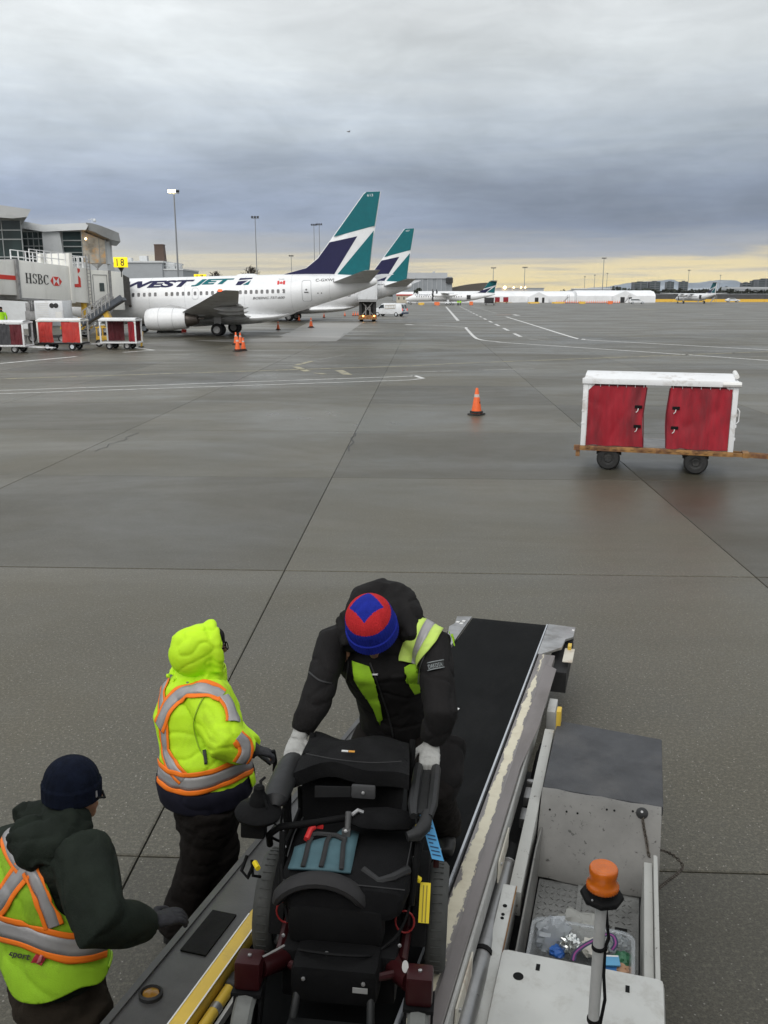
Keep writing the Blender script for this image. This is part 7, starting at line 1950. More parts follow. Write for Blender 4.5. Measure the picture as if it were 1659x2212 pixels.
# ------------------------------------------------------------------ the aircraft being loaded, alongside the viewer and out of frame
hl = thing('parked_aircraft', 'white aircraft hull that the conveyor leads up to, alongside the viewpoint', 'airliner', (2, -2.15, 0))
b = MB(); rr = []
for x, k in ((-19, .1), (-17.5, .55), (-15, .9), (-12, 1), (14, 1), (20, .8), (27, .25)):
    rr.append([V(x, 1.88 * k * math.cos(2 * math.pi * i / 32), 3.12 + 2.0 * k * math.sin(2 * math.pi * i / 32)) for i in range(32)])
b.loft(rr); b.build('fuselage', AIRW, hl)
b = MB(); b.loft([foil(V(-3, -1.5, 1.7), V(5, -1.5, 1.7), 1.0), foil(V(4, -17, 3.6), V(5.5, -17, 3.6), .2)]); b.build('wing', AIRGREY, hl)
# ------------------------------------------------------------------ people
LIME = pmat('lime_jacket', (.54, .86, .025), .6, var=.09, vs_=5, spec=.25, bump=.15, bs=190, dirt=(.30, .42, .03), dscale=4, damt=.5, dlo=.55, dhi=.75)
LIMEV = pmat('lime_vest', (.33, .60, .03), .65, var=.12, vs_=6, spec=.2, bump=.2, bs=210, dirt=(.16, .24, .03), dscale=4, damt=.6, dlo=.5, dhi=.72)  # lime set darker than the jacket: shade put into the base colour
PALEV = pmat('pale_lime_vest', (.58, .78, .16), .6, var=.08, vs_=6, spec=.25, dirt=(.3, .34, .14), dscale=8, damt=.4)
ORT = pmat('orange_tape', (1.0, .22, .02), .5, var=.04, spec=.3)
SIL = pmat('silver_tape', (.36, .35, .35), .4, metal=.15, var=.1, vs_=8)
BLKJ = pmat('black_jacket', (.013, .012, .012), .8, var=.3, vs_=7, bump=.2, bs=120, spec=.2)
NAVJ = pmat('navy_hem', (.012, .012, .022), .8, var=.2, vs_=8, spec=.2)
GRNJ = pmat('dark_green_jacket', (.014, .019, .014), .85, var=.3, vs_=8, bump=.25, bs=150, spec=.2)
BRNT = pmat('brown_trousers', (.030, .023, .016), .85, var=.25, vs_=7, bump=.2, bs=120, spec=.2)
BLKT = pmat('black_trousers', (.012, .010, .009), .85, var=.3, vs_=7, bump=.2, bs=120, spec=.15)
NAVH = pmat('navy_beanie', (.006, .009, .020), .9, var=.3, vs_=30, bump=.5, bs=260, spec=.15)
BLUEK = pmat('blue_knit', (.020, .035, .36), .85, var=.15, vs_=40, bump=.7, bs=330, spec=.15, stretch=(1, 1, .35))
REDK = pmat('red_knit', (.66, .035, .040), .85, var=.12, vs_=40, bump=.7, bs=330, spec=.15, stretch=(1, 1, .35))
WGLOVE = pmat('white_glove', (.42, .42, .40), .8, var=.10, vs_=18, dirt=(.18, .17, .16), dscale=14, damt=.5, bump=.3, bs=300)
GGLOVE = pmat('dark_glove', (.022, .022, .026), .75, var=.3, vs_=14, bump=.3, bs=200)
SKIN2 = pmat('skin_face', (.30, .155, .095), .5, var=.08, vs_=18)
SKIN3 = pmat('skin_dark', (.17, .085, .055), .5, var=.08, vs_=18)
BOOT = pmat('black_boot', (.012, .012, .012), .5, var=.2)


def oval(mb, pts, ra, rb, adir, n=20):
    """tube with elliptical section: half width ra along adir, rb across it"""
    rings = []
    for i, p in enumerate(pts):
        d = (pts[min(i + 1, len(pts) - 1)] - pts[max(i - 1, 0)]).normalized()
        a = (adir - d * adir.dot(d)).normalized(); b_ = d.cross(a)
        rings.append([p + a * (ra[i] * math.cos(2 * math.pi * k / n)) + b_ * (rb[i] * math.sin(2 * math.pi * k / n)) for k in range(n)])
    mb.loft(rings)
def remesh(mb, voxel, it=4, wr=0.0, ws=9.0, seed=0, fold=None):
    """union of the collected shapes as one continuous skin; wr = depth of cloth wrinkles"""
    me = mb.mesh('skin_tmp')
    bm = bmesh.new(); bm.from_mesh(me); bmesh.ops.recalc_face_normals(bm, faces=bm.faces); bm.to_mesh(me); bm.free()
    o = bpy.data.objects.new('skin_tmp', me); COL.objects.link(o)
    m = o.modifiers.new('r', 'REMESH'); m.mode = 'VOXEL'; m.voxel_size = voxel; m.use_smooth_shade = True
    s_ = o.modifiers.new('s', 'SMOOTH'); s_.iterations = it; s_.factor = .5
    dg = bpy.context.evaluated_depsgraph_get()
    out = bpy.data.meshes.new_from_object(o.evaluated_get(dg))
    bpy.data.objects.remove(o); bpy.data.meshes.remove(me)
    if wr > 0:
        off = V(seed * 3.1, seed * 1.7, seed)
        cos = []
        for v in out.vertices:
            p = v.co
            q = V(p.x * ws, p.y * ws, p.z * ws * .8) + off
            w1 = noise.noise(q + noise.noise_vector(q * .5) * 1.1)
            w2 = noise.noise(q * 2.3 + off)
            q3 = V(p.x * ws * .8 + p.z * 2, p.y * ws * .8, p.z * ws * 1.3) + off * 2
            w3 = noise.noise(q3 + noise.noise_vector(q3 * .6) * .6)
            h = wr * ((1 - abs(w1) * 2.4) * .48 + w2 * .12 - 1.0 * (1 - abs(w3)) ** 12)
            cos.append(p + v.normal * h)
        for v, c in zip(out.vertices, cos): v.co = c
    out.polygons.foreach_set('use_smooth', [True] * len(out.polygons))
    out.update()
    return out
def relax_edge(bm, it=14):
    """smooth the cut edge of an open garment"""
    nb = {}
    for e in bm.edges:
        if e.is_boundary:
            for a, c in ((e.verts[0], e.verts[1]), (e.verts[1], e.verts[0])): nb.setdefault(a, []).append(c)
    for _ in range(it):
        new = {v: v.co * .4 + sum((c.co for c in l), Vector()) * (.6 / len(l)) for v, l in nb.items()}
        for v, c in new.items(): v.co = c
        for v in nb:
            for e in v.link_edges:
                o = e.other_vert(v)
                if o not in nb: o.co = o.co * .8 + v.co * .06 + sum((q.other_vert(o).co for q in o.link_edges), Vector()) * (.14 / len(o.link_edges))
def bvh_of(me): return BVHTree.FromPolygons([v.co.copy() for v in me.vertices], [tuple(p.vertices) for p in me.polygons])
def put(name, me, mat, parent):
    """mesh in world coordinates -> child of parent"""
    me.transform(parent.matrix_basis.inverted())
    me.materials.clear()
    for m in (mat if isinstance(mat, (list, tuple)) else [mat]): me.materials.append(m)
    me.name = name
    return link(name, me, parent)
def hit(bvh, px, py):
    d = ray(px, py).normalized()
    loc, nor, idx, dist = bvh.ray_cast(V(0, 0, CAM_H), d)
    return loc, nor
def tape(bvh, px_pts, half, parent, widths=((-1, -.55, 0), (-.55, .55, 1), (.55, 1, 0)), mats=None, lift=.010, n=14, closed=False):
    """reflective tape sewn on the cloth: follows photo points projected on the garment"""
    P_ = [V(x, y, 0) for x, y in px_pts]; cv = curve(P_, n) if len(P_) > 2 else [P_[0].lerp(P_[1], i / 20) for i in range(21)]
    pts = []
    for c in cv:
        l_, nr = hit(bvh, c.x, c.y)
        if l_ is not None and (not pts or (l_ - pts[-1][0]).length < .12): pts.append((l_, nr))
    if len(pts) < 3: return
    for _ in range(3):
        pts = [pts[0]] + [((pts[i - 1][0] + pts[i][0] * 2 + pts[i + 1][0]) / 4, (pts[i - 1][1] + pts[i][1] * 2 + pts[i + 1][1]).normalized()) for i in range(1, len(pts) - 1)] + [pts[-1]]
    b = MB(); offs = []
    for w0, w1, mi in widths: offs.append((w0, w1, mi))
    for w0, w1, mi in offs:
        rows = []
        for i, (p, nr) in enumerate(pts):
            d = pts[min(i + 1, len(pts) - 1)][0] - pts[max(i - 1, 0)][0]
            d = d.normalized() if d.length > 1e-6 else V(1, 0, 0)
            s_ = d.cross(nr).normalized(); row = []
            for k in range(4):
                q = p + s_ * half * lerp(w0, w1, k / 3)
                l_, n2, _i, _d = bvh.find_nearest(q)
                row.append((l_ + n2 * lift) if l_ is not None and (l_ - q).length < .05 else q + nr * lift)
            rows.append(row)
        for _s in range(5):
            rows = [rows[0]] + [[(rows[i - 1][j] + rows[i][j] * 2 + rows[i + 1][j]) / 4 for j in range(4)] for i in range(1, len(rows) - 1)] + [rows[-1]]
        k = 4
        b.add([p for r in rows for p in r], [(i * k + j, i * k + j + 1, (i + 1) * k + j + 1, (i + 1) * k + j) for i in range(len(rows) - 1) for j in range(k - 1)], mi, True)
    o = b.build('reflective_tape', mats or [ORT, SIL], parent, world=True, sharp=180)
    sm = o.modifiers.new('thick', 'SOLIDIFY'); sm.thickness = .003
    return o
def cloth_patch(bvh, poly, name, mat, parent, lift=.010, res=22):
    """a panel of cloth lying on the garment, outlined by photo points"""
    xs = [p[0] for p in poly]; ys = [p[1] for p in poly]
    bm = bmesh.new(); vv = [bm.verts.new((x, y, 0)) for x, y in poly]; bm.faces.new(vv)
    for ax, lo, hi in (((1, 0, 0), min(xs), max(xs)), ((0, 1, 0), min(ys), max(ys))):
        for k in range(1, res):
            c = lerp(lo, hi, k / res); co = (c, 0, 0) if ax[0] else (0, c, 0)
            bmesh.ops.bisect_plane(bm, geom=bm.verts[:] + bm.edges[:] + bm.faces[:], plane_co=co, plane_no=ax)
    bm.verts.index_update(); bm.verts.ensure_lookup_table()
    ok = {}; vs = []
    for v in bm.verts:
        l_, nr = hit(bvh, v.co.x, v.co.y)
        if l_ is not None: ok[v.index] = len(vs); vs.append(l_ + nr * lift)
    fs = []
    for f in bm.faces:
        ids = [v.index for v in f.verts]
        if all(i in ok for i in ids):
            q = [ok[i] for i in ids]
            if max((vs[q[a]] - vs[q[a - 1]]).length for a in range(len(q))) < .14: fs.append(q)
    bm.free()
    if not fs: return None
    b = MB(); b.add(vs, fs, smooth=True)
    o = b.build(name, mat, parent, world=True, sharp=180)
    sm = o.modifiers.new('thick', 'SOLIDIFY'); sm.thickness = .004
    return o
def px_text(bvh, body, c0, c1, h, mat, parent, shear=0, name='lettering', lift=.012, off=0.0, up=None):
    """c0, c1: photo points of the baseline ends; h: letter height in photo pixels; the letters lie on the garment"""
    vs, fs = text_mesh(body, shear, off, 3)
    a0, a1 = V(*c0), V(*c1); d = a1 - a0; upv = V(d.y, -d.x).normalized() if up is None else V(*up).normalized()
    P_ = []
    for v in vs:
        q = a0 + d * v.x + upv * (h * v.y)
        l_, nr = hit(bvh, q.x, q.y)
        if l_ is None: return None
        P_.append(l_ + nr * lift)
    b = MB(); b.add(P_, fs)
    return b.build(name, mat, parent, world=True)


def hand(mb, W, f, n, s, curl=(.5, .55, .6, .65), k=1.0, r=.0095, thumb=.5):
    """W wrist, f along the palm, n back of the hand, s towards the thumb"""
    f, n = f.normalized(), n.normalized(); s = (s - f * s.dot(f)).normalized(); n = (n - f * n.dot(f) - s * n.dot(s)).normalized()
    oval(mb, [W - f * .02 * k, W + f * .02 * k, W + f * .06 * k, W + f * .092 * k], [.030 * k, .038 * k, .043 * k, .040 * k], [.022 * k, .020 * k, .017 * k, .013 * k], s, 14)
    for i, (o_, L) in enumerate(((.032, .074), (.0115, .082), (-.0105, .077), (-.031, .062))):
        p = W + f * .085 * k + s * (o_ * k) - n * .002; pts = [p - f * .02 * k, p]; rad = [r * k * 1.15, r * k * 1.15]; a = curl[i] * .6
        for j, q in enumerate((.42, .32, .26)):
            d = f * math.cos(a) - n * math.sin(a) + s * (o_ * 1.2)
            p = p + d.normalized() * (L * q * k); pts.append(p); rad.append(r * k * (1.05 - .13 * j)); a += curl[i]
        mb.tube(pts, rad, 8)
    p0 = W + f * .025 * k + s * .030 * k; d1 = (f * .62 + s * .72 - n * .25 * thumb).normalized(); p1 = p0 + d1 * .045 * k
    d2 = (f * .85 + s * .25 - n * .7 * thumb).normalized(); p2 = p1 + d2 * .034 * k; p3 = p2 + (d2 - n * .35 * thumb).normalized() * .026 * k
    mb.tube([p0 - d1 * .015 * k, p1, p2, p3], [r * 1.5 * k, r * 1.3 * k, r * 1.15 * k, r * .85 * k], 8)
def head(mb, c, up, fw, k=1.0):
    """skull, jaw, nose, ears, neck stub around the centre of the head"""
    up, fw = up.normalized(), (fw - up * fw.dot(up.normalized())).normalized(); sd_ = fw.cross(up)
    B = lambda x, y, z: c + sd_ * x * k + fw * y * k + up * z * k
    oval(mb, [B(0, -.01, -.115), B(0, .0, -.09), B(0, .002, -.04), B(0, -.004, .02), B(0, -.008, .07), B(0, -.008, .105), B(0, -.008, .12)], [.035 * k, .055 * k, .068 * k, .074 * k, .070 * k, .045 * k, .012 * k], [.045 * k, .070 * k, .086 * k, .095 * k, .088 * k, .055 * k, .015 * k], sd_, 18)
    mb.tube([B(0, .075, .025), B(0, .10, -.012), B(0, .108, -.03), B(0, .085, -.038)], [.008 * k, .011 * k, .014 * k, .008 * k], 8)
    mb.tube([B(-.03, .082, -.066), B(0, .092, -.064), B(.03, .082, -.066)], [.004 * k, .009 * k, .004 * k], 6)
    mb.tube([B(-.028, .074, -.078), B(0, .086, -.082), B(.028, .074, -.078)], [.004 * k, .009 * k, .004 * k], 6)
    mb.sphere(B(0, .068, -.102), .022 * k, 8, 6)
    for e in (-1, 1):
        mb.tube([B(e * .074, -.005, .022), B(e * .082, -.014, .0), B(e * .076, -.004, -.032)], [.012 * k, .016 * k, .010 * k], 8)
        mb.tube([B(e * .018, .084, .032), B(e * .045, .076, .036)], .007 * k, 6)
    return B
def limb(mb, pts, rad, n=14, flat=1.0, up=None): mb.tube(pts, rad, n, flat=flat, up=up)
def beanie(name, c, up, fw, mat, parent, r=(.098, .108), h0=-.035, h1=.145, cuff=.06, pat=None, n=72, m=30):
    up = up.normalized(); fw = (fw - up * fw.dot(up)).normalized(); sd_ = fw.cross(up); b = MB()
    rows = []; info = []
    for j in range(m + 1):
        t = j / m; z = lerp(h0, h1, t)
        dome = math.sqrt(max(0.0, 1 - max(0, (t - .34) / .66) ** 2.3)); bulge = 1.06 if z < h0 + cuff else 1.0
        if j == 0: bulge = 1.0
        rows.append([c + up * z + (sd_ * math.cos(2 * math.pi * k / n) * r[0] + fw * math.sin(2 * math.pi * k / n) * r[1]) * max(dome, .02) * (bulge + .011 * (1 if k % 3 else -1)) for k in range(n)])
    inner = [p + (c + up * (h0 + .03) - p) * .06 for p in rows[0]]
    b.loft([inner] + rows, caps=True)
    if pat:
        for i, f in enumerate(b.f):
            if len(f) == 4:
                j = i // n; k = i % n
                b.mi[i] = pat((j - .5) / m, 2 * math.pi * (k + .5) / n)
            else: b.mi[i] = pat(1.0, 0)
    return b.build(name, mat, parent, world=True, sharp=60)

UPZ = V(0, 0, 1)
# ---------------------------------------------------------------- man bending over the wheelchair
pf_ = LM @ sl(-.05, -4.25, 0)
pB = thing('person', 'person in black jacket and red and blue knitted hat bending over the wheelchair', 'person', pf_, LRZ)
lat = V(math.cos(LRZ), math.sin(LRZ), 0)                 # image right
toC = V(.27 * 0 - .15, -.985, 0).normalized()
shL_, shR_ = T(718, 1395, 3.95), T(938, 1400, 3.88)
elL_, elR_ = T(684, 1512, 3.78), T(952, 1545, 3.68)
wrL_ = CM @ V(-.300, .52, .735); wrR_ = CM @ V(.262, .545, .735)
chest = T(828, 1425, 4.02); midb = T(850, 1500, 4.2); pel = T(866, 1580, 4.34); upb = T(828, 1345, 4.06)
hc = T(803, 1354, 3.80); hup = V(-.16, -.50, .84); hfw = V(-.10, -.84, -.50)
hipL, hipR = pel - lat * .10 + V(0, 0, -.03), pel + lat * .12 + V(0, 0, -.03)
knL = LM @ sl(-.20, -4.62, .16); knR = LM @ sl(.27, -4.52, .42)
anL = LM @ sl(-.14, -4.05, .09); anR = LM @ sl(.27, -4.22, .10)
mb = MB()
oval(mb, [upb, chest, midb, pel + V(0, 0, -.02)], [.17, .19, .16, .17], [.10, .12, .11, .12], lat)
Bf = head(mb, hc, hup, hfw)
limb(mb, [hc - hup.normalized() * .08, upb.lerp(chest, .3)], [.055, .065])
for s_, e_, w_ in ((shL_, elL_, wrL_), (shR_, elR_, wrR_)):
    limb(mb, [chest.lerp(s_, .7), s_, s_.lerp(e_, .5), e_, e_.lerp(w_, .5), w_], [.06, .058, .05, .043, .040, .030])
for h_, k_2, a_ in ((hipL, knL, anL), (hipR, knR, anR)):
    limb(mb, [h_, h_.lerp(k_2, .5), k_2, k_2.lerp(a_, .4), a_], [.09, .078, .055, .056, .04])
fB = (CM.to_3x3() @ V(0, -1, -.28)).normalized(); nB = (CM.to_3x3() @ V(0, -.28, 1)).normalized(); sBv = (CM.to_3x3() @ V(1, 0, 0)).normalized()
hand(mb, wrL_, fB, nB, sBv, (.75, .8, .8, .85), .92, .008); hand(mb, wrR_, fB, nB, -sBv, (.75, .8, .8, .85), .92, .008)
bodyB = put('body', remesh(mb, .009, 2), SKIN2, pB)
mb = MB(); oval(mb, [upb + V(0, .05, .06), upb, chest, midb, pel, pel + V(0, -.02, -.14)], [.14, .205, .225, .185, .195, .19], [.09, .135, .155, .145, .16, .14], lat)
limb(mb, [upb.lerp(shL_, .45), shL_ + V(.0, .02, .0), shL_.lerp(elL_, .5), elL_, elL_.lerp(wrL_, .5), elL_.lerp(wrL_, .84)], [.09, .084, .073, .068, .060, .050])
limb(mb, [upb.lerp(shR_, .45), shR_ + V(.0, .02, .0), shR_.lerp(elR_, .5), elR_, elR_.lerp(wrR_, .5), elR_.lerp(wrR_, .86)], [.09, .088, .077, .072, .064, .052])
limb(mb, [T(965, 1600, 4.15), T(962, 1680, 4.05), T(955, 1730, 4.0)], [.09, .085, .05])
meB = remesh(mb, .010, 4, .009, 8, 1); bvB = bvh_of(meB)
mbT = MB(); oval(mbT, [upb + V(0, .05, .06), upb, chest, midb, pel, pel + V(0, -.02, -.14)], [.15, .24, .26, .215, .21, .20], [.09, .16, .18, .165, .165, .14], lat)
jkB = put('jacket', meB, BLKJ, pB)
# hood lying on the shoulders
mb = MB(); hp_ = [T(764, 1326, 3.98), T(784, 1296, 4.05), T(828, 1284, 4.10), T(868, 1298, 4.05), T(886, 1330, 3.95), T(886, 1385, 3.85)]
limb(mb, hp_, [.045, .068, .08, .075, .06, .04]); limb(mb, [T(752, 1330, 3.95), T(760, 1400, 3.86)], [.06, .05]); limb(mb, [T(790, 1330, 4.05), T(870, 1340, 4.02)], [.11, .11])
put('hood', remesh(mb, .011, 4, .010, 10, 2), BLKJ, pB)
mb = MB(); oval(mb, [pel + V(0, 0, .05), pel, pel + V(0, 0, -.12)], [.17, .195, .18], [.13, .16, .15], lat)
for h_, k_2, a_ in ((hipL, knL, anL), (hipR, knR, anR)):
    limb(mb, [h_, h_.lerp(k_2, .5), k_2, k_2.lerp(a_, .5), a_ + V(0, 0, -.02)], [.125, .115, .095, .085, .080])
put('trousers', remesh(mb, .013, 4, .010, 9, 3), BLKT, pB)
mb = MB()
for a_ in (anL, anR):
    f2 = (CM.to_3x3() @ V(.05, -1, 0)).normalized(); limb(mb, [a_ + V(0, 0, .03) - f2 * .04, a_ - V(0, 0, .05) - f2 * .02, a_ - V(0, 0, .045) + f2 * .13, a_ - V(0, 0, .055) + f2 * .19], [.055, .05, .045, .03])
put('boots', remesh(mb, .010, 3), BOOT, pB)
for nm, W_, sv in (('glove', wrL_, sBv), ('glove', wrR_, -sBv)):
    mb = MB(); hand(mb, W_, fB, nB, sv, (.75, .8, .8, .85), 1.0, .0112)
    e_ = elL_ if W_ is wrL_ else elR_; d_ = (e_ - W_).normalized(); limb(mb, [W_ + fB * .02, W_ + d_ * .03, W_ + d_ * .075], [.034, .036, .041])
    gl_ = put(nm, remesh(mb, .0042, 2, .0016, 40, 4), WGLOVE, pB)
    mb = MB(); q = [W_ + d_ * .06, W_ + d_ * .066, W_ + d_ * .08, W_ + d_ * .086]; limb(mb, q, [.040, .0445, .0445, .040], 18); put('glove_cuff', mb.mesh('glove_cuff'), pmat('glove_cuff_grey', (.50, .50, .52), .8, var=.1, vs_=30), pB)
def patB(t, a):
    # angle measured from image right; the point of the diamond faces the camera side
    fold = abs(((a - math.pi / 2 + math.pi / 4) % (math.pi / 2)) - math.pi / 4)      # 0 at the front, back and side points
    dome = math.sqrt(max(0.0, 1 - max(0, (t - .34) / .66) ** 2.3)); zl = .63 - .05 * math.sin(a)
    return 0 if t > .4 and dome * (abs(math.cos(a)) + abs(math.sin(a))) < .70 else (1 if t > zl else 0)
htB = beanie('knit_hat', hc, hup, hfw, [BLUEK, REDK], pB, (.106, .116), -.035, .160, .05, patB, 168, 96)
# vest on the black jacket
for poly, mt_ in (([(765, 1428), (800, 1440), (812, 1472), (822, 1512), (828, 1548), (822, 1560), (808, 1525), (785, 1490), (768, 1462)], LIMEV),
                  ([(872, 1442), (893, 1434), (906, 1448), (904, 1492), (893, 1496), (876, 1470)], LIMEV),
                  ([(737, 1305), (744, 1303), (744, 1345), (737, 1330)], PALEV), ([(960, 1345), (972, 1362), (986, 1425), (984, 1432), (972, 1390)], LIMEV)):
    cloth_patch(bvB, poly, 'vest_panel', mt_, jkB, .014)
tape(bvB, [(938, 1312), (930, 1335), (917, 1362), (904, 1395), (893, 1432)], .072, jkB, ((-1, -.42, 0), (-.42, .18, 1), (.18, 1, 0)), [PALEV, SIL], .016)
cloth_patch(bvB, [(926, 1435), (957, 1428), (958, 1444), (927, 1451)], 'sleeve_badge', pmat('badge_dark', (.02, .022, .022), .6), jkB, .006)
BADGE = pmat('badge_grey', (.20, .22, .22), .6, var=.1)
px_text(bvB, 'DAKOTA', (929, 1448), (955, 1442), 9, BADGE, jkB, name='badge_lettering', off=.01, lift=.013)
for q in (((926, 1435), (957, 1428)), ((927, 1451), (958, 1444))):
    cloth_patch(bvB, [q[0], q[1], (q[1][0], q[1][1] + 1.6), (q[0][0], q[0][1] + 1.6)], 'badge_edge', BADGE, jkB, .012, 8)
cloth_patch(bvB, [(805, 1455), (818, 1455), (818, 1459), (805, 1459)], 'zip_pull', pmat('zip_metal', (.5, .5, .5), .4, metal=.5), jkB, .012, 4)

ONE = ((-1, 1, 0),)
SEAMB = pmat('black_seam', (.028, .028, .029), .6)
for q in ([(742, 1335), (748, 1385), (752, 1440), (748, 1470)], [(800, 1432), (818, 1480), (838, 1540), (850, 1590)], [(668, 1452), (690, 1470), (716, 1476)], [(925, 1400), (908, 1450), (906, 1510)]):
    sq = tape(bvB, q, .0035, jkB, ONE, [SEAMB], .004)
    if sq: sq.name = 'seam'
# ---------------------------------------------------------------- worker in the lime hooded jacket
pA = thing('person', 'person in lime hooded jacket with orange and silver tape standing left of the conveyor', 'person', tuple(G(420, 1960)))
fA = V(.90, .44, 0).normalized(); rA = V(fA.y, -fA.x, 0)
headA = T(447, 1402, 4.91); neckA = T(425, 1450, 4.95); chA = T(425, 1535, 4.93); waA = T(438, 1605, 4.90); peA = T(446, 1712, 4.88); jhA = T(444, 1668, 4.89)
shRA, shLA = T(452, 1512, 4.74), T(425, 1492, 5.13)
elRA, elLA = T(490, 1605, 4.60), T(500, 1590, 5.05)
wrRA = T(545, 1622, 4.66); wrLA = T(548, 1618, 4.95)
hiRA, hiLA = peA + rA * .10, peA - rA * .10
knRA = G(432, 1850, .50); knLA = G(474, 1838, .50)
anRA = G(378, 2003, .09); anLA = G(462, 1950, .09)
mb = MB(); oval(mb, [neckA, chA.lerp(neckA, .5), chA, waA, peA], [.07, .17, .19, .16, .17], [.06, .10, .13, .12, .13], rA)
head(mb, headA, UPZ, fA + V(0, .1, -.12)); limb(mb, [headA - V(0, 0, .08), neckA], [.055, .06])
for s_, e_, w_ in ((shRA, elRA, wrRA), (shLA, elLA, wrLA)): limb(mb, [chA.lerp(s_, .7), s_, e_, w_], [.06, .058, .045, .03])
for h_, k_2, a_ in ((hiRA, knRA, anRA), (hiLA, knLA, anLA)): limb(mb, [h_, h_.lerp(k_2, .5), k_2, k_2.lerp(a_, .4), a_], [.09, .08, .056, .058, .04])
hfA = (wrRA - elRA).normalized()
hand(mb, wrRA, (fA * .9 + V(.2, .1, -.35)), UPZ + rA * .4, -rA, (.5, .6, .7, .75), .9, .008); hand(mb, wrLA, (fA * .9 + V(.1, -.3, -.3)), UPZ - rA * .3, rA, (.6, .7, .7, .7), .9, .008)
put('body', remesh(mb, .009, 2), SKIN3, pA)
mb = MB(); oval(mb, [neckA + V(0, 0, .05), neckA - V(0, 0, .02), chA.lerp(neckA, .62), chA, waA, jhA + V(0, 0, .09), jhA + V(0, 0, -.015)], [.09, .13, .225, .262, .250, .255, .262], [.10, .13, .185, .235, .235, .245, .258], rA, 28)
limb(mb, [chA.lerp(shRA, .5), shRA, shRA.lerp(elRA, .5), elRA, elRA.lerp(wrRA, .55), elRA.lerp(wrRA, .92)], [.13, .125, .115, .108, .090, .070])
limb(mb, [chA.lerp(shLA, .5), shLA, shLA.lerp(elLA, .5), elLA, elLA.lerp(wrLA, .55), elLA.lerp(wrLA, .92)], [.13, .12, .11, .10, .085, .07])
meA = remesh(mb, .010, 4, .0095, 6, 5); bvA = bvh_of(meA)
jkA = put('jacket', meA, LIME, pA)
mb = MB(); oval(mb, [jhA + V(0, 0, .02), jhA + V(0, 0, -.03), jhA + V(0, 0, -.115)], [.270, .276, .262], [.262, .270, .255], rA, 28)
bvH = None
meH = remesh(mb, .012, 3, .007, 8, 6); put('jacket_hem', meH, NAVJ, pA)
# hood
mb = MB()
hb = headA - fA * .080 + V(-.004, -.005, -.025)
mb.sphere(hb + V(0.01, 0, .02), .136, 20, 14, sc=(1.0, .88, 1.06)); mb.sphere(hb + V(-.01, 0, .085), .10, 16, 10, sc=(1, .92, .7))
limb(mb, [hb + V(0, 0, -.04), neckA + V(.02, 0, .05), neckA + V(0, 0, -.03)], [.135, .15, .17]); limb(mb, [hb + V(.06, .02, .06), hb + V(.11, .03, .085)], [.12, .10]); limb(mb, [neckA + V(.05, 0, .10), neckA + V(.135, .02, .03)], [.11, .085])
limb(mb, [headA + fA * .03 + rA * x + UPZ * z for x, z in ((.105, -.10), (.112, -.02), (.10, .06), (.055, .115), (0, .135), (-.055, .115), (-.10, .06), (-.112, -.02), (-.105, -.10))], .034, 10)
meHd = remesh(mb, .010, 3, .010, 9, 7)
bm = bmesh.new(); bm.from_mesh(meHd)
kill = []
for f in bm.faces:
    d = f.calc_center_median() - headA
    if d.z > -.115 and d.z < .10 and d.dot(fA) > .040 and abs(d.dot(rA)) < .085: kill.append(f)
bmesh.ops.delete(bm, geom=kill, context='FACES'); relax_edge(bm); bm.to_mesh(meHd); bm.free()
hdA = put('hood', meHd, LIME, pA); sm = hdA.modifiers.new('thick', 'SOLIDIFY'); sm.thickness = .008
beanie('cap', headA, UPZ, fA, BLKJ, pA, (.084, .100), .035, .128, .0)
b = MB(); B_ = lambda x, y, z: headA + rA * x + fA * y + UPZ * z
for e in (-1, 1): b.tube([B_(e * .082, -.01, .022), B_(e * .076, .09, .020)], .0035, 6)
for e in (-1, 1): b.tube([B_(e * .03 + .026 * math.cos(a), .105, .012 + .02 * math.sin(a)) for a in [2 * math.pi * k / 12 for k in range(13)]], .0035, 5, caps=False)
b.tube([B_(-.006, .106, .016), B_(.006, .106, .016)], .003, 5)
b.build('glasses', BLACK, pA, world=True)
mb = MB(); oval(mb, [peA + V(0, 0, .0), peA + V(0, 0, -.1), peA + V(0, 0, -.2)], [.19, .205, .19], [.17, .19, .17], rA)
for h_, k_2, a_ in ((hiRA, knRA, anRA), (hiLA, knLA, anLA)): limb(mb, [h_, h_.lerp(k_2, .5), k_2, k_2.lerp(a_, .5), a_ + V(0, 0, -.03)], [.15, .135, .115, .105, .10])
put('trousers', remesh(mb, .014, 4, .012, 8, 8), BLKT, pA)
mb = MB()
for a_ in (anRA, anLA): limb(mb, [a_ + V(0, 0, .05), a_ - V(0, 0, .04) - fA * .04, a_ - V(0, 0, .04) + fA * .12, a_ - V(0, 0, .052) + fA * .19], [.06, .05, .046, .032])
put('boots', remesh(mb, .011, 3), BOOT, pA)
for W_, f_, n_, s_, e_ in ((wrRA, (fA * .9 + V(.2, .1, -.35)), UPZ + rA * .4, -rA, elRA), (wrLA, (fA * .9 + V(.1, -.3, -.3)), UPZ - rA * .3, rA, elLA)):
    mb = MB(); hand(mb, W_, f_, n_, s_, (.5, .6, .7, .75), 1.02, .0118); d_ = (e_ - W_).normalized(); limb(mb, [W_ + d_ * -.02, W_ + d_ * .03, W_ + d_ * .07], [.036, .042, .05])
    gA = put('glove', remesh(mb, .0046, 2, .0015, 40, 9), GGLOVE, pA)
b = MB(); d_ = (elRA - wrRA).normalized(); b.bar(wrRA + d_ * .045 + UPZ * .045 + rA * .02, wrRA + d_ * .0 + UPZ * .045 + rA * .035, .02, .012); b.build('glove_tab', LIME, pA, world=True)
WD = ((-1, -.58, 0), (-.58, .58, 1), (.58, 1, 0))
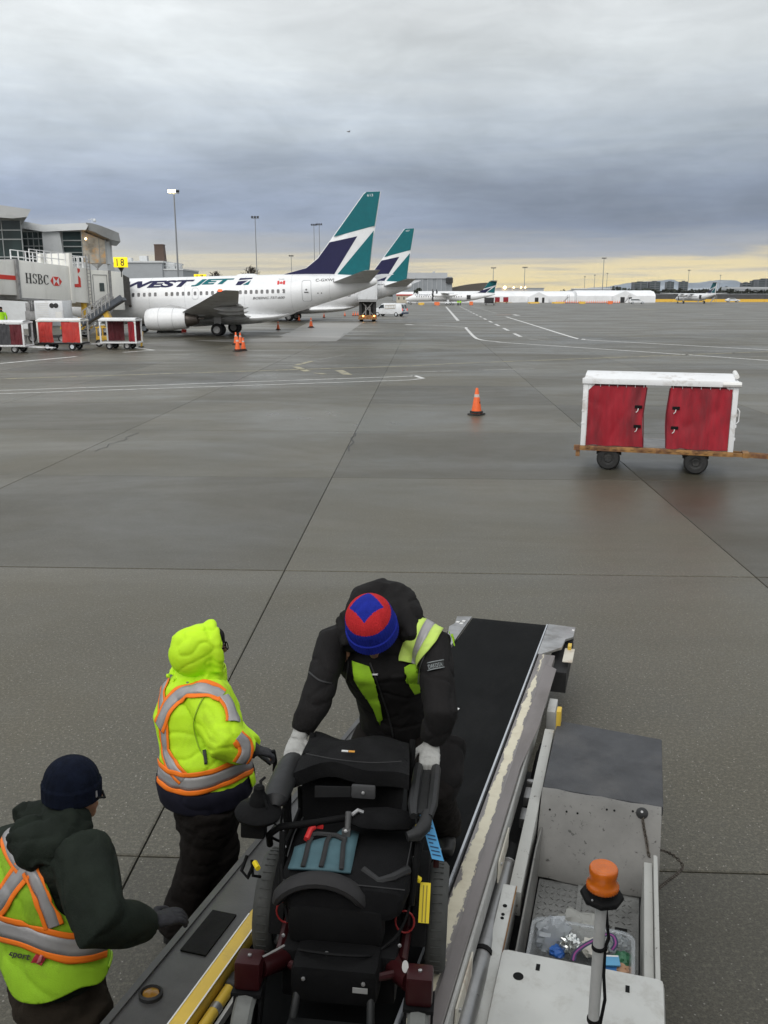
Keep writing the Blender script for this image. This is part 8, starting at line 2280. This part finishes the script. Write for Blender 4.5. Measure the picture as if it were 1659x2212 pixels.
tape(bvA, [(362, 1466), (352, 1500), (352, 1540), (356, 1590), (362, 1630), (376, 1660), (398, 1682)], .042, jkA, WD)
tape(bvA, [(346, 1570), (362, 1530), (388, 1502), (420, 1489), (452, 1492), (480, 1505)], .052, jkA, WD)
tape(bvA, [(480, 1505), (496, 1530), (502, 1560)], .040, jkA, ((-1, .6, 1), (.6, 1, 0)))
tape(bvA, [(345, 1662), (362, 1681), (398, 1692), (440, 1689), (490, 1672), (530, 1652), (548, 1640)], .062, jkA, WD)
tape(bvA, [(514, 1590), (528, 1606), (530, 1628), (520, 1646)], .045, jkA, WD)
for q in ((405, 1475), (456, 1495)):
    l_, nr = hit(bvA, *q)
    if l_: b = MB(); b.lathe([(.007, 0), (.007, .004)], l_, nr, 10); b.build('snap_button', GREYM, jkA, world=True)
cloth_patch(bvA, [(438, 1622), (445, 1620), (448, 1650), (442, 1652)], 'pocket_zip', DARKM, jkA, .006, 6)
bvH = BVHTree.FromPolygons([pA.matrix_basis @ v.co for v in meH.vertices], [tuple(p.vertices) for p in meH.polygons])
cloth_patch(bvH, [(535, 1672), (545, 1668), (550, 1694), (541, 1700)], 'hem_tab', LIME, pA, .008, 6)
SEAML = pmat('lime_seam', (.30, .46, .02), .6)
for q in ([(446, 1500), (428, 1530), (420, 1575), (432, 1620), (448, 1640)],):
    sq = tape(bvA, q, .003, jkA, ONE, [SEAML], .005)
    if sq: sq.name = 'seam'
# black strap with a hook hanging from the right hand
b = MB(); p0 = wrRA + (fA * .9 + V(.2, .1, -.35)).normalized() * .12
b.tube([p0 + V(0, 0, .01), p0 + V(.01, 0, -.05), p0 + V(.005, -.01, -.10), p0 + V(.02, -.01, -.135)], [.012, .011, .012, .014], 8); b.sphere(p0 + V(.02, -.01, -.155), .026, 12, 8, sc=(1, .7, 1))
st_ = b.build('hand_strap', BLACK); st_.name = 'hand_strap'; tag(st_, 'black strap with a round fitting held in the lime jacket worker\'s glove', 'strap')

# ---------------------------------------------------------------- worker in the lime vest, seen from behind
pC = thing('person', 'person in lime vest and navy beanie seen from behind at lower left', 'person', tuple(V(-1.27, 2.88, 0)))
fC = V(.72, .69, 0).normalized(); rC = V(fC.y, -fC.x, 0)
headC = T(155, 1706, 3.42); neckC = T(128, 1790, 3.42); chC = T(104, 1892, 3.42); waC = T(112, 2000, 3.42); peC = T(122, 2112, 3.42)
shRC, shLC = T(182, 1858, 3.24), T(22, 1838, 3.62)
elRC, elLC = T(218, 1995, 3.06), T(60, 1960, 3.75)
wrRC = T(322, 1994, 3.26); wrLC = T(200, 1990, 3.75)
hiRC, hiLC = peC + rC * .10 - V(0, 0, .05), peC - rC * .10 - V(0, 0, .05)
knRC = V(hiRC.x + .06, hiRC.y + .06, .50); knLC = V(hiLC.x + .02, hiLC.y, .50)
anRC = V(knRC.x - .02, knRC.y - .03, .09); anLC = V(knLC.x - .02, knLC.y - .03, .09)
mb = MB(); oval(mb, [neckC, chC.lerp(neckC, .5), chC, waC, peC], [.07, .17, .19, .16, .17], [.06, .10, .13, .12, .13], rC)
hfC = V(1.0, .22, -.2)
head(mb, headC, UPZ + V(.05, 0, 0), hfC); limb(mb, [headC - V(0, 0, .08), neckC], [.055, .06])
for s_, e_, w_ in ((shRC, elRC, wrRC), (shLC, elLC, wrLC)): limb(mb, [chC.lerp(s_, .7), s_, e_, w_], [.06, .058, .045, .03])
for h_, k_2, a_ in ((hiRC, knRC, anRC), (hiLC, knLC, anLC)): limb(mb, [h_, h_.lerp(k_2, .5), k_2, k_2.lerp(a_, .4), a_], [.09, .08, .056, .058, .04])
fhC = V(.80, .55, -.08); hand(mb, wrRC, fhC, UPZ, V(-.4, .9, 0), (.35, .4, .45, .5), .9, .008); hand(mb, wrLC, V(.8, .4, -.3), UPZ, -rC * -1, (.4, .5, .5, .5), .9, .008)
put('body', remesh(mb, .009, 2), SKIN2, pC)
mb = MB(); oval(mb, [neckC + V(0, 0, .02), neckC - V(0, 0, .04), chC.lerp(neckC, .55), chC, waC, peC], [.10, .14, .215, .245, .215, .215], [.09, .12, .15, .165, .155, .165], rC, 28)
limb(mb, [chC.lerp(shRC, .5), shRC, shRC.lerp(elRC, .5), elRC, elRC.lerp(wrRC, .5), elRC.lerp(wrRC, .95)], [.125, .118, .108, .100, .082, .060])
limb(mb, [chC.lerp(shLC, .5), shLC, shLC.lerp(elLC, .5), elLC, elLC.lerp(wrLC, .5), elLC.lerp(wrLC, .95)], [.125, .115, .105, .095, .08, .06])
meC = remesh(mb, .010, 4, .008, 7, 11)
put('jacket', meC, GRNJ, pC)
# vest: own skin over the torso with open sides at the arms
mb = MB(); oval(mb, [chC.lerp(neckC, .82), chC.lerp(neckC, .52), chC, waC, peC + V(0, 0, .02), peC + V(0, 0, -.10)], [.175, .250, .268, .250, .272, .290], [.10, .172, .190, .178, .200, .215], rC, 32)
meV = remesh(mb, .010, 4, .009, 5.5, 12)
bm = bmesh.new(); bm.from_mesh(meV)
kill = []
topz = chC.lerp(neckC, .62).z
for f in bm.faces:
    c = f.calc_center_median(); d = c - chC
    side = d.dot(rC); back = -d.dot(fC)
    arm = (c - shRC).length < .150 or (c - shLC).length < .150 or ((c - (shRC - V(0, 0, .1))).length < .125) or ((c - (shLC - V(0, 0, .1))).length < .125)
    neck = (c - (neckC - V(0, 0, .0))).length < .135
    hem = c.z < peC.z + .085 + .022 * math.sin(side * 22 + 1) + .015 * math.sin(back * 30)
    if arm or neck or hem: kill.append(f)
bmesh.ops.delete(bm, geom=kill, context='FACES'); relax_edge(bm); bm.to_mesh(meV); bm.free()
bvV = bvh_of(meV)
vsC = put('vest', meV, LIMEV, pC); sm = vsC.modifiers.new('thick', 'SOLIDIFY'); sm.thickness = .005
# hood of the jacket hanging down the back
mb = MB()
limb(mb, [T(42, 1786, 3.40), T(85, 1775, 3.44), T(140, 1790, 3.36), T(180, 1770, 3.34)], [.065, .085, .085, .06]); limb(mb, [T(60, 1800, 3.33), T(85, 1840, 3.24), T(96, 1868, 3.22)], [.085, .082, .05]); limb(mb, [T(120, 1800, 3.32), T(112, 1845, 3.23), T(105, 1866, 3.22)], [.085, .075, .05]); limb(mb, [T(35, 1770, 3.42), T(70, 1752, 3.46)], [.045, .05])
put('hood', remesh(mb, .011, 4, .011, 10, 13), GRNJ, pC)
mb = MB(); oval(mb, [peC + V(0, 0, .05), peC - V(0, 0, .05), peC - V(0, 0, .15)], [.19, .215, .20], [.15, .17, .16], rC)
for h_, k_2, a_ in ((hiRC, knRC, anRC), (hiLC, knLC, anLC)): limb(mb, [h_, h_.lerp(k_2, .5), k_2, k_2.lerp(a_, .5), a_ + V(0, 0, -.03)], [.15, .13, .115, .105, .10])
put('trousers', remesh(mb, .014, 4, .012, 8, 14), BRNT, pC)
mb = MB()
for a_ in (anRC, anLC): limb(mb, [a_ + V(0, 0, .05), a_ - V(0, 0, .04) - fC * .04, a_ - V(0, 0, .04) + fC * .12, a_ - V(0, 0, .052) + fC * .19], [.06, .05, .046, .032])
put('boots', remesh(mb, .011, 3), BOOT, pC)
beanie('knit_hat', headC, UPZ + V(.06, -.02, 0), hfC, NAVH, pC, (.093, .105), -.030, .140, .070)
l0 = headC + hfC.normalized() * .105 + V(.0, -.045, .02)
b = MB(); b.box(l0, (.012, .02, .025)); b.build('hat_label', SIL, pC, world=True)
b = MB()
for e in (-1, 1):
    p_h = headC + rC * (e * .078); q_h = headC + hfC.normalized() * .10 + rC * (e * .05)
    b.tube([p_h + V(0, 0, .0), q_h + V(0, 0, -.005)], .004, 6); b.tube([q_h + V(0, 0, -.005), headC + hfC.normalized() * .115], .005, 6)
b.build('glasses', BLACK, pC, world=True)
for W_, f_, n_, s_, e_ in ((wrRC, fhC, UPZ, V(-.4, .9, 0), elRC), (wrLC, V(.8, .4, -.3), UPZ, rC, elLC)):
    mb = MB(); hand(mb, W_, f_, n_, s_, (.35, .4, .45, .5), 1.02, .0115); d_ = (e_ - W_).normalized(); limb(mb, [W_ - d_ * .02, W_ + d_ * .03, W_ + d_ * .06], [.036, .04, .046])
    put('glove', remesh(mb, .0046, 2, .0015, 40, 15), GGLOVE, pC)
b = MB(); b.box(wrRC + V(-.01, -.0, .036), (.018, .05, .01), Matrix.Rotation(-.5, 3, 'Z')); b.build('glove_strap', SIL, pC, world=True)
tape(bvV, [(10, 1760), (16, 1795), (24, 1825), (34, 1850), (50, 1872)], .034, vsC, WD)
tape(bvV, [(205, 1800), (232, 1798), (246, 1800)], .03, vsC, ((-1, .2, 1), (.2, 1, 0)))
tape(bvV, [(180, 1822), (210, 1808), (236, 1812)], .022, vsC, ((-1, 1, 0),))
tape(bvV, [(-14, 1978), (8, 1940), (34, 1902), (62, 1866), (80, 1850)], .046, vsC, WD)
tape(bvV, [(66, 1878), (84, 1916), (104, 1962), (118, 2000)], .034, vsC, WD)
tape(bvV, [(-6, 2000), (30, 2008), (66, 2018), (105, 2034), (150, 2044), (190, 2043), (225, 2034)], .052, vsC, WD)
BIND = pmat('vest_binding', (.42, .70, .05), .6)
for q in ([(178, 1830), (160, 1862), (152, 1905), (160, 1950), (172, 1990)], [(240, 2050), (238, 2070), (232, 2090)]):
    sq = tape(bvV, q, .006, vsC, ONE, [BIND], .007)
    if sq: sq.name = 'edge_binding'
VTX = pmat('vest_print', (.05, .05, .035), .7)
px_text(bvV, 'sport', (24, 2066), (67, 2075), 17, VTX, vsC, name='lettering', shear=.15, off=.03); px_text(bvV, 'as', (-16, 2056), (21, 2065), 13, VTX, vsC, name='lettering', shear=.15, off=.03)
cloth_patch(bvV, [(86, 2050), (106, 2058), (92, 2086), (70, 2075)], 'red_logo', pmat('logo_red', (.45, .03, .05), .6), vsC, .008, 8)
cloth_patch(bvV, [(92, 2058), (98, 2060), (90, 2076), (83, 2073)], 'logo_fleck', pmat('logo_pink', (.55, .18, .18), .6), vsC, .013, 4)
# ------------------------------------------------------------------ pieces that can be picked apart become parts of their own
split_parts({'side_tube', 'pedal', 'service_port', 'curtain_clip', 'chassis_rail', 'bolt', 'rivet', 'livery_panel', 'roof_railing_post', 'lift_column', 'hanger', 'stair_step', 'flap', 'side_window', 'foot', 'boots', 'reflector_pair', 'cylinder_collar', 'beam_hole', 'valve_block', 'hydraulic_hose', 'support_ram', 'scissor_arm', 'rolled_cover'})
# ------------------------------------------------------------------ air: far hills and towers fade through it
hz_ = MB(); hz_.bb((-9000, -420, -1.1), (9000, 12300, 260))
hm_ = bpy.data.materials.new('haze_air'); hm_.use_nodes = True
hn_ = hm_.node_tree; hn_.nodes.clear(); H_ = NT(hn_)
pv_ = H_.n('ShaderNodeVolumePrincipled'); pv_.inputs['Color'].default_value = (.86, .90, .95, 1); pv_.inputs['Density'].default_value = .000028; pv_.inputs['Anisotropy'].default_value = .2
hn_.links.new(pv_.outputs[0], H_.n('ShaderNodeOutputMaterial').inputs['Volume'])
tag(hz_.build('haze', hm_), kind='stuff')
